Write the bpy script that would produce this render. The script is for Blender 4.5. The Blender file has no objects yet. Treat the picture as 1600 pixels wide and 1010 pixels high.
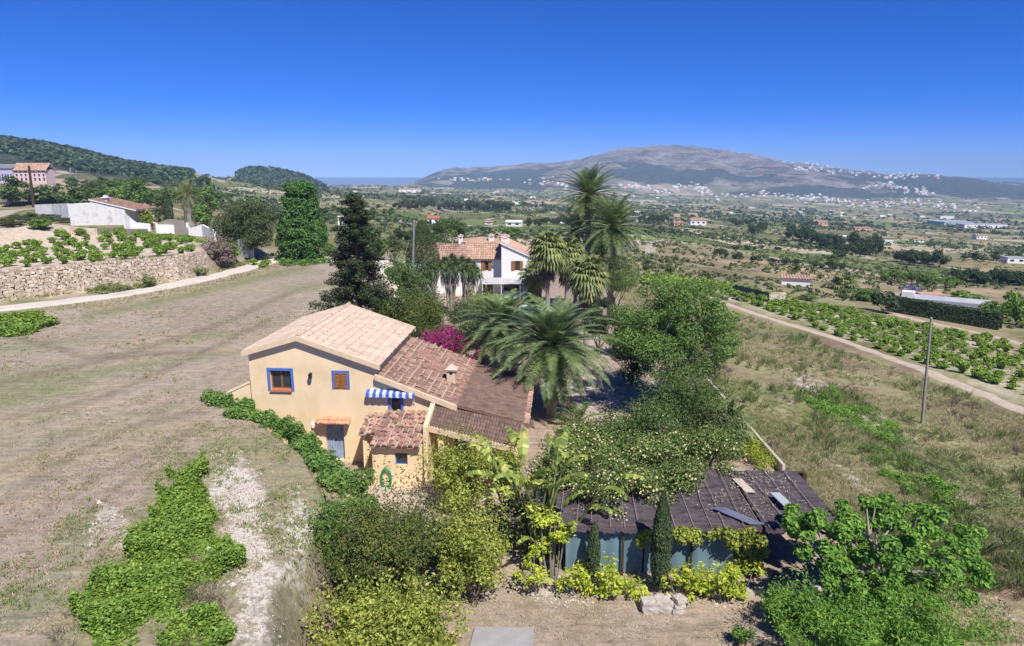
import bpy, math, random
import numpy as np
from mathutils import Vector, Matrix

# ---------------------------------------------------------------- camera, sky, sun, exposure
scene = bpy.context.scene
COL = scene.collection
CAMZ = 15.0
FPX = 1067.0
TP = 233.0 / FPX
PITCH = math.atan(TP)
CP, SP = math.cos(PITCH), math.sin(PITCH)
K = CP / FPX
cam_d = bpy.data.cameras.new("camera")
cam_d.sensor_width = 36.0
cam_d.lens = FPX / 1600 * 36.0
cam_d.clip_start = 0.5
cam_d.clip_end = 60000
cam = bpy.data.objects.new("camera", cam_d)
cam.location = (0, 0, CAMZ)
cam.rotation_euler = (math.pi / 2 - PITCH, 0, 0)
COL.objects.link(cam)
scene.camera = cam

SUN_EL = math.radians(53)
SUN_AZ = math.radians(152)      # clockwise from +Y: behind the camera, to the right
sun_d = bpy.data.lights.new("sun", 'SUN')
sun_d.energy = 4.3
sun_d.angle = math.radians(0.5)
sun_d.color = (1.0, 0.95, 0.87)
sun = bpy.data.objects.new("sun", sun_d)
sv = Vector((math.sin(SUN_AZ) * math.cos(SUN_EL), math.cos(SUN_AZ) * math.cos(SUN_EL), math.sin(SUN_EL)))
sun.rotation_euler = sv.to_track_quat('Z', 'Y').to_euler()
sun.location = (0, 0, 60)
COL.objects.link(sun)

world = bpy.data.worlds.new("World")
scene.world = world
world.use_nodes = True
wn = world.node_tree.nodes
wl = world.node_tree.links
wn.clear()
sky = wn.new('ShaderNodeTexSky')
sky.sky_type = 'NISHITA'
sky.sun_disc = False
sky.sun_elevation = SUN_EL
sky.sun_rotation = SUN_AZ
sky.altitude = 0
sky.air_density = 0.4
sky.dust_density = 0.0
sky.ozone_density = 8
hs = wn.new('ShaderNodeHueSaturation')
hs.inputs['Hue'].default_value = 0.508
hs.inputs['Saturation'].default_value = 1.42
hs.inputs['Value'].default_value = 1.0
gm = wn.new('ShaderNodeGamma')
gm.inputs['Gamma'].default_value = 0.85
bg = wn.new('ShaderNodeBackground')
bg.inputs['Strength'].default_value = 0.125
wo = wn.new('ShaderNodeOutputWorld')
wl.new(sky.outputs[0], gm.inputs['Color'])
wl.new(gm.outputs[0], hs.inputs['Color'])
tint = wn.new('ShaderNodeMix'); tint.data_type = 'RGBA'; tint.blend_type = 'MULTIPLY'; tint.inputs[0].default_value = 1.0
tint.inputs[7].default_value = (.80, .78, 1.1, 1)
wl.new(hs.outputs[0], tint.inputs[6]); wl.new(tint.outputs[2], bg.inputs['Color'])
wl.new(bg.outputs[0], wo.inputs['Surface'])
scene.view_settings.view_transform = 'Standard'
scene.view_settings.look = 'None'
scene.view_settings.exposure = 0.6
scene.view_settings.gamma = 1.0
scene.cycles.max_bounces = 6
scene.cycles.transparent_max_bounces = 8
scene.cycles.volume_bounces = 0

# ---------------------------------------------------------------- small helpers
def ray(u, v):
    a = (u - 800) / FPX; b = (v - 505) / FPX
    return np.array([a, CP - b * SP, -SP - b * CP])

def P(u, v, z):
    r = ray(u, v)
    t = (z - CAMZ) / r[2]
    return (r[0] * t, r[1] * t, z)

def PY(u, v, y):                       # the point of a sight line at world distance y
    r = ray(u, v)
    t = y / r[1]
    return (r[0] * t, y, CAMZ + r[2] * t)

def vnoise(x, y, seed=0):
    xi = np.floor(x).astype(np.int64); yi = np.floor(y).astype(np.int64)
    xf = x - xi; yf = y - yi
    def hsh(a, b):
        n = (a * 374761393 + b * 668265263 + seed * 974711) & 0x7fffffff
        n = ((n ^ (n >> 13)) * 1274126177) & 0x7fffffff
        n = n ^ (n >> 16)
        return (n & 0xffff) / 65535.0
    sx = xf * xf * (3 - 2 * xf); sy = yf * yf * (3 - 2 * yf)
    a = hsh(xi, yi); b = hsh(xi + 1, yi); c = hsh(xi, yi + 1); d = hsh(xi + 1, yi + 1)
    return (a * (1 - sx) + b * sx) * (1 - sy) + (c * (1 - sx) + d * sx) * sy

def fbm(x, y, seed=0, o=4):
    s = 0; a = 0.5; t = 0
    for i in range(o):
        s = s + a * vnoise(x * 2 ** i, y * 2 ** i, seed + i * 7); t += a; a *= 0.55
    return s / t

def sstep(x):
    x = np.clip(x, 0, 1)
    return x * x * (3 - 2 * x)

# ---------------------------------------------------------------- terrain height
UC = [-300, 0, 200, 300, 400, 500, 600, 700, 900, 1000, 1200, 1400, 1600, 2000]
ZR = {  # right / garden level rows, metres
    10: [0]*14,
    30: [0, 0, 0, 0, 0, 0, 0, 0, 0, 0, 0, -.3, -.5, -1],
    45: [0, 0, 0, 0, 0, 0, 0, 0, 0, 0, -.3, -1, -1.5, -2],
    60: [0, 0, 0, 0, 0, 0, 0, 0, 0, -.1, -1, -2, -2.6, -3],
    75: [0, 0, 0, 0, 0, 0, 0, 0, -.1, -.5, -2, -3.2, -4.2, -5],
}
ZL = {10: 3, 30: 3, 45: 3, 60: 3, 75: 3.1}
Z100 = [5, 4.4, 3.6, 3.2, 3, 3, 3, -.3, -.8, -1.5, -3, -5.2, -7, -8]
VR = {  # farther rows, as the picture row each column of ground falls on
    150: [352, 352, 345, 350, 362, 368, 372, 386, 402, 410, 430, 449, 462, 462],
    220: [305, 302, 312, 325, 340, 345, 350, 366, 379, 386, 402, 421, 433, 433],
    300: [286, 286, 297, 309, 325, 332, 337, 354, 363, 369, 386, 405, 417, 417],
    400: [275, 275, 286, 298, 312, 322, 328, 345, 351, 356, 374, 393, 404, 404],
    600: [240, 240, 274, 290, 302, 315, 318, 333, 337, 344, 358, 377, 386, 386],
    1100: [235, 235, 270, 280, 293, 305, 308, 313, 320, 328, 341, 353, 358, 358],
    1500: [250, 250, 272, 276, 290, 298, 300, 305, 314, 320, 332, 341, 345, 345],
    2000: [260, 262, 272, 274, 288, 292, 294, 300, 308, 313, 324, 331, 333, 333],
    2800: [268, 270, 275, 277, 286, 289, 290, 294, 299, 301, 310, 313, 314, 314],
    9500: [292]*14,
    14000: [288]*14,
}
def interp_row(row, uu): return np.interp(uu, UC, row)
RIDGE_L = ([-300, 0, 50, 100, 150, 200, 250, 300, 340, 420, 600, 2000], [190, 215, 222, 231, 243, 256, 264, 270, 280, 292, 308, 400])   # d 800
RIDGE_S = ([-300, 330, 370, 385, 400, 440, 470, 490, 505, 520, 560, 2000], [281, 284, 276, 267, 264, 267, 275, 284, 291, 297, 299, 400])   # d 1300
RIDGE_M = ([-300, 630, 660, 680, 700, 760, 800, 840, 880, 905, 930, 970, 1010, 1060, 1090, 1120, 1160, 1200, 1240, 1300, 1350, 1400, 1450, 1500, 1550, 1600, 2000],
           [292, 290, 280, 270, 265, 262, 261, 258, 256, 252, 244, 231, 229, 230, 232, 235, 240, 246, 254, 261, 266, 271, 274, 278, 282, 287, 290])   # d 4300
RIDGE_K = ([-300, 630, 680, 760, 880, 930, 1000, 1060, 1200, 1300, 1400, 1500, 1600, 2000],
           [291, 290, 281, 277, 271, 262, 258, 258, 267, 274, 281, 286, 295, 298])   # d 3500 shoulder
NU = 460
UG = np.linspace(-300, 2000, NU)
DK = sorted(list(ZR) + [100] + list(VR) + [800, 1300, 3500, 4300, 5200])
tabR = []; tabL = []
for d in DK:
    if d in ZR:
        r = interp_row(ZR[d], UG); l = np.full(NU, float(ZL[d]))
    else:
        if d == 100: z = interp_row(Z100, UG)
        elif d == 800:
            v = np.minimum(np.interp(UG, *RIDGE_L), interp_row([(a + b * .66) / 1.66 for a, b in zip(VR[1100], VR[600])], UG)); z = CAMZ - d * K * (v - 272)
        elif d == 1300:
            v = np.minimum(np.interp(UG, *RIDGE_S), interp_row([(a + b) / 2 for a, b in zip(VR[1100], VR[1500])], UG)); z = CAMZ - d * K * (v - 272)
        elif d == 3500: z = CAMZ - d * K * (np.interp(UG, *RIDGE_K) - 272)
        elif d == 4300: z = CAMZ - d * K * (np.interp(UG, *RIDGE_M) - 272)
        elif d == 5200: z = CAMZ - d * K * (np.interp(UG, *RIDGE_M) + 14 - 272)
        else: z = CAMZ - d * K * (interp_row(VR[d], UG) - 272)
        r = z; l = z
    tabR.append(r); tabL.append(l)
tabR = np.array(tabR); tabL = np.array(tabL)
kern = np.exp(-np.linspace(-2, 2, 9) ** 2); kern /= kern.sum()
for t in (tabR, tabL):
    for i in range(len(DK)):
        if DK[i] not in (800, 1300, 4300):
            t[i] = np.convolve(np.pad(t[i], 4, mode='edge'), kern, mode='valid')
LD = np.log(np.array(DK, float))
EDGE_D = np.array([5, 17.8, 20.9, 23.5, 26, 30.3, 34.2, 37.4, 39, 46, 60, 75, 100])
EDGE_X = np.array([-5.4, -5.5, -6.1, -5.9, -6.0, -8.2, -11.5, -14.2, -14.4, -13.9, -12, -12.6, -12.6])
# terrace retaining wall, world polyline at the wall's foot
WALLPX = [(-420, 503), (-200, 488), (0, 472), (120, 458), (220, 447), (280, 440), (326, 428)]
WALL = [P(u, v, 3.0)[:2] for u, v in WALLPX]
WX = np.array([w[0] for w in WALL]); WY = np.array([w[1] for w in WALL])
WALL_TOP = 5.75

def tab(t, u, ld):
    i = np.clip(np.searchsorted(LD, ld) - 1, 0, len(LD) - 2)
    f = np.clip((ld - LD[i]) / (LD[i + 1] - LD[i]), 0, 1)
    uu = np.clip((u - UG[0]) / (UG[-1] - UG[0]) * (NU - 1), 0, NU - 1.001)
    j = uu.astype(int); g = uu - j
    a = t[i, j] * (1 - g) + t[i, j + 1] * g
    b = t[i + 1, j] * (1 - g) + t[i + 1, j + 1] * g
    return a * (1 - f) + b * f

def H(x, y):
    x = np.atleast_1d(np.asarray(x, float)); y = np.atleast_1d(np.asarray(y, float))
    d = np.maximum(y * CP + 3.0, 6.0)
    u = 800 + FPX * x / d
    ld = np.log(d)
    r = tab(tabR, u, ld); l = tab(tabL, u, ld)
    w = np.interp(d, [0, 40, 60, 100], [1.3, 1.3, 4, 10])
    e = np.interp(d, EDGE_D, EDGE_X)
    s = sstep((e - x) / w + 0.15)
    z = r + (l - r) * s
    # terrace behind the stone wall
    wy = np.interp(x, WX, WY)
    endx = WX[-1]
    t = sstep((y - wy - 0.25) / 0.35) * sstep((endx - x) / 1.6 + 0.3) * sstep((112 - y) / 22)
    top = np.maximum(z + 0.3, WALL_TOP + (y - wy) * 0.004)
    z = z * (1 - t) + top * t
    # scrubby bank at far left
    bx = (x + 72) / 17; by = (y - 98) / 12
    z = z + 3.2 * np.exp(-(bx * bx + by * by))
    # relief
    amp = np.interp(d, [0, 40, 90, 300, 1000, 2500, 4500], [0.03, 0.05, 0.15, 0.8, 2.5, 9, 16])
    sc = np.interp(d, [0, 90, 300, 1000, 4500], [3, 6, 25, 70, 300])
    n1 = fbm(x / 2.2, y / 2.2, 3, 3) - .5
    n2 = fbm(x / 28, y / 28, 5, 3) - .5
    n3 = fbm(x / 110, y / 110, 9, 4) - .5
    n4 = fbm(x / 420 + 7, y / 420, 19, 5) - .5
    ridge = np.abs(fbm(x / 300, y / 420, 23, 4) - .5)
    z = z + n1 * 0.12 * np.clip(1 - d / 150, 0, 1) + n2 * 1.2 * np.clip((d - 90) / 300, 0, 1) \
        + n3 * 7 * np.clip((d - 300) / 900, 0, 1) * np.clip((9000 - d) / 4000, 0, 1) \
        + (n4 * 34 - ridge * 110 + 10) * np.clip((d - 2400) / 900, 0, 1) * np.clip((7500 - d) / 2500, 0, 1) * np.clip((u - 640) / 60, 0, 1)
    # farmed terraces in the middle distance step down in small banks
    k = np.clip((d - 110) / 60, 0, 1) * np.clip((900 - d) / 300, 0, 1)
    st = 2.2
    q = z / st + n3 * 2
    fr = q - np.floor(q)
    z = z + k * st * 0.55 * (sstep((fr - .5) * 3 + .5) - fr)
    return z

def h1(x, y): return float(H(x, y)[0])

TS = np.concatenate([np.linspace(5, 130, 600), np.geomspace(131, 9000, 900)])
def G(u, v):                            # where a sight line meets the ground
    r = ray(u, v)
    X = r[0] * TS; Y = r[1] * TS; Z = CAMZ + r[2] * TS
    hh = H(X, Y)
    b = np.nonzero(Z < hh)[0]
    if len(b) == 0: return None
    i = max(b[0], 1)
    a, c = TS[i - 1], TS[i]
    f0 = Z[i - 1] - hh[i - 1]; f1 = Z[i] - hh[i]
    t = a + (c - a) * f0 / (f0 - f1)
    x, y = r[0] * t, r[1] * t
    return (x, y, h1(x, y))

# ---------------------------------------------------------------- mesh builder and tags
class MB:
    def __init__(s): s.v = []; s.f = []; s.m = []; s.n = 0
    def add(s, verts, faces, mi=0):
        verts = np.asarray(verts, float).reshape(-1, 3)
        faces = np.asarray(faces, int)
        s.v.append(verts); s.f.append(faces + s.n); s.m.append(np.full(len(faces), mi)); s.n += len(verts)
    def box(s, c, sz, mi=0, rz=0.0, taper=1.0):
        x, y, z = sz[0] / 2, sz[1] / 2, sz[2] / 2
        v = np.array([[-x, -y, -z], [x, -y, -z], [x, y, -z], [-x, y, -z], [-x * taper, -y * taper, z], [x * taper, -y * taper, z], [x * taper, y * taper, z], [-x * taper, y * taper, z]])
        if rz:
            cc, ss = math.cos(rz), math.sin(rz); v = np.stack([v[:, 0] * cc - v[:, 1] * ss, v[:, 0] * ss + v[:, 1] * cc, v[:, 2]], 1)
        s.add(v + np.array(c), [[0, 3, 2, 1], [4, 5, 6, 7], [0, 1, 5, 4], [1, 2, 6, 5], [2, 3, 7, 6], [3, 0, 4, 7]], mi)
    def b2(s, x0, x1, y0, y1, z0, z1, mi=0): s.box(((x0 + x1) / 2, (y0 + y1) / 2, (z0 + z1) / 2), (abs(x1 - x0), abs(y1 - y0), abs(z1 - z0)), mi)
    def tube(s, pts, rad, n=7, mi=0, cap=True):
        pts = [np.array(p, float) for p in pts]
        if not hasattr(rad, '__len__'): rad = [rad] * len(pts)
        rings = []
        for i, p in enumerate(pts):
            t = pts[min(i + 1, len(pts) - 1)] - pts[max(i - 1, 0)]
            t = t / (np.linalg.norm(t) + 1e-9)
            ref = np.array([0, 0, 1.]) if abs(t[2]) < .9 else np.array([1., 0, 0])
            a = np.cross(t, ref); a /= np.linalg.norm(a); b = np.cross(t, a)
            th = np.arange(n) * 2 * math.pi / n
            rings.append(p + rad[i] * (np.outer(np.cos(th), a) + np.outer(np.sin(th), b)))
        v = np.concatenate(rings); f = []
        for i in range(len(pts) - 1):
            for j in range(n):
                f.append([i * n + j, i * n + (j + 1) % n, (i + 1) * n + (j + 1) % n, (i + 1) * n + j])
        s.add(v, f, mi)
        if cap:
            s.add(np.vstack([rings[-1], pts[-1]]), [[j, (j + 1) % n, n] for j in range(n)], mi)
            s.add(np.vstack([rings[0], pts[0]]), [[(j + 1) % n, j, n] for j in range(n)], mi)
    def prism(s, poly, axis, a, b, mi=0):     # poly in the plane across axis; axis 'y' -> poly is (x,z), 'x' -> (y,z), 'z' -> (x,y)
        n = len(poly)
        def mk(p, q):
            return {'y': (p[0], q, p[1]), 'x': (q, p[0], p[1]), 'z': (p[0], p[1], q)}[axis]
        v = [mk(p, a) for p in poly] + [mk(p, b) for p in poly]
        for i in range(n):
            j = (i + 1) % n
            s.add([v[i], v[j], v[j + n], v[i + n]], [[0, 1, 2, 3]], mi)
        s.add(v[:n], [list(range(n))], mi); s.add(v[n:], [list(range(n))[::-1]], mi)
    def build(s, name, mats, parent=None, smooth=False):
        me = bpy.data.meshes.new(name)
        V = np.concatenate(s.v)
        me.vertices.add(len(V)); me.vertices.foreach_set("co", V.ravel())
        tot = np.concatenate([np.full(len(f), f.shape[1]) for f in s.f])
        lv = np.concatenate([f.ravel() for f in s.f])
        me.loops.add(len(lv)); me.loops.foreach_set("vertex_index", lv.astype(np.int32))
        me.polygons.add(len(tot))
        st = np.concatenate([[0], np.cumsum(tot)[:-1]])
        me.polygons.foreach_set("loop_start", st.astype(np.int32)); me.polygons.foreach_set("loop_total", tot.astype(np.int32))
        me.polygons.foreach_set("material_index", np.concatenate(s.m).astype(np.int32))
        me.polygons.foreach_set("use_smooth", np.full(len(tot), bool(smooth)))
        me.update(calc_edges=True); me.validate()
        if not isinstance(mats, (list, tuple)): mats = [mats]
        for m in mats: me.materials.append(m)
        o = bpy.data.objects.new(name, me)
        COL.objects.link(o)
        if parent is not None: o.parent = parent
        return o

def tag(o, label=None, cat=None, group=None, kind=None):
    if label: o["label"] = label
    if cat: o["category"] = cat
    if group: o["group"] = group
    if kind: o["kind"] = kind
    return o

def empty(name, loc, rz=0.0, sc=None, label=None, cat=None, group=None):
    o = bpy.data.objects.new(name, None)
    o.empty_display_size = 0.3
    o.location = loc; o.rotation_euler = (0, 0, rz)
    if sc is not None: o.scale = sc
    COL.objects.link(o)
    return tag(o, label, cat, group)

def dup(root, loc, rz=0.0, sc=(1, 1, 1), label=None, group=None, cat=None):
    r = root.copy(); COL.objects.link(r)
    r.location = loc; r.rotation_euler = (0, 0, rz); r.scale = sc
    if label: r["label"] = label
    if group: r["group"] = group
    if cat: r["category"] = cat
    for ch in list(root.children):
        c = ch.copy(); COL.objects.link(c); c.parent = r
        for g in ch.children:
            d = g.copy(); COL.objects.link(d); d.parent = c
    return r

# ---------------------------------------------------------------- materials
def newmat(name):
    m = bpy.data.materials.new(name); m.use_nodes = True
    nt = m.node_tree; nt.nodes.clear()
    return m, nt, nt.nodes, nt.links

def ramp(nodes, stops, interp='LINEAR'):
    r = nodes.new('ShaderNodeValToRGB'); r.color_ramp.interpolation = interp
    e = r.color_ramp.elements
    while len(e) < len(stops): e.new(0.5)
    for i, (p, c) in enumerate(stops):
        e[i].position = p; e[i].color = (*c, 1) if len(c) == 3 else c
    return r

def surf(name, cols, scale=4.0, rough=0.85, bump=0.15, bscale=None, island=0.0, detail=6, spec=0.25, world_scale=True, streak=None, metal=0.0, bdist=0.02):
    """solid surface: noise between 2-3 colours, optional per-piece tint, bump"""
    m, nt, N, L = newmat(name)
    out = N.new('ShaderNodeOutputMaterial'); b = N.new('ShaderNodeBsdfPrincipled')
    b.inputs['Roughness'].default_value = rough; b.inputs['Specular IOR Level'].default_value = spec
    b.inputs['Metallic'].default_value = metal
    tc = N.new('ShaderNodeTexCoord')
    mp = N.new('ShaderNodeMapping')
    L.new(tc.outputs['Object'], mp.inputs[0])
    if streak: mp.inputs['Scale'].default_value = streak
    no = N.new('ShaderNodeTexNoise'); no.inputs['Scale'].default_value = scale; no.inputs['Detail'].default_value = detail; no.inputs['Roughness'].default_value = 0.62
    L.new(mp.outputs[0], no.inputs['Vector'])
    n = len(cols)
    st = [(0.3 + 0.4 * i / max(n - 1, 1), c) for i, c in enumerate(cols)]
    r = ramp(N, st)
    L.new(no.outputs[0], r.inputs[0])
    c = r.outputs[0]
    if island > 0:
        g = N.new('ShaderNodeNewGeometry')
        mr = N.new('ShaderNodeMapRange'); mr.inputs['To Min'].default_value = 1 - island; mr.inputs['To Max'].default_value = 1 + island
        L.new(g.outputs['Random Per Island'], mr.inputs['Value'])
        hv = N.new('ShaderNodeHueSaturation')
        mr2 = N.new('ShaderNodeMapRange'); mr2.inputs['To Min'].default_value = 0.5 - island * .06; mr2.inputs['To Max'].default_value = 0.5 + island * .06
        ml = N.new('ShaderNodeMath'); ml.operation = 'FRACT'; m5 = N.new('ShaderNodeMath'); m5.operation = 'MULTIPLY'; m5.inputs[1].default_value = 7.31
        L.new(g.outputs['Random Per Island'], m5.inputs[0]); L.new(m5.outputs[0], ml.inputs[0]); L.new(ml.outputs[0], mr2.inputs['Value'])
        L.new(mr.outputs[0], hv.inputs['Value']); L.new(mr2.outputs[0], hv.inputs['Hue']); L.new(c, hv.inputs['Color'])
        c = hv.outputs[0]
    L.new(c, b.inputs['Base Color'])
    if bump > 0:
        n2 = N.new('ShaderNodeTexNoise'); n2.inputs['Scale'].default_value = bscale or scale * 6; n2.inputs['Detail'].default_value = 5
        L.new(mp.outputs[0], n2.inputs['Vector'])
        bp = N.new('ShaderNodeBump'); bp.inputs['Strength'].default_value = bump; bp.inputs['Distance'].default_value = bdist
        L.new(n2.outputs[0], bp.inputs['Height']); L.new(bp.outputs[0], b.inputs['Normal'])
    L.new(b.outputs[0], out.inputs[0])
    return m

def leafm(name, cols, trans=0.3, rough=0.55, clump=0.35, cscale=0.9):
    """leaves: colour per leaf (random per piece) times a slow natural variation, with light passing through"""
    m, nt, N, L = newmat(name)
    out = N.new('ShaderNodeOutputMaterial'); b = N.new('ShaderNodeBsdfPrincipled')
    b.inputs['Roughness'].default_value = rough; b.inputs['Specular IOR Level'].default_value = 0.25
    g = N.new('ShaderNodeNewGeometry')
    cols = [(max(c[0], min(c[0] * 1.25, c[1] * .78)) * 1.34, c[1] * 1.32, min(c[2] * 1.9 + .012, c[1] * .5)) if c[1] > c[0] else c for c in cols]
    n = len(cols)
    r = ramp(N, [(i / (n - 1) if n > 1 else 0, c) for i, c in enumerate(cols)])
    tc = N.new('ShaderNodeTexCoord')
    no = N.new('ShaderNodeTexNoise'); no.inputs['Scale'].default_value = cscale; no.inputs['Detail'].default_value = 3
    L.new(tc.outputs['Object'], no.inputs['Vector'])
    mx = N.new('ShaderNodeMath'); mx.operation = 'MULTIPLY_ADD'; mx.inputs[1].default_value = clump * 2; mx.inputs[2].default_value = -clump
    L.new(no.outputs[0], mx.inputs[0])
    ad = N.new('ShaderNodeMath'); ad.operation = 'ADD'; ad.use_clamp = True
    L.new(g.outputs['Random Per Island'], ad.inputs[0]); L.new(mx.outputs[0], ad.inputs[1])
    L.new(ad.outputs[0], r.inputs[0])
    L.new(r.outputs[0], b.inputs['Base Color'])
    t = N.new('ShaderNodeBsdfTranslucent')
    hv = N.new('ShaderNodeHueSaturation'); hv.inputs['Saturation'].default_value = 1.15; hv.inputs['Value'].default_value = 1.6; hv.inputs['Hue'].default_value = 0.485
    L.new(r.outputs[0], hv.inputs['Color']); L.new(hv.outputs[0], t.inputs['Color'])
    ms = N.new('ShaderNodeMixShader'); ms.inputs[0].default_value = trans
    L.new(b.outputs[0], ms.inputs[1]); L.new(t.outputs[0], ms.inputs[2]); L.new(ms.outputs[0], out.inputs[0])
    return m

M = {}
M['ochre'] = surf('ochre_plaster', [(.60, .44, .26), (.71, .53, .30), (.735, .555, .325), (.70, .52, .30)], .55, .9, .12, 30, streak=(1, 1, .45))
def plaster(name, base, dirt):
    m, nt, N, L = newmat(name); out = N.new('ShaderNodeOutputMaterial'); b = N.new('ShaderNodeBsdfPrincipled'); b.inputs['Roughness'].default_value = .92; b.inputs['Specular IOR Level'].default_value = .2
    tc = N.new('ShaderNodeTexCoord'); mp = N.new('ShaderNodeMapping'); mp.inputs['Scale'].default_value = (2.6, 2.6, .22); L.new(tc.outputs['Object'], mp.inputs[0])
    n1 = N.new('ShaderNodeTexNoise'); n1.inputs['Scale'].default_value = 1.6; n1.inputs['Detail'].default_value = 7; n1.inputs['Roughness'].default_value = .7; L.new(mp.outputs[0], n1.inputs['Vector'])
    n2 = N.new('ShaderNodeTexNoise'); n2.inputs['Scale'].default_value = .9; n2.inputs['Detail'].default_value = 6; L.new(tc.outputs['Object'], n2.inputs['Vector'])
    r = ramp(N, [(.3, base[0]), (.5, base[1]), (.7, base[2])]); L.new(n2.outputs[0], r.inputs[0])
    r2 = ramp(N, [(.55, (0, 0, 0)), (.78, (.6, .6, .6))]); L.new(n1.outputs[0], r2.inputs[0])
    mx = N.new('ShaderNodeMix'); mx.data_type = 'RGBA'; L.new(r2.outputs[0], mx.inputs[0]); L.new(r.outputs[0], mx.inputs[6]); mx.inputs[7].default_value = (*dirt, 1)
    L.new(mx.outputs[2], b.inputs['Base Color'])
    n3 = N.new('ShaderNodeTexNoise'); n3.inputs['Scale'].default_value = 22; n3.inputs['Detail'].default_value = 4; L.new(tc.outputs['Object'], n3.inputs['Vector'])
    bp = N.new('ShaderNodeBump'); bp.inputs['Strength'].default_value = .25; bp.inputs['Distance'].default_value = .02; L.new(n3.outputs[0], bp.inputs['Height']); L.new(bp.outputs[0], b.inputs['Normal'])
    L.new(b.outputs[0], out.inputs[0]); return m
M['ochre'] = plaster('stained_ochre_plaster', [(.70, .53, .315), (.77, .60, .375), (.80, .64, .42)], (.58, .43, .27))
M['cream'] = surf('cream_trim', [(.58, .44, .29), (.70, .55, .38)], 3, .9, .15, 30)
M['white'] = surf('white_render', [(.66, .66, .66), (.78, .78, .77), (.72, .72, .71)], 1.2, .9, .1, 20)
M['oldwhite'] = surf('weathered_white_render', [(.48, .46, .43), (.72, .71, .69), (.62, .61, .6)], .8, .9, .15, 12)
M['blue'] = surf('blue_paint', [(.06, .13, .42), (.09, .19, .52)], 5, .6, .1)
M['paleblue'] = surf('faded_blue_paint', [(.2, .27, .42), (.33, .4, .55)], 3, .7, .1)
M['terracotta'] = surf('terracotta', [(.42, .15, .08), (.5, .2, .11)], 6, .8, .1)
M['hoodtile'] = surf('new_terracotta_tile', [(.55, .25, .14), (.62, .32, .2)], 6, .8, .1, island=.2)
M['tile_pale'] = surf('pale_pink_tile', [(.43, .325, .25), (.55, .43, .34), (.49, .375, .295)], .9, .9, .3, 30, island=.13)
M['tile_base'] = surf('tile_channel_mortar', [(.40, .28, .22), (.5, .38, .3)], 2, .95, .2, 20)
M['tile_brown'] = surf('weathered_brown_tile', [(.15, .085, .065), (.30, .19, .15), (.22, .125, .095), (.40, .29, .235)], 1.6, .9, .3, 30, island=.32)
M['tile_mortar'] = surf('cream_mortar', [(.42, .30, .23), (.56, .44, .35)], 3, .95, .3, 20)
M['tile_annex'] = surf('mottled_red_tile', [(.22, .125, .095), (.36, .215, .165), (.46, .32, .26)], 3, .9, .3, 30, island=.35)
M['tile_dark'] = surf('dark_grey_brown_tile', [(.105, .07, .058), (.19, .125, .10), (.14, .092, .075)], 1.2, .9, .3, 30, island=.2)
M['tile_orange'] = surf('orange_roof_tile', [(.34, .19, .13), (.5, .33, .24), (.42, .25, .18)], 2, .9, .2, 10, island=.25)
M['wood'] = surf('varnished_shutter_wood', [(.22, .085, .025), (.34, .15, .045)], 3, .55, .1, streak=(1, 1, 8))
M['darkwood'] = surf('dark_wood', [(.05, .03, .02), (.09, .055, .035)], 4, .8, .2)
M['greywood'] = surf('weathered_grey_wood', [(.22, .2, .17), (.34, .31, .27)], 3, .9, .2, streak=(8, 8, 1))
M['black'] = surf('black_iron', [(.015, .015, .015), (.03, .03, .03)], 5, .5, 0)
M['metal'] = surf('galvanised_metal', [(.3, .31, .32), (.42, .43, .44)], 4, .45, 0, metal=.5)
M['stone'] = surf('limestone', [(.36, .28, .2), (.52, .43, .33), (.62, .54, .45)], 1.6, .95, .5, 12, island=.22)
M['rock'] = surf('pale_rock', [(.34, .3, .26), (.55, .5, .44)], 2, .95, .5, 9, island=.12)
M['concrete'] = surf('concrete', [(.27, .26, .26), (.36, .35, .35)], 2.2, .9, .3, 20)
M['road'] = surf('pale_concrete_road', [(.44, .385, .32), (.60, .54, .47), (.52, .46, .39)], .5, .92, .2, 8)
M['path'] = surf('dusty_path', [(.38, .30, .23), (.5, .42, .34)], .9, .95, .4, 8)
M['bark'] = surf('bark', [(.12, .085, .06), (.25, .19, .14)], 5, .95, .6, 18, streak=(1, 1, .3))
M['palebark'] = surf('pale_bark', [(.22, .19, .16), (.36, .32, .27)], 5, .95, .5, 18, streak=(1, 1, .3))
M['thatch'] = surf('dry_dead_fronds', [(.16, .11, .07), (.3, .23, .15)], 8, .95, .4, island=.3)
M['tealcloth'] = surf('faded_teal_cloth', [(.11, .18, .22), (.16, .25, .29)], .9, .85, .15, 10)
M['shadecloth'] = surf('brown_shade_netting', [(.035, .028, .035), (.08, .064, .074), (.115, .095, .105)], 3.2, .95, .7, 40, streak=(.35, 1.6, 1))
M['palecloth'] = surf('faded_plastic_sheet', [(.09, .1, .15), (.15, .17, .22)], 1.5, .6, .2)
M['canopy'] = surf('grey_canvas', [(.42, .4, .4), (.5, .48, .48)], 2, .9, .1)
M['hose'] = surf('green_hose', [(.01, .2, .09), (.02, .27, .13)], 5, .45, 0, spec=.5)
M['hay'] = surf('pale_board', [(.42, .36, .28), (.5, .44, .36)], 5, .9, .1)
M['pink'] = surf('pink_render', [(.6, .45, .44), (.68, .52, .5)], 1, .9, 0)
M['lavender'] = surf('lavender_render', [(.4, .36, .5), (.46, .42, .55)], 1, .9, 0)
M['orange'] = surf('orange_render', [(.55, .34, .18), (.62, .4, .23)], 1, .9, 0)
M['silver'] = surf('silver_car_paint', [(.5, .54, .62), (.55, .59, .67)], 1, .3, 0, metal=.4, spec=.5)
M['rubber'] = surf('rubber', [(.02, .02, .02), (.03, .03, .03)], 1, .8, 0)
M['paving'] = surf('pinkish_paving', [(.38, .29, .23), (.52, .42, .35)], 2, .9, .2, 6)
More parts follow.
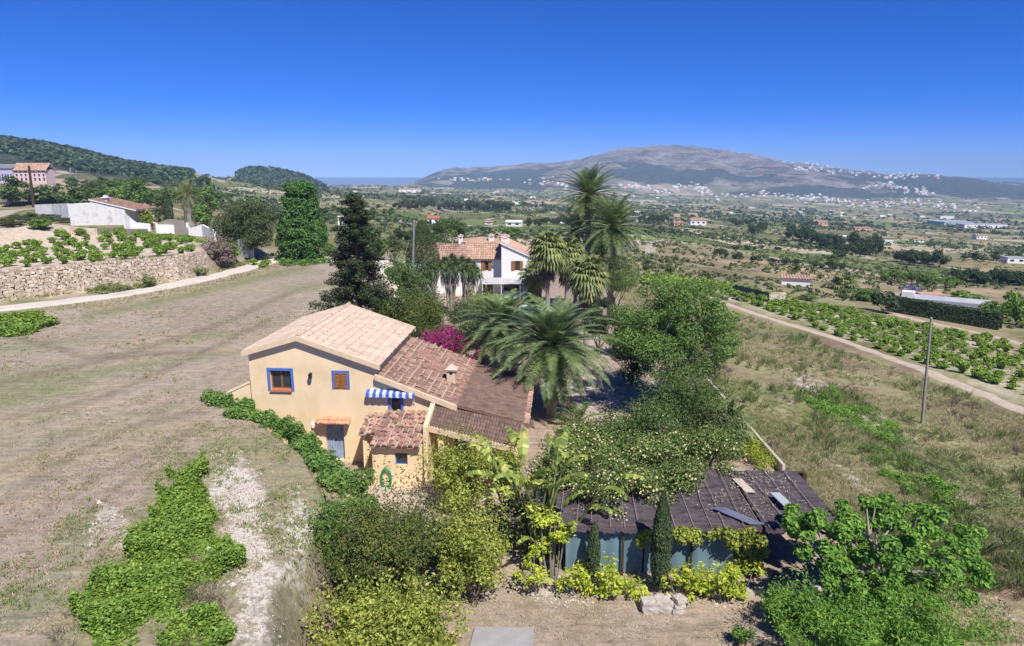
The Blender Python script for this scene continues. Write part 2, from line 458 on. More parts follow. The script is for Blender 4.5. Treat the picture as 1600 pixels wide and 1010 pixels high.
M['greenhouse'] = surf('greenhouse_plastic', [(.30, .32, .36), (.42, .44, .48)], .5, .6, 0)
M['clay'] = surf('reddish_soil_bed', [(.32, .14, .08), (.42, .2, .12)], 3, .95, .3)

def glassm():
    m, nt, N, L = newmat('dark_window_glass')
    out = N.new('ShaderNodeOutputMaterial'); b = N.new('ShaderNodeBsdfPrincipled')
    b.inputs['Base Color'].default_value = (.03, .038, .05, 1); b.inputs['Roughness'].default_value = .08; b.inputs['Specular IOR Level'].default_value = .6
    L.new(b.outputs[0], out.inputs[0]); return m
M['glass'] = glassm()

def stripem():
    m, nt, N, L = newmat('blue_white_awning_cloth')
    out = N.new('ShaderNodeOutputMaterial'); b = N.new('ShaderNodeBsdfPrincipled'); b.inputs['Roughness'].default_value = .9
    tc = N.new('ShaderNodeTexCoord'); sx = N.new('ShaderNodeSeparateXYZ'); L.new(tc.outputs['Object'], sx.inputs[0])
    mu = N.new('ShaderNodeMath'); mu.operation = 'MULTIPLY'; mu.inputs[1].default_value = 2.9; L.new(sx.outputs[0], mu.inputs[0])
    fr = N.new('ShaderNodeMath'); fr.operation = 'FRACT'; L.new(mu.outputs[0], fr.inputs[0])
    r = ramp(N, [(0, (.05, .11, .4)), (.5, (.55, .6, .72))], 'CONSTANT'); L.new(fr.outputs[0], r.inputs[0])
    L.new(r.outputs[0], b.inputs['Base Color']); L.new(b.outputs[0], out.inputs[0]); return m
M['awning'] = stripem()

def waterm(name, col, rough, bs, bstr):
    m, nt, N, L = newmat(name)
    out = N.new('ShaderNodeOutputMaterial'); b = N.new('ShaderNodeBsdfPrincipled')
    b.inputs['Base Color'].default_value = (*col, 1); b.inputs['Roughness'].default_value = rough
    tc = N.new('ShaderNodeTexCoord'); no = N.new('ShaderNodeTexNoise'); no.inputs['Scale'].default_value = bs
    L.new(tc.outputs['Object'], no.inputs['Vector']); bp = N.new('ShaderNodeBump'); bp.inputs['Strength'].default_value = bstr
    L.new(no.outputs[0], bp.inputs['Height']); L.new(bp.outputs[0], b.inputs['Normal'])
    L.new(b.outputs[0], out.inputs[0]); return m
M['sea'] = waterm('sea_water', (.006, .05, .19), .55, .02, .3)
M['pool'] = waterm('pool_water', (.02, .33, .5), .1, 2, .1)

M['lf_broad'] = leafm('leaf_mid_green', [(.02, .05, .008), (.06, .125, .018), (.12, .2, .035)])
M['lf_bright'] = leafm('leaf_bright_green', [(.04, .10, .01), (.09, .21, .02), (.16, .29, .04)])
M['lf_vine'] = leafm('leaf_vine', [(.05, .12, .01), (.115, .24, .02), (.2, .34, .04)])
M['lf_hedge'] = leafm('leaf_ivy_hedge', [(.035, .10, .01), (.075, .19, .02), (.15, .28, .04)], .25)
M['lf_ivy'] = leafm('leaf_ivy_column', [(.02, .07, .008), (.045, .135, .012), (.08, .19, .02)], .2)
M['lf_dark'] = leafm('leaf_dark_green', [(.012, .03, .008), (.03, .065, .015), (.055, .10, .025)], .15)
M['lf_conifer'] = leafm('needles_dark', [(.010, .022, .009), (.025, .05, .018), (.05, .08, .024)], .1, .7)
M['lf_cypress'] = leafm('cypress_green', [(.02, .045, .016), (.04, .08, .028), (.065, .11, .04)], .15, .7)
M['lf_myrtle'] = leafm('leaf_citrus_dark', [(.018, .045, .006), (.05, .10, .012), (.105, .175, .02), (.19, .15, .03)], .25)
M['lf_citrus'] = leafm('leaf_citrus_light', [(.07, .11, .012), (.16, .22, .02), (.28, .33, .04), (.4, .42, .07)], .35)
M['lf_yellow'] = leafm('leaf_yellow_variegated', [(.10, .18, .01), (.28, .36, .02), (.5, .52, .05)], .35)
M['lf_palm'] = leafm('palm_leaflet', [(.04, .085, .02), (.09, .16, .035), (.19, .26, .08)], .2, .42)
M['lf_palmgrey'] = leafm('grey_palm_leaflet', [(.05, .08, .045), (.10, .145, .075), (.18, .22, .12)], .2, .5)
M['lf_fan'] = leafm('fan_palm_leaf', [(.06, .10, .02), (.13, .19, .04), (.26, .27, .1)], .25, .5)
M['lf_yucca'] = leafm('yucca_blade', [(.03, .07, .015), (.07, .13, .03), (.13, .19, .05)], .15, .5)
M['lf_olive'] = leafm('leaf_grey_olive', [(.03, .055, .018), (.065, .10, .035), (.11, .15, .06)], .2)
M['lf_feather'] = leafm('leaf_feathery', [(.05, .10, .02), (.10, .175, .035), (.17, .25, .06)], .3)
M['lf_banana'] = leafm('leaf_paddle', [(.06, .13, .02), (.16, .26, .03), (.42, .46, .08)], .35, .4)
M['lf_rose'] = leafm('leaf_rose', [(.035, .075, .01), (.085, .16, .02), (.15, .24, .04)], .25)
M['lf_fig'] = leafm('leaf_fig', [(.04, .115, .01), (.085, .225, .018), (.15, .32, .03)], .3)
M['lf_acacia'] = leafm('leaf_acacia', [(.045, .13, .012), (.10, .25, .02), (.17, .34, .035)], .3)
M['lf_grey'] = leafm('leaf_grey_fennel', [(.08, .12, .06), (.14, .19, .10), (.2, .26, .14)], .25)
M['lf_tallgreen'] = leafm('leaf_tree_green', [(.035, .09, .01), (.08, .175, .02), (.14, .25, .04)], .28)
M['petal_yellow'] = leafm('petal_pale_yellow', [(.6, .52, .22), (.8, .72, .42)], .2)
M['petal_pink'] = leafm('petal_magenta', [(.32, .01, .13), (.55, .02, .25), (.65, .06, .33)], .3)
M['petal_mauve'] = leafm('petal_jacaranda', [(.17, .15, .30), (.24, .22, .36)], .3)
M['purple'] = leafm('leaf_purple_brown', [(.15, .105, .095), (.26, .19, .17), (.22, .2, .12)], .2)
M['goldleaf'] = leafm('leaf_golden', [(.3, .3, .02), (.5, .46, .04)], .3)
M['dry'] = leafm('dry_grass', [(.30, .26, .15), (.44, .39, .24), (.58, .52, .35)], .2)
M['grassgreen'] = leafm('green_weed_grass', [(.11, .15, .05), (.19, .23, .085), (.29, .29, .14)], .25)
M['stubble'] = leafm('straw_stubble', [(.26, .2, .13), (.36, .29, .2), (.46, .38, .28)], .1)
M['lf_citrus2'] = leafm('leaf_yellow_hedge', [(.10, .17, .01), (.2, .28, .015), (.32, .38, .03)], .3)
M['fruit'] = surf('lemon', [(.7, .55, .03), (.75, .6, .05)], 3, .5, 0)
# ---------------------------------------------------------------- ground sheet
def inpoly(u, v, poly):
    r = np.zeros(u.shape, bool); n = len(poly)
    for i in range(n):
        x1, y1 = poly[i]; x2, y2 = poly[(i + 1) % n]
        c = ((y1 > v) != (y2 > v)) & (u < (x2 - x1) * (v - y1) / ((y2 - y1) + 1e-9) + x1)
        r ^= c
    return r

def terrain():
    ss = np.concatenate([np.linspace(-2.4, -0.98, 14)[:-1], np.linspace(-0.98, 0.98, 560), np.linspace(0.98, 2.4, 14)[1:]])
    ys = np.concatenate([np.linspace(-24, 15, 14)[:-1], 15 * 1.0105 ** np.arange(0, 656)])
    S, Y = np.meshgrid(ss, ys)
    X = S * (Y + 8 + np.maximum(0, 15 - Y) * .9)
    Z = H(X.ravel(), Y.ravel()).reshape(X.shape)
    nr, nc = X.shape
    V = np.stack([X, Y, Z], -1).reshape(-1, 3)
    i, j = np.meshgrid(np.arange(nr - 1), np.arange(nc - 1), indexing='ij')
    a = (i * nc + j).ravel()
    F = np.stack([a, a + 1, a + nc + 1, a + nc], 1)
    mb = MB(); mb.add(V, F)
    # colour zones, by where each patch of ground lies
    x, y, z = V.T
    D = y * CP - (z - CAMZ) * SP
    Dm = np.maximum(D, 4)
    j1 = fbm(x / 1.6, y / 1.6, 41, 3) - .5; j2 = fbm(x / 1.6 + 50, y / 1.6, 43, 3) - .5
    jj = np.interp(Dm, [0, 40, 150, 1000], [60, 34, 8, 3])
    u = 800 + FPX * x / Dm + j1 * jj * 2
    v = 505 - FPX * (y * SP + (z - CAMZ) * CP) / Dm + j2 * jj
    ul = 800 + FPX * x / Dm + j1 * jj * .3; vl = 505 - FPX * (y * SP + (z - CAMZ) * CP) / Dm + j2 * jj * .2
    n1 = fbm(x / 5, y / 5, 51, 4); n2 = fbm(x / 1.2, y / 1.2, 53, 3); n3 = fbm(x / 14, y / 9, 57, 3)
    def mix(c, col, w):
        w = np.clip(w, 0, 1)[:, None]; return c * (1 - w) + np.array(col) * w
    C = np.tile(np.array([.21, .19, .095]), (len(x), 1))       # default scrub
    # streaky mown field, left of the hedge
    d0 = Dm
    ex = np.interp(d0, EDGE_D, EDGE_X)
    field = (x < ex + .2) & (Dm < 112)
    ang = math.radians(37)
    sA = (x * math.cos(ang) + y * math.sin(ang)); sB = (-x * math.sin(ang) + y * math.cos(ang))
    streak = fbm(sA / 9, sB / .9, 61, 3); st2 = fbm(sA / 14 + 9, sB / 3.2, 67, 3)
    cf = np.tile(np.array([.32, .275, .225]), (len(x), 1))
    cf = mix(cf, [.36, .29, .20], (streak - .45) * 3)
    cf = mix(cf, [.22, .225, .135], (st2 - .52) * 3.4)
    cf = mix(cf, [.31, .25, .205], (n3 - .5) * 3)
    C = np.where(field[:, None], cf, C)
    def line(pts, w, soft=1.0):          # distance mask to a polyline given by picture points on the ground near z=3
        best = np.full(u.shape, 1e9)
        for (x1, y1), (x2, y2) in zip(pts[:-1], pts[1:]):
            dx, dy = x2 - x1, y2 - y1
            t = np.clip(((ul - x1) * dx + (vl - y1) * dy) / (dx * dx + dy * dy), 0, 1)
            best = np.minimum(best, np.hypot(ul - x1 - t * dx, vl - y1 - t * dy))
        return np.clip((w - best) / (w * soft) + .2, 0, 1)
    near = Dm < 118
    # worn tracks on the field
    for pts, w, col, k in [
        ([(20, 700), (120, 650), (230, 612), (330, 570), (440, 520), (520, 440)], 8, [.38, .31, .25], .5),
        ([(60, 520), (150, 510), (250, 530), (300, 570), (260, 620), (140, 660), (0, 668)], 7, [.36, .29, .23], .45),
        ([(80, 490), (170, 495), (260, 505)], 9, [.38, .31, .27], .7),
        ([(130, 680), (300, 665), (370, 690), (460, 740), (490, 800), (490, 1000)], 14, [.3, .26, .16], .5),
        ([(0, 520), (140, 560), (330, 548)], 5, [.19, .155, .11], .8), ([(0, 600), (180, 560), (360, 500), (460, 455)], 4.5, [.19, .155, .11], .75), ([(0, 655), (150, 625), (300, 560), (420, 500)], 4.5, [.19, .155, .11], .75), ([(40, 745), (200, 670), (320, 640)], 4.5, [.19, .155, .11], .75), ([(0, 740), (130, 670)], 4.5, [.19, .155, .11], .75), ([(60, 1000), (180, 850)], 4, [.19, .15, .10], .4),
        ([(0, 840), (200, 720), (330, 660)], 5, [.2, .17, .12], .75),
        ([(0, 780), (160, 690), (260, 640)], 5, [.2, .17, .12], .75),
        ([(0, 930), (120, 820), (260, 700)], 5, [.2, .17, .12], .7),
        ([(130, 495), (300, 460), (420, 430), (500, 412)], 8, [.17, .19, .08], .7)]:
        C = mix(C, col, line(pts, w) * k * near * field)
    greenw = inpoly(u, v, [(60, 1020), (60, 930), (200, 850), (230, 735), (300, 690), (460, 660), (520, 740), (500, 1020)]) & field
    C = mix(C, [.22, .22, .115], greenw * .55)
    C = mix(C, [.23, .23, .15], inpoly(u, v, [(0, 960), (90, 850), (140, 790), (160, 830), (60, 960), (0, 1010)]) * .8)
    chalk = np.zeros(len(x))
    def addchalk(poly, a): 
        nonlocal chalk
        chalk = np.maximum(chalk, inpoly(u, v, poly) * a * near)
    addchalk([(365, 700), (392, 705), (408, 760), (430, 850), (440, 1090), (395, 1090), (380, 900), (350, 800), (318, 775), (345, 740)], .95)
    addchalk([(300, 720), (345, 735), (350, 800), (345, 1090), (380, 1090), (370, 840), (330, 760)], .78)
    addchalk([(465, 745), (495, 750), (492, 960), (462, 960), (446, 850)], .9)
    addchalk([(150, 780), (175, 785), (240, 840), (215, 860), (150, 845), (120, 835)], .62)
    addchalk([(170, 630), (210, 610), (228, 618), (190, 640)], .6)
    addchalk([(0, 975), (20, 978), (8, 1000), (0, 1000)], .8)
    addchalk([(0, 420), (200, 405), (330, 380), (345, 345), (0, 380)], .55)      # bare soil of the left vineyard
    terrace = inpoly(u, v, [(-400, 470), (0, 424), (150, 412), (325, 392), (300, 365), (330, 350), (120, 345), (0, 355), (-400, 380)])
    C = mix(C, [.50, .42, .33], terrace * near * (Dm > 60))
    wallfoot = inpoly(u, v, [(-400, 500), (0, 480), (230, 448), (380, 412), (440, 402), (400, 395), (326, 412), (200, 440), (0, 465), (-400, 480)])
    C = mix(C, [.46, .37, .28], wallfoot * .8 * near)
    C = mix(C, [.15, .17, .06], wallfoot * (n2 > .53) * near * .8)
    # garden
    gard = (x >= ex + .2) & (x < 14.1) & (Dm < 112)
    C = np.where(gard[:, None], np.array([.33, .26, .21]) * (0.85 + .3 * n1[:, None]), C)
    C = mix(C, [.31, .255, .205], inpoly(u, v, [(740, 1030), (730, 930), (900, 930), (1000, 950), (1170, 960), (1300, 1030)]) * .9)
    C = mix(C, [.24, .19, .13], (inpoly(u, v, [(740, 1030), (800, 960), (900, 900), (1000, 960), (1170, 975), (1300, 1030)]) & (n2 > .5)) * .5)
    addchalk([(770, 930), (800, 880), (860, 900), (930, 930), (1160, 925), (1180, 950), (1000, 960), (850, 950)], .55)
    addchalk([(560, 740), (600, 770), (650, 780), (620, 850), (560, 900), (540, 820)], .55)
    addchalk([(870, 700), (870, 560), (930, 480), (960, 500), (950, 560), (1010, 660), (940, 700)], .6)
    addchalk([(1150, 890), (1270, 890), (1310, 935), (1160, 935)], .5)
    C = mix(C, [.36, .30, .25], inpoly(u, v, [(620, 400), (700, 470), (700, 520), (580, 500), (480, 402), (560, 396)]) * .8 * near)
    C = mix(C, [.24, .20, .12], inpoly(u, v, [(520, 402), (500, 385), (525, 360), (560, 365), (720, 372), (760, 385), (620, 398)]) * .9 * near)
    # wild slope on the right
    wild = (x >= 14.1) & (Dm < 130) & (u > 1000)
    cw = np.tile(np.array([.27, .25, .14]), (len(x), 1))
    cw = mix(cw, [.145, .155, .06], (n3 - .46) * 5)
    cw = mix(cw, [.30, .25, .16], (n1 - .52) * 5)
    cw = mix(cw, [.12, .15, .05], (n2 - .55) * 4)
    cw = mix(cw, [.22, .15, .12], (fbm(x / 3, y / 3, 77, 3) - .58) * 5)
    C = np.where(wild[:, None], cw, C)
    for pts, w, k in [([(1250, 590), (1300, 620), (1380, 660), (1420, 700), (1490, 760), (1560, 830), (1620, 900)], 17, 1.25),
                      ([(1190, 600), (1240, 640)], 8, 1.1), ([(1290, 710), (1400, 800), (1530, 930), (1620, 1010)], 15, 1.15), ([(1250, 700), (1330, 740)], 9, 1.0),
                      ([(1130, 480), (1230, 520), (1300, 560)], 7, .5)]:
        chalk = np.maximum(chalk, line(pts, w, 1.4) * k * wild)
    C = mix(C, [.14, .20, .05], inpoly(u, v, [(1235, 610), (1290, 605), (1400, 660), (1420, 700), (1500, 760), (1520, 830), (1440, 800), (1330, 690), (1250, 660)]) * .55)
    # right vineyard soil
    vy = inpoly(u, v, [(1090, 440), (1140, 455), (1230, 480), (1420, 500), (1620, 560), (1620, 640), (1500, 592), (1380, 545), (1250, 505), (1120, 465), (1000, 440), (1010, 425)])
    C = mix(C, [.44, .39, .30], vy * .85); C = mix(C, [.2, .24, .09], vy * (n2 > .52) * .8)
    C = mix(C, [.30, .24, .15], inpoly(u, v, [(1380, 480), (1560, 512), (1620, 540), (1620, 555), (1400, 505)]) * .9)
    far = np.clip((Dm - 105) / 40, 0, 1)
    far = np.where(terrace, 0, far)
    mnt = np.clip((Dm - 2700) / 500, 0, 1) * np.clip((u - 640) / 30, 0, 1)
    pine = np.zeros(len(x))
    pine = np.maximum(pine, np.clip((Dm - 450) / 60, 0, 1) * (Dm < 1050) * np.clip((300 - u) / 40, 0, 1))
    pine = np.maximum(pine, (Dm > 1130) * (Dm < 1420) * np.clip(1 - np.abs(u - 432) / 80, 0, 1) ** .5)
    # lower woods of the mountain
    pine = np.maximum(pine, (mnt > .3) * sstep((fbm(x / 330, y / 200, 88, 5) - .485 + np.clip((40 - z) / 330, -.3, .16)) * 7))
    def blur(a, k):
        a = a.reshape(nr, nc)
        for _ in range(k):
            p = np.pad(a, 1, mode='edge'); a = (p[:-2, 1:-1] + p[2:, 1:-1] + 2 * p[1:-1, 1:-1]) / 4
            p = np.pad(a, 1, mode='edge'); a = (p[1:-1, :-2] + p[1:-1, 2:] + 2 * p[1:-1, 1:-1]) / 4
        return a.ravel()
    chalk = blur(chalk, 14)
    for k in range(3): C[:, k] = np.where(Dm < 130, blur(C[:, k], 1), C[:, k])
    me_o = mb.build('ground', M['ground'], None, True)
    tag(me_o, kind='structure')
    me = me_o.data
    A = me.color_attributes.new('base', 'FLOAT_COLOR', 'POINT')
    A.data.foreach_set('color', np.concatenate([C, np.ones((len(x), 1))], 1).ravel())
    B = me.color_attributes.new('zones', 'FLOAT_COLOR', 'POINT')
    B.data.foreach_set('color', np.stack([chalk, far, mnt, pine], 1).ravel())
    return me_o

def groundmat():
    m, nt, N, L = newmat('ground_earth_and_fields')
    out = N.new('ShaderNodeOutputMaterial'); b = N.new('ShaderNodeBsdfPrincipled')
    b.inputs['Roughness'].default_value = .95; b.inputs['Specular IOR Level'].default_value = .1
    tc = N.new('ShaderNodeTexCoord')
    a1 = N.new('ShaderNodeAttribute'); a1.attribute_name = 'base'
    a2 = N.new('ShaderNodeAttribute'); a2.attribute_name = 'zones'
    sp = N.new('ShaderNodeSeparateColor'); L.new(a2.outputs['Color'], sp.inputs[0])
    def noise(scale, detail=5, rough=.65, vec=None):
        n = N.new('ShaderNodeTexNoise'); n.inputs['Scale'].default_value = scale; n.inputs['Detail'].default_value = detail; n.inputs['Roughness'].default_value = rough
        L.new(vec or tc.outputs['Object'], n.inputs['Vector']); return n.outputs[0]
    def mixc(f, c1, c2, mode='MIX'):
        x = N.new('ShaderNodeMix'); x.data_type = 'RGBA'; x.blend_type = mode
        if isinstance(f, float): x.inputs[0].default_value = f
        else: L.new(f, x.inputs[0])
        for k, c in ((6, c1), (7, c2)):
            if isinstance(c, tuple): x.inputs[k].default_value = (*c, 1)
            else: L.new(c, x.inputs[k])
        return x.outputs[2]
    def math_(op, a, b_=None, clamp=False):
        x = N.new('ShaderNodeMath'); x.operation = op; x.use_clamp = clamp
        for k, c in ((0, a), (1, b_)):
            if c is None: continue
            if isinstance(c, (int, float)): x.inputs[k].default_value = c
            else: L.new(c, x.inputs[k])
        return x.outputs[0]
    # fine straw / soil variation near
    nf = noise(9, 6); nm = noise(1.7, 6)
    r1 = ramp(N, [(.25, (.66, .66, .66)), (.5, (1, 1, 1)), (.78, (1.36, 1.33, 1.28))]); L.new(nf, r1.inputs[0])
    r2 = ramp(N, [(.3, (.72, .74, .7)), (.5, (1, 1, 1)), (.7, (1.25, 1.2, 1.15))]); L.new(nm, r2.inputs[0])
    mp = N.new('ShaderNodeMapping'); mp.inputs['Rotation'].default_value = (0, 0, -math.radians(37)); mp.inputs['Scale'].default_value = (.35, 3.2, 1)
    L.new(tc.outputs['Object'], mp.inputs[0])
    ns = noise(1.3, 6, .7, mp.outputs[0])
    r3 = ramp(N, [(.36, (.66, .64, .62)), (.46, (.97, .96, .95)), (.55, (1.02, 1.02, 1.02)), (.68, (1.24, 1.23, 1.2))]); L.new(ns, r3.inputs[0])
    c = mixc(1.0, a1.outputs['Color'], r1.outputs[0], 'MULTIPLY'); c = mixc(1.0, c, r2.outputs[0], 'MULTIPLY'); c = mixc(.8, c, r3.outputs[0], 'MULTIPLY')
    # chalk where the mask beats a broken-up threshold
    nc = noise(1.1, 8, .75); nc2 = noise(6, 4)
    th = math_('ADD', math_('MULTIPLY', nc, .6), math_('MULTIPLY', nc2, .4))
    ck = math_('MULTIPLY', math_('SUBTRACT', sp.outputs[0], math_('ADD', math_('MULTIPLY', th, 3.2), -1.12)), 2.6, True)
    nck = noise(14, 4)
    rc = ramp(N, [(.3, (.38, .33, .29)), (.62, (.64, .59, .54))]); L.new(nck, rc.inputs[0])
    c = mixc(ck, c, rc.outputs[0])
    # far patchwork of fields and scrub
    mp2 = N.new('ShaderNodeMapping'); mp2.inputs['Scale'].default_value = (.010, .0062, 0); mp2.inputs['Rotation'].default_value = (0, 0, .35)
    L.new(tc.outputs['Object'], mp2.inputs[0])
    nw = N.new('ShaderNodeTexNoise'); nw.inputs['Scale'].default_value = 2.2; L.new(mp2.outputs[0], nw.inputs['Vector'])
    wv = N.new('ShaderNodeVectorMath'); wv.operation = 'MULTIPLY_ADD'; wv.inputs[1].default_value = (.5, .5, 0); L.new(nw.outputs['Color'], wv.inputs[0]); L.new(mp2.outputs[0], wv.inputs[2])
    vo = N.new('ShaderNodeTexVoronoi'); vo.voronoi_dimensions = '2D'; vo.inputs['Scale'].default_value = 1.6; L.new(wv.outputs[0], vo.inputs['Vector'])
    sc = N.new('ShaderNodeSeparateColor'); L.new(vo.outputs['Color'], sc.inputs[0])
    rf = ramp(N, [(0, (.15, .145, .08)), (.2, (.20, .185, .11)), (.36, (.14, .17, .07)), (.5, (.27, .225, .15)), (.62, (.16, .20, .075)), (.72, (.38, .30, .22)), (.8, (.125, .13, .07)), (.88, (.42, .36, .28))], 'CONSTANT')
    L.new(sc.outputs[0], rf.inputs[0])
    # scrub speckle
    n5 = noise(.12, 8, .8); n6 = noise(.018, 5, .6)
    rs = ramp(N, [(.38, (.5, .56, .45)), (.5, (.95, .96, .9)), (.6, (1.35, 1.27, 1.18))]); L.new(n5, rs.inputs[0])
    rm = ramp(N, [(.35, (.6, .68, .55)), (.5, (1, 1, 1)), (.66, (1.4, 1.3, 1.2))]); L.new(n6, rm.inputs[0])
    cf = mixc(1.0, rf.outputs[0], rs.outputs[0], 'MULTIPLY'); cf = mixc(1.0, cf, rm.outputs[0], 'MULTIPLY')
    # planted rows on some fields
    wa = N.new('ShaderNodeTexWave'); wa.inputs['Scale'].default_value = .16; wa.inputs['Distortion'].default_value = .4; wa.inputs['Detail'].default_value = 1
    mp3 = N.new('ShaderNodeMapping'); mp3.inputs['Rotation'].default_value = (0, 0, .5); L.new(tc.outputs['Object'], mp3.inputs[0]); L.new(mp3.outputs[0], wa.inputs['Vector'])
    rowm = math_('MULTIPLY', math_('GREATER_THAN', sc.outputs[1], .74), math_('GREATER_THAN', wa.outputs[1], .5))
    cf = mixc(math_('MULTIPLY', rowm, .55), cf, (.10, .16, .04))
    # pale banks between fields
    ve = N.new('ShaderNodeTexVoronoi'); ve.voronoi_dimensions = '2D'; ve.feature = 'DISTANCE_TO_EDGE'; ve.inputs['Scale'].default_value = 1.6; L.new(wv.outputs[0], ve.inputs['Vector'])
    eb = math_('MULTIPLY', math_('LESS_THAN', ve.outputs[0], .04), math_('GREATER_THAN', noise(.01, 3), .42))
    cf = mixc(math_('MULTIPLY', eb, .7), cf, (.44, .38, .31))
    c = mixc(sp.outputs[1], c, cf)
    # mountain rock
    nr1 = noise(.0075, 8, .72); nr2 = noise(.05, 6, .7)
    rr = ramp(N, [(.38, (.05, .055, .036)), (.46, (.12, .10, .075)), (.53, (.25, .205, .175)), (.64, (.38, .32, .28))])
    L.new(math_('ADD', math_('MULTIPLY', nr1, .68), math_('MULTIPLY', nr2, .32)), rr.inputs[0])
    c = mixc(sp.outputs[2], c, rr.outputs[0])
    rp = ramp(N, [(.38, (.015, .028, .02)), (.5, (.04, .055, .035)), (.62, (.11, .11, .075))]); L.new(noise(.06, 6, .7), rp.inputs[0])
    pk = math_('MULTIPLY', math_('SUBTRACT', math_('ADD', a2.outputs['Alpha'], math_('MULTIPLY', noise(.02, 6, .7), .8)), .72), 5.0, True)
    c = mixc(pk, c, rp.outputs[0])
    L.new(c, b.inputs['Base Color'])
    bp = N.new('ShaderNodeBump'); bp.inputs['Strength'].default_value = .55; bp.inputs['Distance'].default_value = .06
    L.new(math_('ADD', noise(5, 8, .7), math_('MULTIPLY', ns, .6)), bp.inputs['Height'])
    bp2 = N.new('ShaderNodeBump'); bp2.inputs['Distance'].default_value = 110.0; L.new(math_('MULTIPLY', sp.outputs[2], .6), bp2.inputs['Strength'])
    L.new(nr1, bp2.inputs['Height']); L.new(bp.outputs[0], bp2.inputs['Normal'])
    L.new(bp2.outputs[0], b.inputs['Normal']); L.new(b.outputs[0], out.inputs[0])
    return m
M['ground'] = groundmat()
terrain()

mb = MB()
yy = np.concatenate([[2500], np.geomspace(4000, 28000, 14)]); sx_ = np.linspace(-2, 2, 13)
S_, Y_ = np.meshgrid(sx_, yy); V_ = np.stack([S_ * Y_, Y_, np.full(S_.shape, -130.0)], -1).reshape(-1, 3)
i_, j_ = np.meshgrid(np.arange(len(yy) - 1), np.arange(12), indexing='ij'); a_ = (i_ * 13 + j_).ravel()
mb.add(V_, np.stack([a_, a_ + 1, a_ + 14, a_ + 13], 1))
tag(mb.build('sea', M['sea']), kind='structure')

def strip(name, pts, w, mat, lift=.05, jit=.12, step=.7, kind='structure', z=None):
    """a road or path draped over the ground along world points"""
    P_ = np.array([p[:2] for p in pts]); seg = np.hypot(*np.diff(P_, axis=0).T); s = np.concatenate([[0], np.cumsum(seg)])
    n = max(int(s[-1] / step), 2); t = np.linspace(0, s[-1], n)
    x = np.interp(t, s, P_[:, 0]); y = np.interp(t, s, P_[:, 1])
    for _ in range(6):
        x[1:-1] = (x[:-2] + x[1:-1] * 2 + x[2:]) / 4; y[1:-1] = (y[:-2] + y[1:-1] * 2 + y[2:]) / 4
    dx = np.gradient(x); dy = np.gradient(y); l = np.hypot(dx, dy); nx, ny = -dy / l, dx / l
    rng = np.random.default_rng(int(abs(x[0] * 100)) + 5)
    K_ = 7; rows = []
    wa = w / 2 + (vnoise(t / 1.3, t * 0, 5) - .5) * jit * 2; wb = w / 2 + (vnoise(t / 1.3 + 90, t * 0, 6) - .5) * jit * 2
    for k in np.linspace(-1, 1, K_):
        o = np.where(k < 0, k * wa, k * wb)
        X = x + nx * o; Y = y + ny * o
        rows.append(np.stack([X, Y, H(X, Y) + lift + (abs(k) == 1) * (-lift * 1.5)], 1))
    V = np.stack(rows, 1).reshape(-1, 3)
    i, j = np.meshgrid(np.arange(n - 1), np.arange(K_ - 1), indexing='ij'); a = (i * K_ + j).ravel()
    m = MB(); m.add(V, np.stack([a, a + 1, a + K_ + 1, a + K_], 1))
    return tag(m.build(name, mat, None, True), kind=kind)

strip('country_road', [G(u, v) for u, v in [(-190, 500), (-60, 489), (20, 481), (110, 471), (200, 459), (290, 442), (345, 430), (400, 415), (435, 405), (470, 403.5), (520, 405), (580, 409), (640, 414)]], 3.4, M['road'], .09, .2)
strip('garden_drive', [G(u, v) for u, v in [(600, 411), (612, 430), (632, 455), (640, 478)]], 3.6, M['road'], .07, .3)
strip('dirt_path', [G(u, v) for u, v in [(1085, 455), (1120, 470), (1180, 491), (1250, 512), (1315, 532), (1380, 556), (1440, 578), (1500, 602), (1560, 626), (1640, 660)]], 1.7, M['path'], .07, .3)
strip('farm_path', [G(u, v) for u, v in [(1222, 478), (1290, 490), (1330, 500)]], 1.2, M['path'], .07, .25)
strip('farm_lane', [G(u, v) for u, v in [(1385, 488), (1430, 500), (1500, 515), (1560, 528), (1640, 548)]], 2.0, M['path'], .08, .4)

# ---------------------------------------------------------------- leaves
def leafq(rng, pos, nrm, size, aspect=.55, fold=.12, tdir=None, var=.35):
    n = len(pos)
    nrm = nrm / (np.linalg.norm(nrm, axis=1, keepdims=True) + 1e-9)
    if tdir is None: r = rng.normal(size=(n, 3))
    else: r = tdir + rng.normal(size=(n, 3)) * .35
    t = r - nrm * (r * nrm).sum(1, keepdims=True)
    t /= np.linalg.norm(t, axis=1, keepdims=True) + 1e-9
    s = np.cross(nrm, t)
    L = size * (1 + (rng.random(n) * 2 - 1) * var)[:, None]; W = L * aspect
    a = pos - t * L * .5; c = pos + t * L * .5
    b = pos + s * W * .5 + nrm * L * fold - t * L * .05; d = pos - s * W * .5 + nrm * L * fold - t * L * .05
    V = np.stack([a, b, c, d], 1).reshape(-1, 3)
    return V, np.arange(4 * n).reshape(-1, 4)

def shell(rng, cs, rs, n, inner=.55, up=.35):
    cs = np.asarray(cs, float); rs = np.asarray(rs, float)
    if rs.ndim == 1: rs = np.repeat(rs[:, None], 3, 1)
    w = (rs.prod(1)) ** (2 / 3); w /= w.sum()
    k = rng.choice(len(cs), n, p=w)
    d = rng.normal(size=(n, 3)); d /= np.linalg.norm(d, axis=1, keepdims=True)
    rad = inner + (1 - inner) * rng.random(n) ** .6
    rad += rng.normal(size=n) * .07
    p = cs[k] + d * rs[k] * rad[:, None]
    nn = d + np.array([0, 0, up]) + rng.normal(size=(n, 3)) * .45
    return p, nn

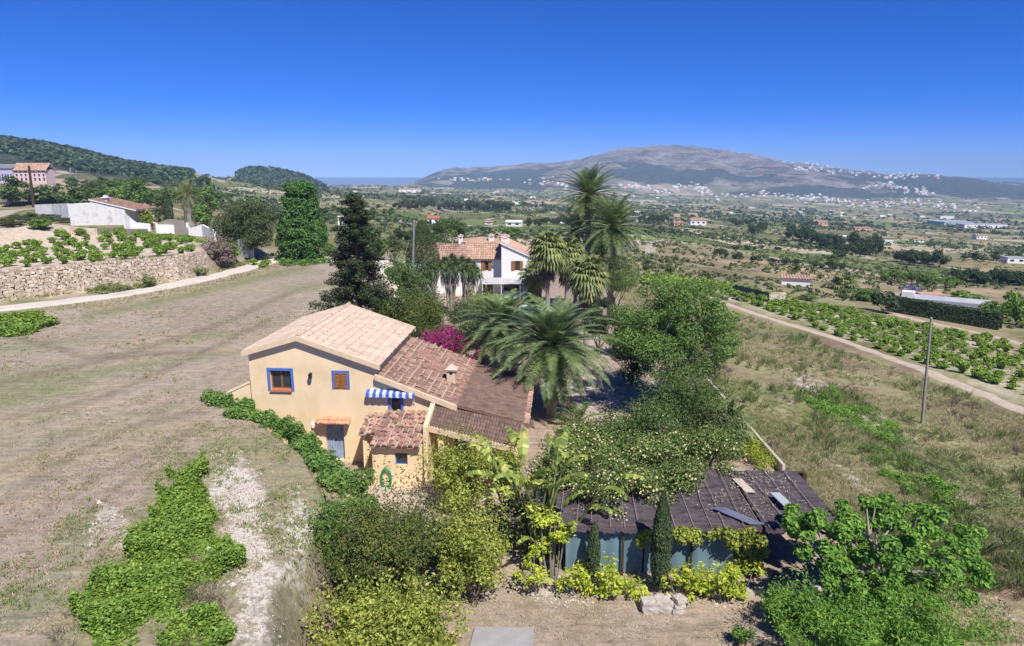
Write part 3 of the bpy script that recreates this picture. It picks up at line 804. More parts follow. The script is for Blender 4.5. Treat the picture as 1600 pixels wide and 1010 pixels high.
def subblobs(rng, c, r, n, rr=(.22, .38), spread=.78, low=-.7):
    out = []; rad = []
    c = np.array(c); r = np.array(r)
    tries = 0
    while len(out) < n and tries < n * 20:
        tries += 1
        d = rng.normal(size=3); d /= np.linalg.norm(d)
        if d[2] < low: continue
        q = spread * rng.random() ** .35
        out.append(c + d * r * q); k = rng.uniform(*rr)
        rad.append([k * r.min() * 1.15 * rng.uniform(.85, 1.3), k * r.min() * 1.15 * rng.uniform(.85, 1.3), k * r.min() * rng.uniform(.7, 1.0)])
    return out, rad

def crown_mb(rng, c, r, nsub, nleaf, size, aspect=.55, mb=None, rr=(.22, .38), low=-.7, inner=.4, up=.35, mi=0, tdir=None, spread=.78):
    mb = mb or MB()
    cs, rs = subblobs(rng, c, r, nsub, rr, spread, low)
    p, nn = shell(rng, cs, rs, nleaf, inner, up)
    V, F = leafq(rng, p, nn, size, aspect, tdir=tdir)
    mb.add(V, F, mi)
    return mb, cs

def trunk_mb(rng, base, top, r0, tips, n=6, bend=.3):
    mb = MB()
    base = np.array(base, float); top = np.array(top, float)
    pts = [base, base * .6 + top * .4 + rng.normal(size=3) * bend * .3 * np.array([1, 1, 0]), top]
    mb.tube(pts, [r0, r0 * .8, r0 * .62], 9)
    for tp in tips:
        tp = np.array(tp); s = pts[1] * .5 + pts[2] * .5 if rng.random() < .5 else pts[2]
        mid = s * .5 + tp * .5 + rng.normal(size=3) * .12 * np.linalg.norm(tp - s) * np.array([1, 1, .5])
        mb.tube([s, mid, tp], [r0 * .45, r0 * .3, r0 * .1], n)
    return mb

def tree(name, loc, label, cat, leaf, h, rx, ry=None, crown_low=.35, nsub=26, nleaf=6000, size=.2, aspect=.55, trunk_r=None, bark='bark', seed=1, group=None, rr=(.22, .4), low=-.95, ntips=8, up=.35, extra=None, tdir=None, inner=.4, spread=.78):
    rng = np.random.default_rng(seed)
    ry = ry or rx
    root = empty(name, loc, 0, None, label, cat, group)
    zc = h * (crown_low + 1) / 2; rz = h * (1 - crown_low) / 2
    mb, cs = crown_mb(rng, (0, 0, zc), (rx, ry, rz), nsub, nleaf, size, aspect, rr=rr, low=low, up=up, tdir=tdir, inner=inner, spread=spread)
    mats = [M[leaf]]
    if extra:
        m2, n2, s2 = extra
        p, nn = shell(rng, [(0, 0, zc)], [(rx * .98, ry * .98, rz * .98)], n2, .85)
        V, F = leafq(rng, p, nn, s2, .8); mb.add(V, F, 1); mats.append(M[m2])
    mb.build('crown', mats, root)
    tr = trunk_r or max(.06, h * .022)
    tips = [cs[i] for i in rng.choice(len(cs), min(ntips, len(cs)), replace=False)]
    trunk_mb(rng, (0, 0, -.3), (0, 0, max(h * crown_low * 1.0, h * .15)), tr, tips).build('trunk', M[bark], root, True)
    return root

def bush(name, loc, label, cat, leaf, h, rx, ry=None, nsub=14, nleaf=2500, size=.14, aspect=.55, seed=1, group=None, rr=(.25, .45), extra=None, stems=6, stem_mat='bark', low=-.98, up=.35, tdir=None, inner=.4):
    rng = np.random.default_rng(seed)
    ry = ry or rx
    root = empty(name, loc, 0, None, label, cat, group)
    mb, cs = crown_mb(rng, (0, 0, h * .5), (rx, ry, h * .52), nsub, nleaf, size, aspect, rr=rr, low=low, up=up, tdir=tdir, inner=inner, spread=.75)
    # stray shoots that break the outline
    k = nleaf // 9
    d = rng.normal(size=(k // 7 + 1, 3)); d[:, 2] = np.abs(d[:, 2]); d /= np.linalg.norm(d, axis=1, keepdims=True)
    pp = []
    for q in d:
        b0 = np.array([0, 0, h * .5]) + q * np.array([rx, ry, h * .52]) * .8
        for s in range(7): pp.append(b0 + (q * .5 + np.array([0, 0, .6])) * s * .055 * max(h, .8) * rng.uniform(.6, 1.2))
    pp = np.array(pp); V, F = leafq(rng, pp + rng.normal(size=pp.shape) * size * .4, rng.normal(size=pp.shape), size, aspect); mb.add(V, F)
    mats = [M[leaf]]
    if extra:
        m2, n2, s2 = extra
        p, nn = shell(rng, cs, [(rx * .3, ry * .3, h * .2)] * len(cs), n2, .8)
        V, F = leafq(rng, p, nn, s2, .85); mb.add(V, F, 1); mats.append(M[m2])
    mb.build('foliage', mats, root)
    sb = MB()
    for i in range(stems):
        t = cs[rng.integers(len(cs))]
        sb.tube([(rng.normal() * rx * .06, rng.normal() * ry * .06, -.2), np.array(t) * np.array([.5, .5, .55]), t], [.02 + h * .012, .015 + h * .008, .008], 5)
    sb.build('stem', M[stem_mat], root, True)
    return root

# ---------------------------------------------------------------- palms
def frond(mb, rng, base, az, el, L, leaflet, nl, droop, width=.03, mi=0):
    """feather palm frond: arching midrib with leaflets on both sides"""
    n = nl; t = np.linspace(0, 1, n)
    e = el - droop * t ** 1.4
    ds = L / n
    hx = np.cumsum(np.cos(e)) * ds; hz = np.cumsum(np.sin(e)) * ds
    dirx = np.array([math.cos(az), math.sin(az), 0])
    pts = np.array(base) + hx[:, None] * dirx + hz[:, None] * np.array([0, 0, 1])
    tan = np.cos(e)[:, None] * dirx + np.sin(e)[:, None] * np.array([0, 0, 1])
    side = np.array([-math.sin(az), math.cos(az), 0]); nrm = np.cross(tan, side)
    prof = np.sin(np.clip(t * 1.02 + .06, 0, 1) * math.pi) ** .55
    q0 = max(1, int(n * .1))
    for sgn in (-1, 1):
        l = leaflet * prof * (0.85 + .3 * rng.random(n))
        fwd = .55 + .25 * rng.random(n)
        v = side * sgn * 1.0 + tan * fwd[:, None] - nrm * (-.25) * 1 + np.array([0, 0, -.22]) * (0.6 + .6 * rng.random(n))[:, None]
        v /= np.linalg.norm(v, axis=1, keepdims=True)
        a = pts - tan * width; b = pts + tan * width; c = pts + v * l[:, None]; d = pts + v * l[:, None] * .55 + tan * width * 1.3
        V = np.stack([a, b, d, c], 1)[q0:].reshape(-1, 3)
        mb.add(V, np.arange(len(V)).reshape(-1, 4), mi)
    step = max(1, n // 7)
    idx = list(range(0, n, step))
    mb.tube([pts[i] for i in idx], [max(.035 * (1 - i / n), .008) * (L / 3) for i in idx], 4, mi, False)

def palm(name, loc, label, h, R, nf, seed, leaf='lf_palm', leaflet=.5, tr=.3, group=None, dead=8, lean=(0, 0), droop=1.5, nl=34, orange=True, elmin=-.75, bulge=1.0):
    rng = np.random.default_rng(seed)
    root = empty(name, loc, 0, None, label, 'palm', group)
    mb = MB(); top = np.array([lean[0], lean[1], h])
    for i in range(nf):
        q = (i + .5) / nf
        el = math.radians(82) * (1 - q) + elmin * q + rng.normal() * .08
        az = i * 2.39996 + rng.normal() * .12
        frond(mb, rng, top + np.array([math.cos(az) * .12, math.sin(az) * .12, -.25 * q]), az, el, R * (0.85 + .25 * rng.random()) * (.8 + .25 * math.sin(q * 3)), leaflet, nl, droop * (.6 + .5 * rng.random()) * (.6 + .5 * (1 - q)))
    mb.build('fronds', M[leaf], root)
    if dead:
        db = MB()
        for i in range(dead):
            az = rng.random() * 6.28
            frond(db, rng, top + np.array([math.cos(az) * .15, math.sin(az) * .15, -.4]), az, -.9 - .4 * rng.random(), R * .6 * (0.8 + .3 * rng.random()), leaflet * .7, 20, .7)
        db.build('dead_fronds', M['thatch'], root)
    tb = MB(); n = 10; pts = []; rad = []
    for i in range(n):
        q = i / (n - 1); pts.append((lean[0] * q ** 1.5, lean[1] * q ** 1.5, -.3 + (h + .1) * q)); rad.append(tr * (1.15 - .25 * q) * (bulge if q > .9 else 1) * (1.0 + .08 * (i % 2)))
    tb.tube(pts, rad, 10)
    # old leaf bases
    for k in range(int(h * 14)):
        q = rng.random() ** .6; z = h * q; az = k * 2.4
        c = np.array([lean[0] * q ** 1.5 + math.cos(az) * tr * 1.02, lean[1] * q ** 1.5 + math.sin(az) * tr * 1.02, z])
        tb.add([c + [-.05, -.05, -.09], c + [.05, .05, -.09], c + [math.cos(az) * .1, math.sin(az) * .1, .1]], [[0, 1, 2]])
    tb.build('trunk', M['palebark'], root, False)
    if orange:
        ob = MB()
        for k in range(26):
            az = rng.random() * 6.28; b0 = top + np.array([0, 0, -.15])
            m_ = b0 + np.array([math.cos(az) * .35, math.sin(az) * .35, .15]) * (R / 3); e_ = b0 + np.array([math.cos(az) * .7, math.sin(az) * .7, -.15]) * (R / 3)
            ob.tube([b0, m_, e_], [.03, .025, .01], 4)
        ob.build('fruit_stalks', M['fruitstalk'], root)
    return root
M['fruitstalk'] = surf('orange_fruit_stalk', [(.42, .2, .04), (.55, .3, .07)], 4, .7, 0)

def fanleaf(mb, rng, c, d, R, mi=0, droop=.35, seg=16):
    """one round palm fan of narrow blades held on direction d"""
    d = d / np.linalg.norm(d); s = np.cross(d, [0, 0, 1.]); s /= (np.linalg.norm(s) + 1e-9); n = np.cross(s, d)
    for k in range(seg):
        a = (k / (seg - 1) - .5) * 4.1
        v = d * math.cos(a) + s * math.sin(a)
        w = s * math.cos(a) - d * math.sin(a)
        l = R * (.75 + .25 * math.cos(a)) * rng.uniform(.9, 1.1)
        m_ = c + v * l * .6 + n * .03; e_ = c + v * l + np.array([0, 0, -droop * l * rng.uniform(.6, 1.3)])
        ww = R * .085
        mb.add([c, m_ + w * ww, e_, m_ - w * ww], [[0, 1, 2, 3]], mi)

def fanpalm(name, loc, label, h, R, nf, seed, leaf='lf_fan', skirt=True, tr=.22, group=None, fan=.75):
    rng = np.random.default_rng(seed)
    root = empty(name, loc, 0, None, label, 'palm', group)
    mb = MB(); st = MB(); top = np.array([0, 0, h])
    for i in range(nf):
        q = (i + .5) / nf; el = math.radians(78) * (1 - q) - .9 * q; az = i * 2.4 + rng.normal() * .15
        d = np.array([math.cos(az) * math.cos(el), math.sin(az) * math.cos(el), math.sin(el)])
        c = top + d * R * rng.uniform(.5, .65)
        st.tube([top, top * .4 + c * .6 + [0, 0, .06], c], [.03, .022, .015], 4)
        fanleaf(mb, rng, c, d + np.array([0, 0, -.35]), R * fan * rng.uniform(.65, .85))
    mb.build('fronds', M[leaf], root); st.build('leaf_stalks', M[leaf], root)
    if skirt:
        sk = MB()
        for i in range(60):
            az = rng.random() * 6.28; z = h - rng.random() * min(h * .5, 2.2) - .3
            c = np.array([math.cos(az) * tr * 1.3, math.sin(az) * tr * 1.3, z])
            fanleaf(sk, rng, c, np.array([math.cos(az) * .45, math.sin(az) * .45, -1.]), .95 * R / 1.8, 0, .2, 9)
        sk.build('dead_frond_skirt', M['thatch'], root)
    tb = MB(); tb.tube([(0, 0, -.3), (.05, 0, h * .5), (0, 0, h)], [tr * 1.3, tr, tr * .85], 9); tb.build('trunk', M['palebark'], root, True)
    return root

def yucca(name, loc, label, heads, seed, group=None, blade=.8):
    rng = np.random.default_rng(seed)
    root = empty(name, loc, 0, None, label, 'yucca', group)
    tb = MB(); mb = MB(); db = MB()
    for (hx, hy, hz) in heads:
        tip = np.array([hx, hy, hz])
        tb.tube([(hx * .12, hy * .12, -.3), (hx * .5, hy * .5, hz * .5), tip], [.2, .13, .09], 7)
        n = 230
        el = rng.uniform(-.9, 1.5, n); az = rng.random(n) * 6.28
        d = np.stack([np.cos(az) * np.cos(el), np.sin(az) * np.cos(el), np.sin(el)], 1)
        s = np.cross(d, [0, 0, 1.]); s /= np.linalg.norm(s, axis=1, keepdims=True) + 1e-9
        l = blade * rng.uniform(.75, 1.15, n)[:, None]
        c0 = tip + d * .05; m_ = tip + d * l * .55 + [0, 0, .04]; e_ = tip + d * l + np.stack([0 * az, 0 * az, -.28 * l[:, 0]], 1)
        V = np.stack([c0, m_ + s * .04, e_, m_ - s * .04], 1).reshape(-1, 3); mb.add(V, np.arange(4 * n).reshape(-1, 4))
        n = 80; az = rng.random(n) * 6.28; zz = tip[2] - .2 - rng.random(n) * 1.5
        f = np.clip(zz / tip[2], 0, 1)
        c0 = np.stack([tip[0] * f + np.cos(az) * .09, tip[1] * f + np.sin(az) * .09, zz], 1)
        e_ = c0 + np.stack([np.cos(az) * .28, np.sin(az) * .28, -.6 - .3 * rng.random(n)], 1); s = np.stack([-np.sin(az), np.cos(az), 0 * az], 1) * .04
        m_ = (c0 + e_) / 2 + np.stack([np.cos(az) * .08, np.sin(az) * .08, 0 * az], 1)
        V = np.stack([c0, m_ + s, e_, m_ - s], 1).reshape(-1, 3); db.add(V, np.arange(4 * n).reshape(-1, 4))
    tb.build('trunk', M['palebark'], root, True); mb.build('crown', M['lf_yucca'], root); db.build('dead_leaf_skirt', M['yuccaskirt'], root)
    return root
M['yuccaskirt'] = surf('grey_dead_yucca_leaf', [(.22, .19, .18), (.38, .34, .32)], 5, .95, .2, island=.2)

def paddles(name, loc, label, leaves, seed, leaf='lf_banana', cat='strelitzia'):
    """banana-like plant: stalks fanned out, each with a long torn blade"""
    rng = np.random.default_rng(seed)
    root = empty(name, loc, 0, None, label, cat)
    mb = MB(); st = MB()
    for (bx, by, H_, az, tilt, L, W) in leaves:
        b0 = np.array([bx, by, 0]); d = np.array([math.cos(az) * math.sin(tilt), math.sin(az) * math.sin(tilt), math.cos(tilt)])
        p0 = b0 + d * H_
        st.tube([b0 - [0, 0, .2], b0 * .5 + p0 * .5, p0], [.07, .05, .03], 6)
        n = 12; pts = []; p = p0.copy(); dd = d.copy()
        for i in range(n + 1):
            pts.append(p.copy()); dd = dd + np.array([math.cos(az) * .06, math.sin(az) * .06, -.11]); dd /= np.linalg.norm(dd); p = p + dd * L / n
        s = np.array([-math.sin(az), math.cos(az), 0])
        for i in range(n):
            q0, q1 = i / n, (i + 1) / n
            w0 = W * math.sin(min(1, q0 * 1.3 + .12) * math.pi * .86) ; w1 = W * math.sin(min(1, q1 * 1.3 + .12) * math.pi * .86) if i < n - 1 else .02
            for sg in (-1, 1):
                dz = -abs(rng.normal()) * .07 - .05
                mb.add([pts[i], pts[i + 1] - (pts[i + 1] - pts[i]) * .06, pts[i + 1] + s * sg * w1 + [0, 0, dz], pts[i] + s * sg * w0 + (pts[i + 1] - pts[i]) * .1 + [0, 0, dz]], [[0, 1, 2, 3]])
    mb.build('foliage', M[leaf], root); st.build('stalks', M['lf_fan'], root)
    return root

def cypress(name, loc, label, h, r, nleaf, size, seed, leaf='lf_cypress', cat='cypress', group=None, blunt=False):
    rng = np.random.default_rng(seed)
    root = empty(name, loc, 0, None, label, cat, group)
    n = nleaf; q = rng.random(n); az = rng.random(n) * 6.28
    prof = (np.minimum(1, (1 - q) * (2.2 if not blunt else 4)) ** .6) * np.minimum(1, .65 + q * 1.5)
    lump = .86 + .28 * vnoise(az * 1.6, q * h / r * .9, seed)
    rad = r * prof * lump * (1 - .35 * rng.random(n) ** 2)
    p = np.stack([np.cos(az) * rad, np.sin(az) * rad, .08 * h + q * h * .92], 1)
    nn = np.stack([np.cos(az), np.sin(az), 0 * az + .25], 1) + rng.normal(size=(n, 3)) * .4
    V, F = leafq(rng, p, nn, size, .45, tdir=np.array([0, 0, 1.]))
    mb = MB(); mb.add(V, F); mb.build('crown', M[leaf], root)
    tb = MB(); tb.tube([(0, 0, -.3), (0, 0, h * .85)], [r * .16, r * .05], 7); tb.build('trunk', M['bark'], root)
    return root
# ---------------------------------------------------------------- building helpers
def tiles(mb, O, U, D, W, L, pw=.22, cl=.4, r=None, mi=0, seed=0, lift=.03, wob=.012):
    """barrel roof tiles: columns across U, courses down D; every tile its own curved piece"""
    rng = np.random.default_rng(seed)
    O = np.array(O, float); U = np.array(U, float); U /= np.linalg.norm(U); D = np.array(D, float); D /= np.linalg.norm(D)
    Nn = np.cross(D, U); Nn = Nn if Nn[2] > 0 else -Nn
    r = r or pw * .43
    nc = max(1, int(round(W / pw))); pw = W / nc; nr = max(1, int(round(L / cl))); cl = L / nr
    I, J = np.meshgrid(np.arange(nc), np.arange(nr)); I = I.ravel(); J = J.ravel(); n = len(I)
    cx = (I + .5) * pw + rng.normal(size=n) * wob; s0 = J * cl + rng.normal(size=n) * wob * 1.5; s1 = s0 + cl * 1.1
    s1 = np.minimum(s1, L + .06)
    th = np.linspace(0, math.pi, 5)
    V = []
    for (s, rr, dz) in ((s0, r * .86, 0.0), (s1, r * 1.04, lift)):
        for t in th:
            across = cx + math.cos(t) * rr; up = math.sin(t) * rr * .72 + dz + .01
            V.append(O + np.outer(across, U) + np.outer(s, D) + np.outer(up * np.ones(n), Nn))
    V = np.stack(V, 1)                                    # n,10,3
    base = (np.arange(n) * 10)[:, None]
    F = np.concatenate([base + np.array([[k, k + 1, k + 6, k + 5]]) for k in range(4)])
    mb.add(V.reshape(-1, 3), F, mi)
    F2 = base + np.array([[5, 6, 7, 8, 9]]); mb.add(V.reshape(-1, 3), F2, mi)

def slab(mb, O, U, D, W, L, t=.1, mi=0):
    O = np.array(O, float); U = np.array(U, float); U /= np.linalg.norm(U); D = np.array(D, float); D /= np.linalg.norm(D)
    Nn = np.cross(D, U); Nn = Nn if Nn[2] > 0 else -Nn
    c = [O, O + U * W, O + U * W + D * L, O + D * L]; lo = [p - Nn * t for p in c]
    mb.add(c + lo, [[0, 1, 2, 3], [7, 6, 5, 4], [0, 4, 5, 1], [1, 5, 6, 2], [2, 6, 7, 3], [3, 7, 4, 0]], mi)

def wallface(mb, y0, y1, x0, x1, z0, top, holes, mi=0, breaks=()):
    """a wall across y with real openings: strips between opening edges, and the reveals"""
    xs = sorted(set([x0, x1] + [h[0] for h in holes] + [h[1] for h in holes] + list(breaks)))
    for a, b in zip(xs[:-1], xs[1:]):
        hs = sorted([h for h in holes if h[0] <= a + 1e-6 and h[1] >= b - 1e-6], key=lambda h: h[2])
        lo = z0
        segs = []
        for h in hs: segs.append((lo, lo, h[2], h[2])); lo = h[3]
        segs.append((lo, lo, top(a + 1e-6), top(b - 1e-6)))
        for la, lb, ta, tb_ in segs:
            for y, fl in ((y0, 0), (y1, 1)):
                q = [(a, y, la), (b, y, lb), (b, y, tb_), (a, y, ta)]
                mb.add(q if not fl else q[::-1], [[0, 1, 2, 3]], mi)
        mb.add([(a, y0, top(a + 1e-6)), (b, y0, top(b - 1e-6)), (b, y1, top(b - 1e-6)), (a, y1, top(a + 1e-6))], [[0, 1, 2, 3]], mi)
    for (a, b, c, d) in holes:
        for q in ([(a, y0, c), (a, y1, c), (a, y1, d), (a, y0, d)], [(b, y0, c), (b, y0, d), (b, y1, d), (b, y1, c)],
                  [(a, y0, c), (b, y0, c), (b, y1, c), (a, y1, c)], [(a, y0, d), (a, y1, d), (b, y1, d), (b, y0, d)]):
            mb.add(q, [[0, 1, 2, 3]], mi)
    for x in (x0, x1):
        t = top(x + 1e-6 if x == x0 else x - 1e-6)
        mb.add([(x, y0, z0), (x, y1, z0), (x, y1, t), (x, y0, t)], [[0, 1, 2, 3]], mi)

def part(mb, name, mats, root, label=None, smooth=False):
    o = mb.build(name, mats, root, smooth)
    if label: o["label"] = label
    return o

# ---------------------------------------------------------------- the yellow farmhouse
HO = np.array([-13.93, 34.1]); HR = -0.07
HE1 = np.array([math.cos(HR), math.sin(HR)]); HE2 = np.array([-math.sin(HR), math.cos(HR)])
def LP(u, v, yl):                       # sight line -> local (x,z) on the house plane y = yl
    r = ray(u, v)
    q = HO + HE2 * yl
    t = (q @ HE2) / (r[:2] @ HE2)
    p = r[:2] * t
    return ((p - HO) @ HE1, CAMZ + r[2] * t)
def LW(x, y, z=0.0):
    p = HO + HE1 * x + HE2 * y
    return (p[0], p[1], z)

def farmhouse():
    R_ = empty('farmhouse', (HO[0], HO[1], 0), HR, None, 'yellow ochre farmhouse with pink tiled gable roof and blue framed windows', 'house')
    XW, YL = 7.15, 8.9
    zl, zr, zp, xp = 6.0, 5.42, 6.86, 2.9
    # openings measured on the wall plane
    a = LP(421, 579, .25); b = LP(456, 610, .25); win = (a[0], b[0], b[1], a[1])
    a = LP(522, 583, .25); b = LP(543, 607, .25); shu = (a[0], b[0], b[1], a[1])
    a = LP(508, 661, .25); b = LP(540, 726, .25); dor = (a[0], b[0], 0.1, a[1])
    a = LP(610, 622, .25); b = LP(627, 645, .25); kit = (a[0], b[0], b[1], a[1])
    w = MB()
    def topA(x): return (zl - .15 + (zp - zl) * (x / xp)) if x < xp else (zp - .15 + (zr - zp) * (x - xp) / (XW - xp))
    wallface(w, .25, .6, .2, 6.95, -.3, topA, [win, shu, dor], 0, [xp])
    def topB(x): return 4.87 - .374 * (x - 6.8) - .12
    wallface(w, .252, .6, 6.95, 10.9, -.3, topB, [(max(kit[0], 6.99), kit[1], kit[2], kit[3])], 0)
    wallface(w, 8.3, 8.65, .2, 6.95, -.3, topA, [], 0, [xp])
    wallface(w, 8.3, 8.65, 6.95, 10.9, -.3, topB, [], 0)
    w.b2(.2, .55, .6, 8.3, -.3, topA(.2)); w.b2(6.6, 6.948, .6, 8.3, -.3, topA(6.9)); w.b2(10.6, 10.9, .6, 8.3, -.3, topB(10.9))
    w.b2(10.9, 14.1, .9, 1.15, -.3, 2.4); w.b2(13.9, 14.15, 1.15, 8.0, -.3, 2.3); w.b2(10.9, 13.9, 7.7, 8.0, -.3, 2.35)
    part(w, 'wall', M['ochre'], R_)
    # upper roof: two tiled slopes, verge band
    rf = MB()
    dL = np.array([-xp, 0, zl - zp]); lL = np.linalg.norm(dL); dR = np.array([XW - xp, 0, zr - zp]); lR = np.linalg.norm(dR)
    slab(rf, (xp, .06, zp), (0, 1, 0), dL, YL - .12, lL, .1, 0); slab(rf, (xp, .06, zp), (0, 1, 0), dR, YL - .12, lR, .1, 0)
    tiles(rf, (xp, .12, zp), (0, 1, 0), dL, YL - .24, lL, .2, .42, mi=1, seed=1, r=.094); tiles(rf, (xp, .12, zp), (0, 1, 0), dR, YL - .24, lR, .2, .42, mi=1, seed=2, r=.094)
    tiles(rf, (xp - .1, 0, zp + .02), (1, 0, 0), (0, 1, 0), .24, YL, .24, .42, mi=1, seed=3, r=.12)
    roof = part(rf, 'roof', [M['tile_base'], M['tile_pale']], R_)
    vb = MB()
    for (x0, z0, x1, z1) in ((-.05, zl - .02, xp, zp), (xp, zp, XW + .03, zr - .02)):
        for (ya, yb) in ((-.04, .12), (YL - .1, YL + .04)):
            vb = MB(); vb.add([(x0, ya, z0 - .2), (x1, ya, z1 - .2), (x1, ya, z1 + .07), (x0, ya, z0 + .07), (x0, yb, z0 - .2), (x1, yb, z1 - .2), (x1, yb, z1 + .07), (x0, yb, z0 + .07)],
                   [[0, 1, 2, 3], [5, 4, 7, 6], [3, 2, 6, 7], [1, 0, 4, 5], [0, 3, 7, 4], [2, 1, 5, 6]])
            part(vb, 'verge', M['cream'], roof)
    # lower tiled roof
    r2 = MB(); dB = np.array([4.2, 0, -1.57]); lB = np.linalg.norm(dB)
    slab(r2, (6.96, .1, 4.83), (0, 1, 0), dB, YL - .2, lB - .12, .12, 0)
    tiles(r2, (6.96, .16, 4.84), (0, 1, 0), dB, YL - .32, lB - .08, .23, .4, mi=1, seed=5, lift=.04, wob=.022)
    # mortar-bedded joints across the old tiles
    rng = np.random.default_rng(4); du = dB / lB
    for k in range(1, 11):
        s = k * .4; x, z = 6.96 + du[0] * s, 4.84 + du[2] * s
        y = .2
        while y < YL - .4:
            l = rng.uniform(.25, .8)
            if rng.random() < .62: r2.box((x, min(y + l / 2, YL - .4), z + .125), (.075, l, .05), 2)
            y += l
    for k in range(2, 38, 4):
        y = .16 + k * .23
        s = rng.uniform(.1, .6)
        while s < 4.2:
            l = rng.uniform(.3, .8)
            if rng.random() < .55:
                x = 6.96 + du[0] * (s + l / 2); z = 4.84 + du[2] * (s + l / 2)
                r2.add([(x - l / 2 * du[0], y - .03, z - l / 2 * du[2] + .12), (x + l / 2 * du[0], y - .03, z + l / 2 * du[2] + .12), (x + l / 2 * du[0], y + .03, z + l / 2 * du[2] + .12), (x - l / 2 * du[0], y + .03, z - l / 2 * du[2] + .12)], [[0, 1, 2, 3]], 2)
            s += l + .1
    lower = part(r2, 'roof', [M['tile_base'], M['tile_brown'], M['tile_mortar']], R_, 'lower roof of weathered red brown tiles with cream mortar')
    vb = MB(); x0, z0, x1, z1 = 6.9, 4.86, 11.12, 3.28
    vb.add([(x0, -.02, z0 - .2), (x1, -.02, z1 - .2), (x1, -.02, z1 + .08), (x0, -.02, z0 + .08), (x0, .16, z0 - .2), (x1, .16, z1 - .2), (x1, .16, z1 + .08), (x0, .16, z0 + .08)],
           [[0, 1, 2, 3], [5, 4, 7, 6], [3, 2, 6, 7], [1, 0, 4, 5], [0, 3, 7, 4], [2, 1, 5, 6]])
    part(vb, 'verge', M['cream'], lower)
    ch = MB(); ch.b2(-.24, .24, -.24, .24, -.4, .75); 
    c_o = part(ch, 'chimney', M['cream'], lower); c_o.location = (10.35, 3.3, 3.55)
    cp = MB(); cp.b2(-.32, .32, -.32, .32, .753, .83); cp.add([(-.36, -.36, .84), (.36, -.36, .84), (.36, .36, .84), (-.36, .36, .84), (0, 0, 1.12)], [[0, 1, 4], [1, 2, 4], [2, 3, 4], [3, 0, 4]]); cp.add([(-.36, -.36, .835), (.36, -.36, .835), (.36, .36, .835), (-.36, .36, .835)], [[3, 2, 1, 0]])
    cpo = part(cp, 'chimney_cap', M['tile_pale'], lower); cpo.location = c_o.location
    fl = MB(); fl.b2(-.08, .08, -.245, -.2, .55, .7); flo = part(fl, 'flue_opening', M['black'], lower); flo.location = c_o.location
    # dark porch roof: side slope and front slope
    r3 = MB()
    dA = np.array([3.5, 0, -.85]); lA = np.linalg.norm(dA)
    slab(r3, (11.05, .1, 3.36), (0, 1, 0), dA, 7.9, lA, .1, 0); tiles(r3, (11.05, .1, 3.37), (0, 1, 0), dA, 7.9, lA, .19, .3, mi=0, seed=8, lift=.018, r=.07)
    P0 = np.array([10.0, .2, 3.34]); P1 = np.array([14.5, .12, 2.46]); P2 = np.array([14.3, -2.1, 1.98]); P3 = np.array([10.0, -1.75, 2.84])
    ns = 30
    for i in range(ns):
        a0, a1 = i / ns, (i + 1) / ns
        A0 = P0 * (1 - a0) + P1 * a0; B0 = P3 * (1 - a0) + P2 * a0; A1 = P0 * (1 - a1) + P1 * a1; B1 = P3 * (1 - a1) + P2 * a1
        for j in range(6):
            t0, t1 = j / 6, (j + 1.1) / 6
            q = [A0 * (1 - t0) + B0 * t0, A1 * (1 - t0) + B1 * t0, A1 * (1 - t1) + B1 * t1, A0 * (1 - t1) + B0 * t1]
            m0 = (q[0] + q[1]) / 2 + [0, 0, .055]; m1 = (q[2] + q[3]) / 2 + [0, 0, .08]
            for k in (2, 3): q[k] = q[k] + [0, 0, .025]
            r3.add([q[0], m0, m1, q[3], q[1], q[2]], [[0, 1, 2, 3], [1, 4, 5, 2]], 0)
    lo = [p - [0, 0, .12] for p in (P0, P1, P2, P3)]
    r3.add([P0, P1, P2, P3] + lo, [[7, 6, 5, 4], [0, 4, 5, 1], [1, 5, 6, 2], [2, 6, 7, 3], [3, 7, 4, 0], [0, 1, 2, 3]], 1)
    pr = part(r3, 'roof', [M['tile_dark'], M['cream']], R_, 'dark grey brown tiled roof over the porch')
    er = MB(); tiles(er, (14.5, .1, 2.52), (0, 1, 0), (1, 0, -.3), 7.9, .32, .19, .3, seed=9, r=.085); part(er, 'roof_edge', M['tile_annex'], pr, 'edging of redder barrel tiles')
    fs = MB(); fs.add([P3 + [0, -.06, -.2], P2 + [0, -.06, -.2], P2 + [0, -.06, .06], P3 + [0, -.06, .06], P3 + [0, .1, -.2], P2 + [0, .1, -.2], P2 + [0, .1, .06], P3 + [0, .1, .06]], [[0, 1, 2, 3], [5, 4, 7, 6], [3, 2, 6, 7], [1, 0, 4, 5], [0, 3, 7, 4], [2, 1, 5, 6]])
    part(fs, 'fascia', M['cream'], pr)
    pl = MB()
    pl.prism([(-2.15, -.3), (.25, -.3), (.25, 3.55), (.0, 3.5), (-2.15, 3.02)], 'x', 9.78, 10.0)
    part(pl, 'porch_wall', M['ochre'], R_)
    for x, y in ((10.55, -1.5), (14.05, -1.85)):
        c = MB(); c.b2(x - .14, x + .14, y - .14, y + .14, -.3, 2.62 if x < 12 else 1.95); part(c, 'porch_pillar', M['ochre'], R_)
    bw = MB(); bw.b2(10.75, 11.45, .8, .895, .0, 2.35); part(bw, 'door', M['blue'], R_, 'blue door in the shaded porch')
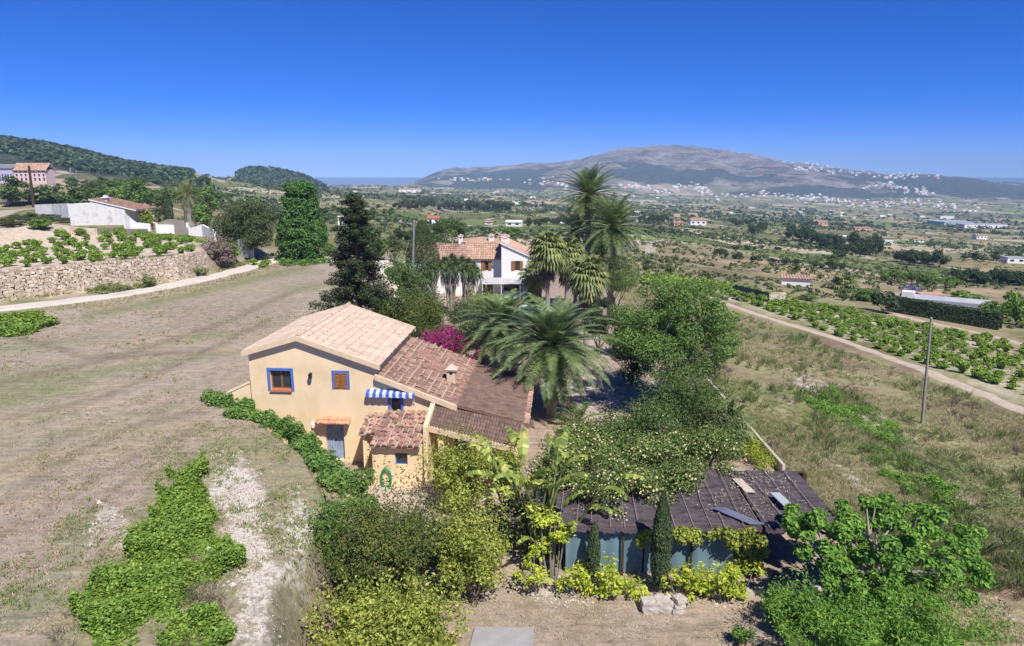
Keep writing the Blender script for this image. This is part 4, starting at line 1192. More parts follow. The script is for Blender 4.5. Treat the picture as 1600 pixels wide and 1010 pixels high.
    # window with blue surround
    def surround(h, wd, o=.03, arch=False):
        m = MB(); x0, x1, z0, z1 = h; y = .25
        m.b2(x0 - wd, x0, y - o, y, z0 - (.02 if arch else wd * .3), z1); m.b2(x1, x1 + wd, y - o, y, z0 - (.02 if arch else wd * .3), z1); m.b2(x0 - wd, x1 + wd, y - o - .002, y, z1, z1 + wd)
        if arch:
            n = 10; c = (x0 + x1) / 2; r = (x1 - x0) / 2 + wd * .9
            m.prism([(c + r * math.cos(t), z1 + wd + .35 * r * math.sin(t)) for t in np.linspace(0, math.pi, n)], 'y', y - o + .005, y)
        return m
    wf = part(surround(win, .14), 'window', M['blue'], R_, 'wide window in a blue surround with terracotta sill')
    s = MB(); s.b2(win[0] - .02, win[1] + .02, .14, .42, win[2] - .08, win[2] + .03); part(s, 'sill', M['terracotta'], wf)
    s = MB(); x0, x1, z0, z1 = win; z0 += .03
    s.b2(x0, x0 + .06, .42, .47, z0, z1); s.b2(x1 - .06, x1, .42, .47, z0, z1); s.b2(x0 + .06, x1 - .06, .42, .47, z1 - .06, z1); s.b2(x0 + .06, x1 - .06, .42, .47, z0, z0 + .06); s.b2((x0 + x1) / 2 - .04, (x0 + x1) / 2 + .04, .415, .47, z0 + .06, z1 - .06)
    part(s, 'window_frame', M['wood'], wf)
    s = MB(); s.b2(x0 + .03, x1 - .03, .45, .46, z0 + .03, z1 - .03); part(s, 'pane', M['glass'], wf)
    wf = part(surround(shu, .13), 'window', M['blue'], R_, 'small window with closed wooden louvred shutters')
    x0, x1, z0, z1 = shu
    s = MB()
    for q0, q1 in ((x0, (x0 + x1) / 2 - .01), ((x0 + x1) / 2 + .01, x1)):
        s.b2(q0, q0 + .05, .2, .25, z0, z1); s.b2(q1 - .05, q1, .2, .25, z0, z1); s.b2(q0 + .05, q1 - .05, .2, .25, z1 - .06, z1); s.b2(q0 + .05, q1 - .05, .2, .25, z0, z0 + .06)
        for k in range(9):
            zz = z0 + .09 + k * (z1 - z0 - .16) / 9
            s.add([(q0 + .05, .205, zz), (q1 - .05, .205, zz), (q1 - .05, .245, zz + .06), (q0 + .05, .245, zz + .06)], [[0, 1, 2, 3]])
    s.b2(x0, x1, .255, .27, z0, z1)
    part(s, 'shutter', M['wood'], wf)
    wf = part(surround(kit, .13, .03, True), 'window', M['blue'], R_, 'arched blue framed opening beneath the awning')
    s = MB(); s.b2(kit[0], kit[1], .5, .52, kit[2], kit[3]); part(s, 'pane', M['glass'], wf)
    # blue door and its tile hood
    d = MB(); x0, x1, z0, z1 = dor
    for i in range(7):
        q0 = x0 + (x1 - x0) * i / 7; d.b2(q0 + .006, x0 + (x1 - x0) * (i + 1) / 7 - .006, .44, .5, z0, z1)
    d.b2(x0, x1, .46, .51, z0, z1)
    dd = part(d, 'door', M['paleblue'], R_, 'faded blue plank door under a tile hood')
    h = MB(); h.b2((x0 + x1) / 2 - .03, (x0 + x1) / 2 + .03, .42, .45, z0 + 1.0, z0 + 1.12); part(h, 'handle', M['black'], dd)
    a = LP(497, 655, .25); b = LP(549, 655, .25)
    hd = MB(); slab(hd, (a[0], .25, a[1] + .12), (1, 0, 0), (0, -1, -.32), b[0] - a[0], .55, .06, 0); tiles(hd, (a[0], .25, a[1] + .13), (1, 0, 0), (0, -1, -.32), b[0] - a[0], .6, .2, .33, mi=1, seed=11)
    part(hd, 'tile_hood', [M['cream'], M['hoodtile']], R_)
    # wall lamp, meter box
    q = LP(487, 583, .25)
    l = MB(); l.tube([(q[0], .25, q[1]), (q[0], .08, q[1] + .06), (q[0], .02, q[1] - .02)], .02, 6); l.box((q[0], .02, q[1] - .12), (.13, .13, .2), 0, 0, 1.3); l.add([(q[0] - .1, -.08, q[1]), (q[0] + .1, -.08, q[1]), (q[0] + .1, .12, q[1]), (q[0] - .1, .12, q[1]), (q[0], .02, q[1] + .1)], [[0, 1, 4], [1, 2, 4], [2, 3, 4], [3, 0, 4], [3, 2, 1, 0]][:4])
    part(l, 'wall_lamp', M['black'], R_)
    q = LP(491, 664, .25); l = MB(); l.b2(q[0] - .1, q[0] + .1, .12, .25, q[1] - .13, q[1] + .13); part(l, 'meter_box', M['white'], R_)
    # striped awning
    a = LP(573, 613, .1); b = LP(649, 613, .1)
    aw = MB(); W_ = b[0] - a[0]; n = 24
    aw.tube([(0, -.03, 0), (W_, -.03, 0)], .055, 8, 1)
    for i in range(n):
        x0_, x1_ = W_ * i / n, W_ * (i + 1) / n
        dz = -.2 - .05 * abs(math.sin(i * math.pi / 3)); dz1 = -.2 - .05 * abs(math.sin((i + 1) * math.pi / 3))
        aw.add([(x0_, -.2, .05), (x1_, -.2, .05), (x1_, -.34, -.03), (x0_, -.34, -.03)], [[0, 1, 2, 3]], 0)
        aw.add([(x0_, 0, .1), (x1_, 0, .1), (x1_, -.2, .05), (x0_, -.2, .05)], [[0, 1, 2, 3]], 0)
        aw.add([(x0_, -.34, -.03), (x1_, -.34, -.03), (x1_, -.36, dz1), (x0_, -.36, dz)], [[0, 1, 2, 3]], 0)
    ao = part(aw, 'awning', [M['awning'], M['white']], R_); ao.location = (a[0], .25, a[1] + .02)
    for x in (.08, W_ - .08): ar = MB(); ar.tube([(x, 0, -.75), (x, -.3, -.05)], .018, 5); part(ar, 'awning_arm', M['white'], ao)
    # annex
    def lw(u, v, yl): return LP(u, v, yl)
    xa, xb = 7.35, 9.78
    a = lw(617, 708, -2.6); b = lw(637, 727, -2.6); wn_ = (a[0], b[0], b[1], a[1])
    w = MB(); wallface(w, -2.6, -2.35, xa, xb, -.4, lambda x: 2.2, [wn_]); w.b2(xa, xa + .2, -2.35, .24, -.4, 2.45)
    w.prism([(-2.35, 2.2), (-2.35, 2.3), (.25, 2.85), (.25, 2.2)], 'x', xa, xa + .2)
    w.b2(6.55, 6.75, -1.4, .24, -.3, 2.2)
    a = lw(563, 692, -1.3); b = lw(580, 745, -1.3)
    wallface(w, -1.3, -1.1, 6.75, xa, -.3, lambda x: 2.22, [(max(a[0], 6.8), xa - .12, .0, 1.95)])
    part(w, 'annex_wall', M['ochre'], R_)
    d = MB(); d.b2(6.82, xa - .13, -1.2, -1.15, 0, 1.94); dd = part(d, 'door', M['cream'], R_, 'pale cream door of the annex'); h = MB(); h.b2(6.95, 6.99, -1.26, -1.2, .95, 1.15); part(h, 'handle', M['black'], dd)
    wf = MB(); x0, x1, z0, z1 = wn_; wf.b2(x0, x0 + .05, -2.5, -2.45, z0, z1); wf.b2(x1 - .05, x1, -2.5, -2.45, z0, z1); wf.b2(x0 + .05, x1 - .05, -2.5, -2.45, z1 - .05, z1); wf.b2(x0 + .05, x1 - .05, -2.5, -2.45, z0, z0 + .05)
    wo_ = part(wf, 'window', M['blue'], R_, 'small dark annex window'); g = MB(); g.b2(x0 + .03, x1 - .03, -2.46, -2.44, z0 + .03, z1 - .03); part(g, 'pane', M['glass'], wo_)
    rf = MB(); sd = np.array([0, -3.15, -.66])
    slab(rf, (xa - .02, .24, 2.93), (1, 0, 0), sd, xb - xa + .0, np.linalg.norm(sd), .1, 0); tiles(rf, (xa - .02, .24, 2.95), (1, 0, 0), sd, xb - xa + .0, np.linalg.norm(sd) + .03, .27, .42, mi=1, seed=13, lift=.05, wob=.03)
    sd = np.array([0, -1.85, -.42])
    slab(rf, (6.4, .24, 2.75), (1, 0, 0), sd, xa - 6.44, np.linalg.norm(sd), .1, 0); tiles(rf, (6.4, .24, 2.77), (1, 0, 0), sd, xa - 6.44, np.linalg.norm(sd) + .03, .27, .42, mi=1, seed=14, lift=.05, wob=.03)
    part(rf, 'annex_roof', [M['tile_base'], M['tile_annex']], R_)
    return R_
farmhouse()

# low wall stub on the high side, garden wall along the ivy
m = MB(); m.prism([(-1.25, 2.5), (.19, 2.5), (.19, 4.25), (.0, 4.25), (-1.25, 3.55)], 'y', .5, .8); m.prism([(-1.3, 3.56), (.19, 4.27), (.19, 4.36), (-1.3, 3.66)], 'y', .46, .84)
o = m.build('garden_wall', M['ochre']); o.location = (HO[0], HO[1], 0); o.rotation_euler = (0, 0, HR); tag(o, 'short sloping ochre wall against the left end of the farmhouse', 'wall')
m = MB(); q = [P(575, 752, 1.2), P(574, 800, 1.25), P(556, 850, 1.35)]
for p0, p1 in zip(q[:-1], q[1:]):
    l = math.hypot(p1[0] - p0[0], p1[1] - p0[1]); m.box(((p0[0] + p1[0]) / 2, (p0[1] + p1[1]) / 2, .45), (l + .1, .2, 1.6), 0, math.atan2(p1[1] - p0[1], p1[0] - p0[0]))
tag(m.build('garden_wall', M['ochre']), 'low ochre wall between the ivy bank and the sunken path', 'wall')

# paved yard in front of the annex
def sheet(name, pts, z, mat, kind='structure', t=.06, label=None, cat=None):
    m = MB(); n = len(pts)
    m.prism([(p[0], p[1]) for p in pts], 'z', z - .5, z)
    o = m.build(name, mat); return tag(o, label, cat, None, kind)
sheet('yard_paving', [LW(6.2, -1.45)[:2], LW(6.2, -4.6)[:2], LW(9.9, -4.8)[:2], LW(14.6, -3.2)[:2], LW(14.6, .8)[:2], LW(10, .8)[:2], LW(10, -2.5)[:2], LW(7.3, -2.5)[:2], LW(7.3, -1.4)[:2]], .06, M['paving'])
m = MB(); 
tag(sheet('concrete_slab', [P(742, 980, .12)[:2], P(834, 981, .12)[:2], P(833, 1030, .12)[:2], P(728, 1030, .12)[:2]], .12, M['concrete'], 'thing', .1), 'grey concrete slab lying in the bare earth in front of the lemon bush', 'slab')

# hose hung on the annex wall
q = LP(604, 754, -2.62); q = (q[0], q[1] + .22); m = MB()
rng = np.random.default_rng(3)
pts = []
for k in range(0, 12 * 16 + 1):
    t = k / 16 * 2 * math.pi; lay = (k // 16) % 4
    pts.append((q[0] + math.cos(t) * (.2 + .022 * lay + rng.normal() * .004), -2.66 - .02 * (k // 64), q[1] + math.sin(t) * (.44 + .03 * lay) + .02 * rng.normal() * .3))
m.tube(pts, .026, 6)
o = m.build('garden_hose', M['hose'], None, True); o.location = (HO[0], HO[1], 0); o.rotation_euler = (0, 0, HR)
tag(o, 'coiled green garden hose hanging on the annex wall below its window', 'hose')

# ---------------------------------------------------------------- shade pergola with teal curtain
def pergola():
    R_ = empty('pergola', (0, 0, 0), 0, None, 'long low pergola roofed in dark shade netting with a teal curtain', 'pergola')
    def net(x0, x1, yf, yb, zf, zb, sh0, sh1, seed, nx, ny=12):
        rng = np.random.default_rng(seed)
        gx = np.linspace(0, 1, nx); gy = np.linspace(0, 1, ny); U_, V_ = np.meshgrid(gx, gy)
        X = x0 + (x1 - x0) * U_ + V_ * (sh0 * (1 - U_) + sh1 * U_); Y = yf + (yb - yf) * V_ - .05 * vnoise(U_ * nx * .7, V_ * 3, seed) * (V_ < .01)
        sag = -.07 * np.abs(np.sin(U_ * (x1 - x0) / .85 * math.pi)) ** .7
        Z = zf + (zb - zf) * V_ + sag + .09 * (fbm(U_ * 11, V_ * 6, seed, 3) - .5)
        V = np.stack([X, Y, Z], -1).reshape(-1, 3); i, j = np.meshgrid(np.arange(ny - 1), np.arange(nx - 1), indexing='ij'); a = (i * nx + j).ravel()
        mb = MB(); mb.add(V, np.stack([a, a + 1, a + nx + 1, a + nx], 1)); mb.add(V - [0, 0, .05], np.stack([a + nx, a + nx + 1, a + 1, a], 1))
        # ragged front hem
        e = V[:nx]; h = e + np.stack([0 * e[:, 0], -.03 + 0 * e[:, 0], -.1 - .12 * rng.random(nx)], 1)
        k = np.arange(nx - 1); mb.add(np.vstack([e, h]), np.stack([k + nx, k + nx + 1, k + 1, k], 1))
        return mb
    part(net(1.55, 9.35, 23.35, 27.2, 2.1, 2.75, .5, -.1, 1, 120), 'net_roof', M['shadecloth'], R_)
    n2 = part(net(9.45, 12.5, 23.25, 27.0, 2.12, 2.72, -.25, -.4, 2, 46), 'net_roof', M['shadecloth'], R_, 'right bay of the netting roof')
    br = random.Random(5)
    for i, x in enumerate(np.linspace(1.7, 9.2, 13)):
        s = .5 + (-.1 - .5) * (x - 1.55) / 7.8; x += br.uniform(-.14, .14); y1 = 27.2 if i % 3 else br.uniform(25, 26.5); f_ = (y1 - 23.3) / 3.9
        b = MB(); b.tube([(x, 23.3, 2.12), (x + s * .5 * f_ + br.uniform(-.1, .1), 23.3 + (y1 - 23.3) * .5, 2.12 + .34 * f_), (x + s * f_ + br.uniform(-.1, .1), y1, 2.12 + .67 * f_)], .012, 5); part(b, 'batten', M['greywood'], R_)
    for x in (9.6, 10.35, 11.05, 11.8): b = MB(); b.tube([(x, 23.2, 2.15), (x - .35 + br.uniform(-.1, .1), 27.0, 2.77)], .015, 5); part(b, 'batten', M['greywood'], R_)
    for x in (1.6, 4.2, 6.8, 9.3, 12.4):
        for y, zt in ((23.45, 2.02), (27.0, 2.6)): b = MB(); b.tube([(x, y, -.2), (x, y, zt)], .05, 6); part(b, 'post', M['darkwood'], R_)
    for q in ([(1.3, 23.42, 2.02), (9.3, 23.42, 2.02)], [(9.35, 23.42, 2.0), (12.6, 23.42, 2.02)], [(1.6, 27, 2.62), (12.4, 27, 2.62)]): b = MB(); b.tube(q, .045, 6); part(b, 'beam', M['darkwood'], R_)
    b = MB(); b.b2(1.4, 12.6, 27.1, 27.2, -.2, 2.5); part(b, 'back_screen', M['darkwood'], R_)
    def curtain(x0, x1, z1, seed):
        n = int((x1 - x0) / .05); x = np.linspace(x0, x1, n); y = 23.56 + .035 * np.sin(x * 9 + seed) + .05 * vnoise(x * 1.7, x * 0, seed)
        zt = z1 - .1 * vnoise(x * 1.1, x * 0, seed + 5); mb = MB(); rows = []
        for k, q in enumerate(np.linspace(0, 1, 6)): rows.append(np.stack([x, y + .03 * q * np.sin(x * 5), .04 + (zt - .04) * q], 1))
        V = np.concatenate(rows); i, j = np.meshgrid(np.arange(5), np.arange(n - 1), indexing='ij'); a = (i * n + j).ravel()
        mb.add(V, np.stack([a, a + 1, a + n + 1, a + n], 1)); mb.add(V + [0, .015, 0], np.stack([a + n, a + n + 1, a + 1, a], 1)); return mb
    part(curtain(2.05, 5.0, 1.9, 1), 'curtain', M['tealcloth'], R_); part(curtain(5.05, 8.45, 1.84, 4), 'curtain', M['tealcloth'], R_)
    for i, (u0, v0, u1, v1, mat, lab) in enumerate([(1144, 750, 1180, 771, 'hay', 'pale board lying on the netting'), (1203, 772, 1240, 793, 'palecloth', 'whitish corrugated sheet lying on the netting'), (1110, 795, 1195, 821, 'palecloth', 'bluish plastic sheet on the roof')]):
        m = MB(); zf = 2.3 if v0 > 780 else 2.58
        a = P(u0, v0, zf + .02); c = P(u1, v1, zf - .12 if v0 < 780 else 2.1); w_ = .38 if i < 2 else (.55 if i == 2 else .35)
        n = 10 if i == 1 else 2
        for k in range(n):
            o0 = w_ * k / n; o1 = w_ * (k + 1) / n; bz = (k % 2) * .015 if i == 1 else 0
            p0 = np.array(a) + [o0, 0, bz + .06]; p1 = np.array(a) + [o1, 0, .015 - bz + .06 if i == 1 else .06]; d_ = np.array([c[0] - a[0] - w_, c[1] - a[1], c[2] - a[2] - .0])
            m.add([p0, p1, p1 + d_, p0 + d_, p0 - [0, 0, .03], p1 - [0, 0, .03], p1 + d_ - [0, 0, .03], p0 + d_ - [0, 0, .03]], [[0, 3, 2, 1], [4, 5, 6, 7], [0, 1, 5, 4], [1, 2, 6, 5], [2, 3, 7, 6], [3, 0, 4, 7]])
        part(m, 'roof_panel', M['greenhouse'] if i == 1 else M[mat], R_, lab)
pergola()

# ---------------------------------------------------------------- white villa
def gable(mb, x0, x1, y0, y1, ze, zr, mi, ov=.25, pw=.3, seed=0, pitch='x'):
    """gable roof whose ridge runs along x; mi = (slab, tiles)"""
    ym = (y0 + y1) / 2
    for y, sg in ((y0, -1), (y1, 1)):
        dv = np.array([0, (y - ym) + sg * ov, (ze - zr) * (1 + ov / abs(y - ym))])
        slab(mb, (x0 - ov, ym, zr), (1, 0, 0), dv, x1 - x0 + 2 * ov, np.linalg.norm(dv), .12, mi[0])
        tiles(mb, (x0 - ov, ym, zr + .01), (1, 0, 0), dv, x1 - x0 + 2 * ov, np.linalg.norm(dv), pw, .5, mi=mi[1], seed=seed)
    tiles(mb, (x0 - ov, ym - .15, zr + .04), (0, 1, 0), (1, 0, 0), .3, x1 - x0 + 2 * ov, .3, .5, mi=mi[1], seed=seed + 1)

def villa():
    Y0 = 84.0
    R_ = empty('villa', (0, Y0, 0), 0, None, 'two storey white villa with orange tiled roofs, white chimneys and a shaded terrace', 'house')
    def VP(u, v, dy=0): q = PY(u, v, Y0 + dy); return (q[0], q[2])
    w = MB()
    xl = VP(640, 430, 3)[0]; xm = VP(784, 430, 2)[0]; xr = VP(838, 430)[0]; ze = VP(720, 404, 2)[1]
    # left wing behind, right block with its gable to the viewer
    h1_ = (VP(757, 415, 2)[0], VP(768, 415, 2)[0], VP(0, 423, 2)[1], VP(0, 408, 2)[1])
    h2_ = (VP(681, 412, 2)[0], VP(693, 412, 2)[0], VP(0, 422, 2)[1], VP(0, 409, 2)[1])
    wallface(w, 2, 2.3, xl, xm, -.4, lambda x: ze, [h2_, h1_]); w.b2(xl, xm, 7.7, 8, -.4, ze); w.b2(xl, xl + .3, 2.3, 7.7, -.4, ze)
    zt = VP(0, 381)[1]; zr_ = VP(0, 403)[1]; xr2 = VP(832, 400)[0]
    def top(x): return zt + (zr_ - zt) * (x - xm) / (xr2 - xm)
    h3 = (VP(804, 415)[0], VP(817, 415)[0], VP(0, 423)[1], VP(0, 408)[1])
    a1 = (VP(787, 450)[0], VP(816, 450)[0], .1, VP(0, 443)[1]); a0 = (VP(755, 450)[0], VP(770, 450)[0], .1, VP(0, 441)[1])
    wallface(w, 0, .3, xm, xr2 + 1.2, -.4, lambda x: top(x) if x < xr2 else zr_ - 1, [h3, a1], 0, [xr2])
    wallface(w, -.3, 0, VP(752, 450)[0], xm - .01, -.4, lambda x: VP(0, 436)[1], [a0])
    w.b2(xm, xm + .3, .3, 9, -.4, zt - .15); w.b2(xr2 - .3, xr2, .3, 9, -.4, zr_ - .1); w.b2(xm + .3, xr2 - .3, 8.7, 9, -.4, zr_ - .1)
    w.b2(VP(752, 450)[0], VP(752, 450)[0] + .3, 0, 2, -.4, VP(0, 436)[1])
    part(w, 'wall', M['white'], R_)
    rf = MB(); zrg = VP(0, 383, 5)[1]
    xs = VP(727, 400, 2)[0]
    gable(rf, xl, xs, 2, 8, ze, zrg, (0, 1), .3, .3, 21)
    part(rf, 'roof', [M['tile_base'], M['tile_annex']], R_, 'long brownish tiled roof of the left wing')
    rf = MB(); gable(rf, xs + .35, xm - .3, 2, 8, ze + .05, zrg + .15, (0, 1), .3, .3, 23)
    # hipped lantern roof behind
    zz = zrg + .3; xa, xb = VP(722, 385, 7)[0], VP(780, 385, 7)[0]; zh = VP(748, 370, 8)[1]
    rf.add([(xa, 5.6, zz), (xb, 5.6, zz), (xb, 11, zz), (xa, 11, zz), ((xa + xb) / 2, 8.3, zh)], [[0, 1, 4], [1, 2, 4], [2, 3, 4], [3, 0, 4]], 1)
    part(rf, 'roof', [M['tile_base'], M['tile_orange']], R_, 'orange tiled roof of the middle block')
    rf = MB(); dv = np.array([xr2 - xm + .3, 0, (zr_ - zt) * (1 + .3 / (xr2 - xm))])
    slab(rf, (xm - .15, -.2, zt + .16), (0, 1, 0), dv, 9.4, np.linalg.norm(dv), .14, 0); tiles(rf, (xm - .15, -.2, zt + .17), (0, 1, 0), dv, 9.4, np.linalg.norm(dv), .3, .5, mi=1, seed=25)
    part(rf, 'roof', [M['white'], M['tile_orange']], R_, 'tiled lean-to roof of the right block')
    for (u, vt, vb, wd, dy) in ((720, 367, 386, .55, 6), (768, 366, 382, .7, 6.5), (789.5, 367, 386, 1.0, 2.5)):
        x = VP(u, 380, dy)[0]; z0 = VP(0, vb, dy)[1] - 1.2; z1 = VP(0, vt, dy)[1]
        c = MB(); hw = wd / 2
        c.b2(x - hw, x + hw, dy - hw, dy + hw, z0, z1 - .55)
        for sx in (-1, 1):
            for sy in (-1, 1): c.box((x + sx * (hw - .08), dy + sy * (hw - .08), z1 - .4), (.15, .15, .3))
        c.b2(x - hw - .06, x + hw + .06, dy - hw - .06, dy + hw + .06, z1 - .25, z1 - .1)
        co = part(c, 'chimney', M['white'], R_)
        c = MB(); c.add([(x - hw - .1, dy - hw - .1, z1 - .097), (x + hw + .1, dy - hw - .1, z1 - .097), (x + hw + .1, dy + hw + .1, z1 - .097), (x - hw - .1, dy + hw + .1, z1 - .097), (x, dy, z1 + .12)], [[0, 1, 4], [1, 2, 4], [2, 3, 4], [3, 0, 4], [3, 2, 1, 0]][:4]); part(c, 'chimney_cap', M['tile_orange'], co)
    for h, y in ((h1_, 2), (h2_, 2), (h3, 0)):
        x0, x1, z0, z1 = h; m = MB(); m.b2(x0, x1, y + .12, y + .16, z0, z1); wo_ = part(m, 'window', M['glass'], R_)
        m = MB(); m.b2(x0 - .42, x0, y - .06, y - .01, z0, z1); m.b2(x1 - .4, x1, y - .06, y - .01, z0, z1); m.b2(x0, x0 + .06, y - .03, y + .1, z0, z1); part(m, 'shutter', M['wood'], wo_)
    for h, y in ((a1, .25), (a0, -.05)):
        m = MB(); m.b2(h[0], h[1], y, y + .03, h[2], h[3]); go = part(m, 'glass_door', M['glass'], R_)
        m = MB(); 
        for q in np.linspace(h[0], h[1], 4)[1:-1]: m.b2(q - .04, q + .04, y - .05, y, h[2], h[3])
        m.b2(h[0], h[1], y - .06, y - .01, (h[2] + h[3]) / 2 - .05, (h[2] + h[3]) / 2 + .05)
        part(m, 'window_frame', M['darkwood'], go)
    # canvas sunshade over the terrace, on posts
    m = MB(); n = 14; X0, X1 = VP(754, 440)[0], VP(842, 440)[0]; zc = VP(0, 434)[1]; zc2 = VP(0, 444, -3)[1]
    for i in range(n):
        for j in range(4):
            def pt(a, b): 
                x = X0 + (X1 - X0) * a / n; y = -.02 - 3.0 * b / 4; z = zc + (zc2 - zc) * b / 4 - .12 * abs(math.sin(a * math.pi / 3.5)) * math.sin(b * math.pi / 4 * .9)
                return (x, y, z)
            m.add([pt(i, j), pt(i, j + 1), pt(i + 1, j + 1), pt(i + 1, j)], [[0, 1, 2, 3]])
    cn = part(m, 'canopy', M['canopy'], R_)
    for x in np.linspace(X0 + .1, X1 - .1, 4): m = MB(); m.tube([(x, -2.9, -.2), (x, -2.9, zc2)], .05, 6); part(m, 'post', M['white'], cn)
villa()

# terrace paving, pool, loungers, closed parasol
sheet('pool_terrace', [P(772, 500, .1)[:2], P(760, 466, .1)[:2], P(880, 466, .1)[:2], P(925, 500, .1)[:2], P(860, 512, .1)[:2]], .08, M['paving'])
pr = MB(); c = np.array(P(828, 484.5, .15)); th = np.linspace(0, 2 * math.pi, 25)[:-1]
ring = [(c[0] + 2.7 * math.cos(t) * (1 + .12 * math.cos(2 * t)), c[1] + 2.6 * math.sin(t)) for t in th]
pool = empty('swimming_pool', (0, 0, 0), 0, None, 'small turquoise swimming pool on the villa terrace', 'swimming pool')
m = MB(); m.prism(ring, 'z', .02, .13); part(m, 'water', M['pool'], pool)
m = MB(); m.tube([(x, y, .13) for x, y in ring] + [(ring[0][0], ring[0][1], .13)], .1, 6, 0, False); part(m, 'coping', M['white'], pool)
lounger = None
for i, (u, v, rz) in enumerate([(792, 468, .1), (806, 468.5, -.05)]):
    q = P(u, v, .1)
    if lounger is None:
        lounger = empty('sun_lounger', q, rz, None, 'cream sun lounger on the pool terrace, left one of the pair by the arch', 'sun lounger', 'sun loungers on the terrace')
        m = MB(); m.b2(-.32, .32, -.9, .5, .3, .4); m.add([(-.32, .5, .3), (.32, .5, .3), (.32, 1.05, .75), (-.32, 1.05, .75), (-.32, .5, .4), (.32, .5, .4), (.32, 1.0, .83), (-.32, 1.0, .83)], [[0, 3, 2, 1], [4, 5, 6, 7], [0, 1, 5, 4], [1, 2, 6, 5], [2, 3, 7, 6], [3, 0, 4, 7]]); part(m, 'mattress', M['white'], lounger)
        for x in (-.28, .28):
            for y in (-.8, .45): m = MB(); m.tube([(x, y, 0), (x, y, .3)], .025, 5); part(m, 'leg', M['darkwood'], lounger)
    else: dup(lounger, q, rz, (1, 1, 1), 'cream sun lounger on the pool terrace, right one of the pair by the arch')
q = P(836, 466, .1); R_ = empty('parasol', q, 0, None, 'closed white parasol standing at the right end of the villa terrace', 'parasol')
m = MB(); m.tube([(0, 0, 1.0), (0, 0, 1.3), (0, 0, 2.3), (0, 0, 2.6)], [.22, .2, .12, .03], 8); part(m, 'canopy', M['white'], R_)
m = MB(); m.tube([(0, 0, 0), (0, 0, 1.1)], .03, 6); m.b2(-.25, .25, -.25, .25, 0, .08); part(m, 'pole', M['white'], R_)

# ---------------------------------------------------------------- stone wall of the vineyard terrace
def stone_wall():
    rng = np.random.default_rng(8); mb = MB()
    pts = [np.array(p) for p in WALL]
    seg = [np.linalg.norm(b - a) for a, b in zip(pts[:-1], pts[1:])]; cum = np.concatenate([[0], np.cumsum(seg)]); L_ = cum[-1]
    corners = np.array([[-1, -1, -1], [1, -1, -1], [1, 1, -1], [-1, 1, -1], [-1, -1, 1], [1, -1, 1], [1, 1, 1], [-1, 1, 1]], float)
    F = np.array([[0, 3, 2, 1], [4, 5, 6, 7], [0, 1, 5, 4], [1, 2, 6, 5], [2, 3, 7, 6], [3, 0, 4, 7]])
    z = 2.7
    while z < WALL_TOP + .15:
        hh = rng.uniform(.15, .26); s = 0
        while s < L_:
            l = rng.uniform(.16, .46)
            k = min(np.searchsorted(cum, s, side='right') - 1, len(pts) - 2); f = (s - cum[k]) / seg[k]
            p = pts[k] * (1 - f) + pts[k + 1] * f; d = (pts[k + 1] - pts[k]) / seg[k]; nrm = np.array([d[1], -d[0]])
            if p[0] > -72:
                topz = WALL_TOP + .1 + .25 * (vnoise(np.array([s / 2.]), np.array([0.]), 3)[0] - .5)
                if z < topz:
                    batter = (z - 3) * .12
                    c = np.array([p[0] - nrm[0] * batter, p[1] - nrm[1] * batter, z + hh / 2 + rng.normal() * .03])
                    q = corners * np.array([l * .5, .24, hh * .5]) * (1 - .16 * rng.random((8, 3)))
                    q[:, 1] += rng.normal() * .03
                    X = c[0] + q[:, 0] * d[0] - q[:, 1] * nrm[0]; Y = c[1] + q[:, 0] * d[1] - q[:, 1] * nrm[1]
                    mb.add(np.stack([X, Y, c[2] + q[:, 2]], 1), F)
            s += l
        z += hh * .95
    o = tag(mb.build('stone_wall', M['stone']), 'long dry stone retaining wall below the left vineyard beside the road', 'wall')
stone_wall()

# ---------------------------------------------------------------- poles
def pole(u, v, vt, r, label, mat='metal', lean=0.0, arms=0, ut=None, cat='utility pole', z=None):
    g = G(u, v) if z is None else P(u, v, z)
    q = PY(ut if ut is not None else u, vt, g[1]); h = q[2] - g[2]
    R_ = empty('utility_pole', g, 0, None, label, cat)
    dx = q[0] - g[0]
    m = MB(); m.tube([(0, 0, -.4), (dx, 0, h)], [r * 1.25, r * .8], 9); part(m, 'shaft', M[mat], R_, None, True)
    if arms:
        m = MB(); m.b2(dx - arms, dx + arms, -.05, .05, h - .35, h - .25)
        for k in (-.8, 0, .8): m.tube([(dx + arms * k, 0, h - .25), (dx + arms * k, 0, h - .05)], .05, 6)
        part(m, 'crossarm', M['greywood'], R_)
    else:
        m = MB(); m.tube([(dx, 0, h - .02), (dx, 0, h + .05), (dx, 0, h + .09)], [r * .95, r * .95, r * .5], 8); part(m, 'pole_cap', M['greywood'], R_)
pole(1441, 662, 498, .085, 'weathered grey utility pole standing alone on the wild slope', 'greywood', ut=1455)
pole(643, 478, 346, .13, 'tall pale pole beside the cypress near the white villa', 'metal', ut=647)
pole(53, 324, 259, .35, 'dark wooden utility pole before the pink building', 'darkwood', arms=1.6, ut=45)
pole(110, 291, 262, .35, 'pale concrete pole on the scrub hillside, left one of the pair', 'metal', arms=2)
pole(119, 290, 266, .22, 'thin pale pole on the scrub hillside, right one of the pair', 'metal')

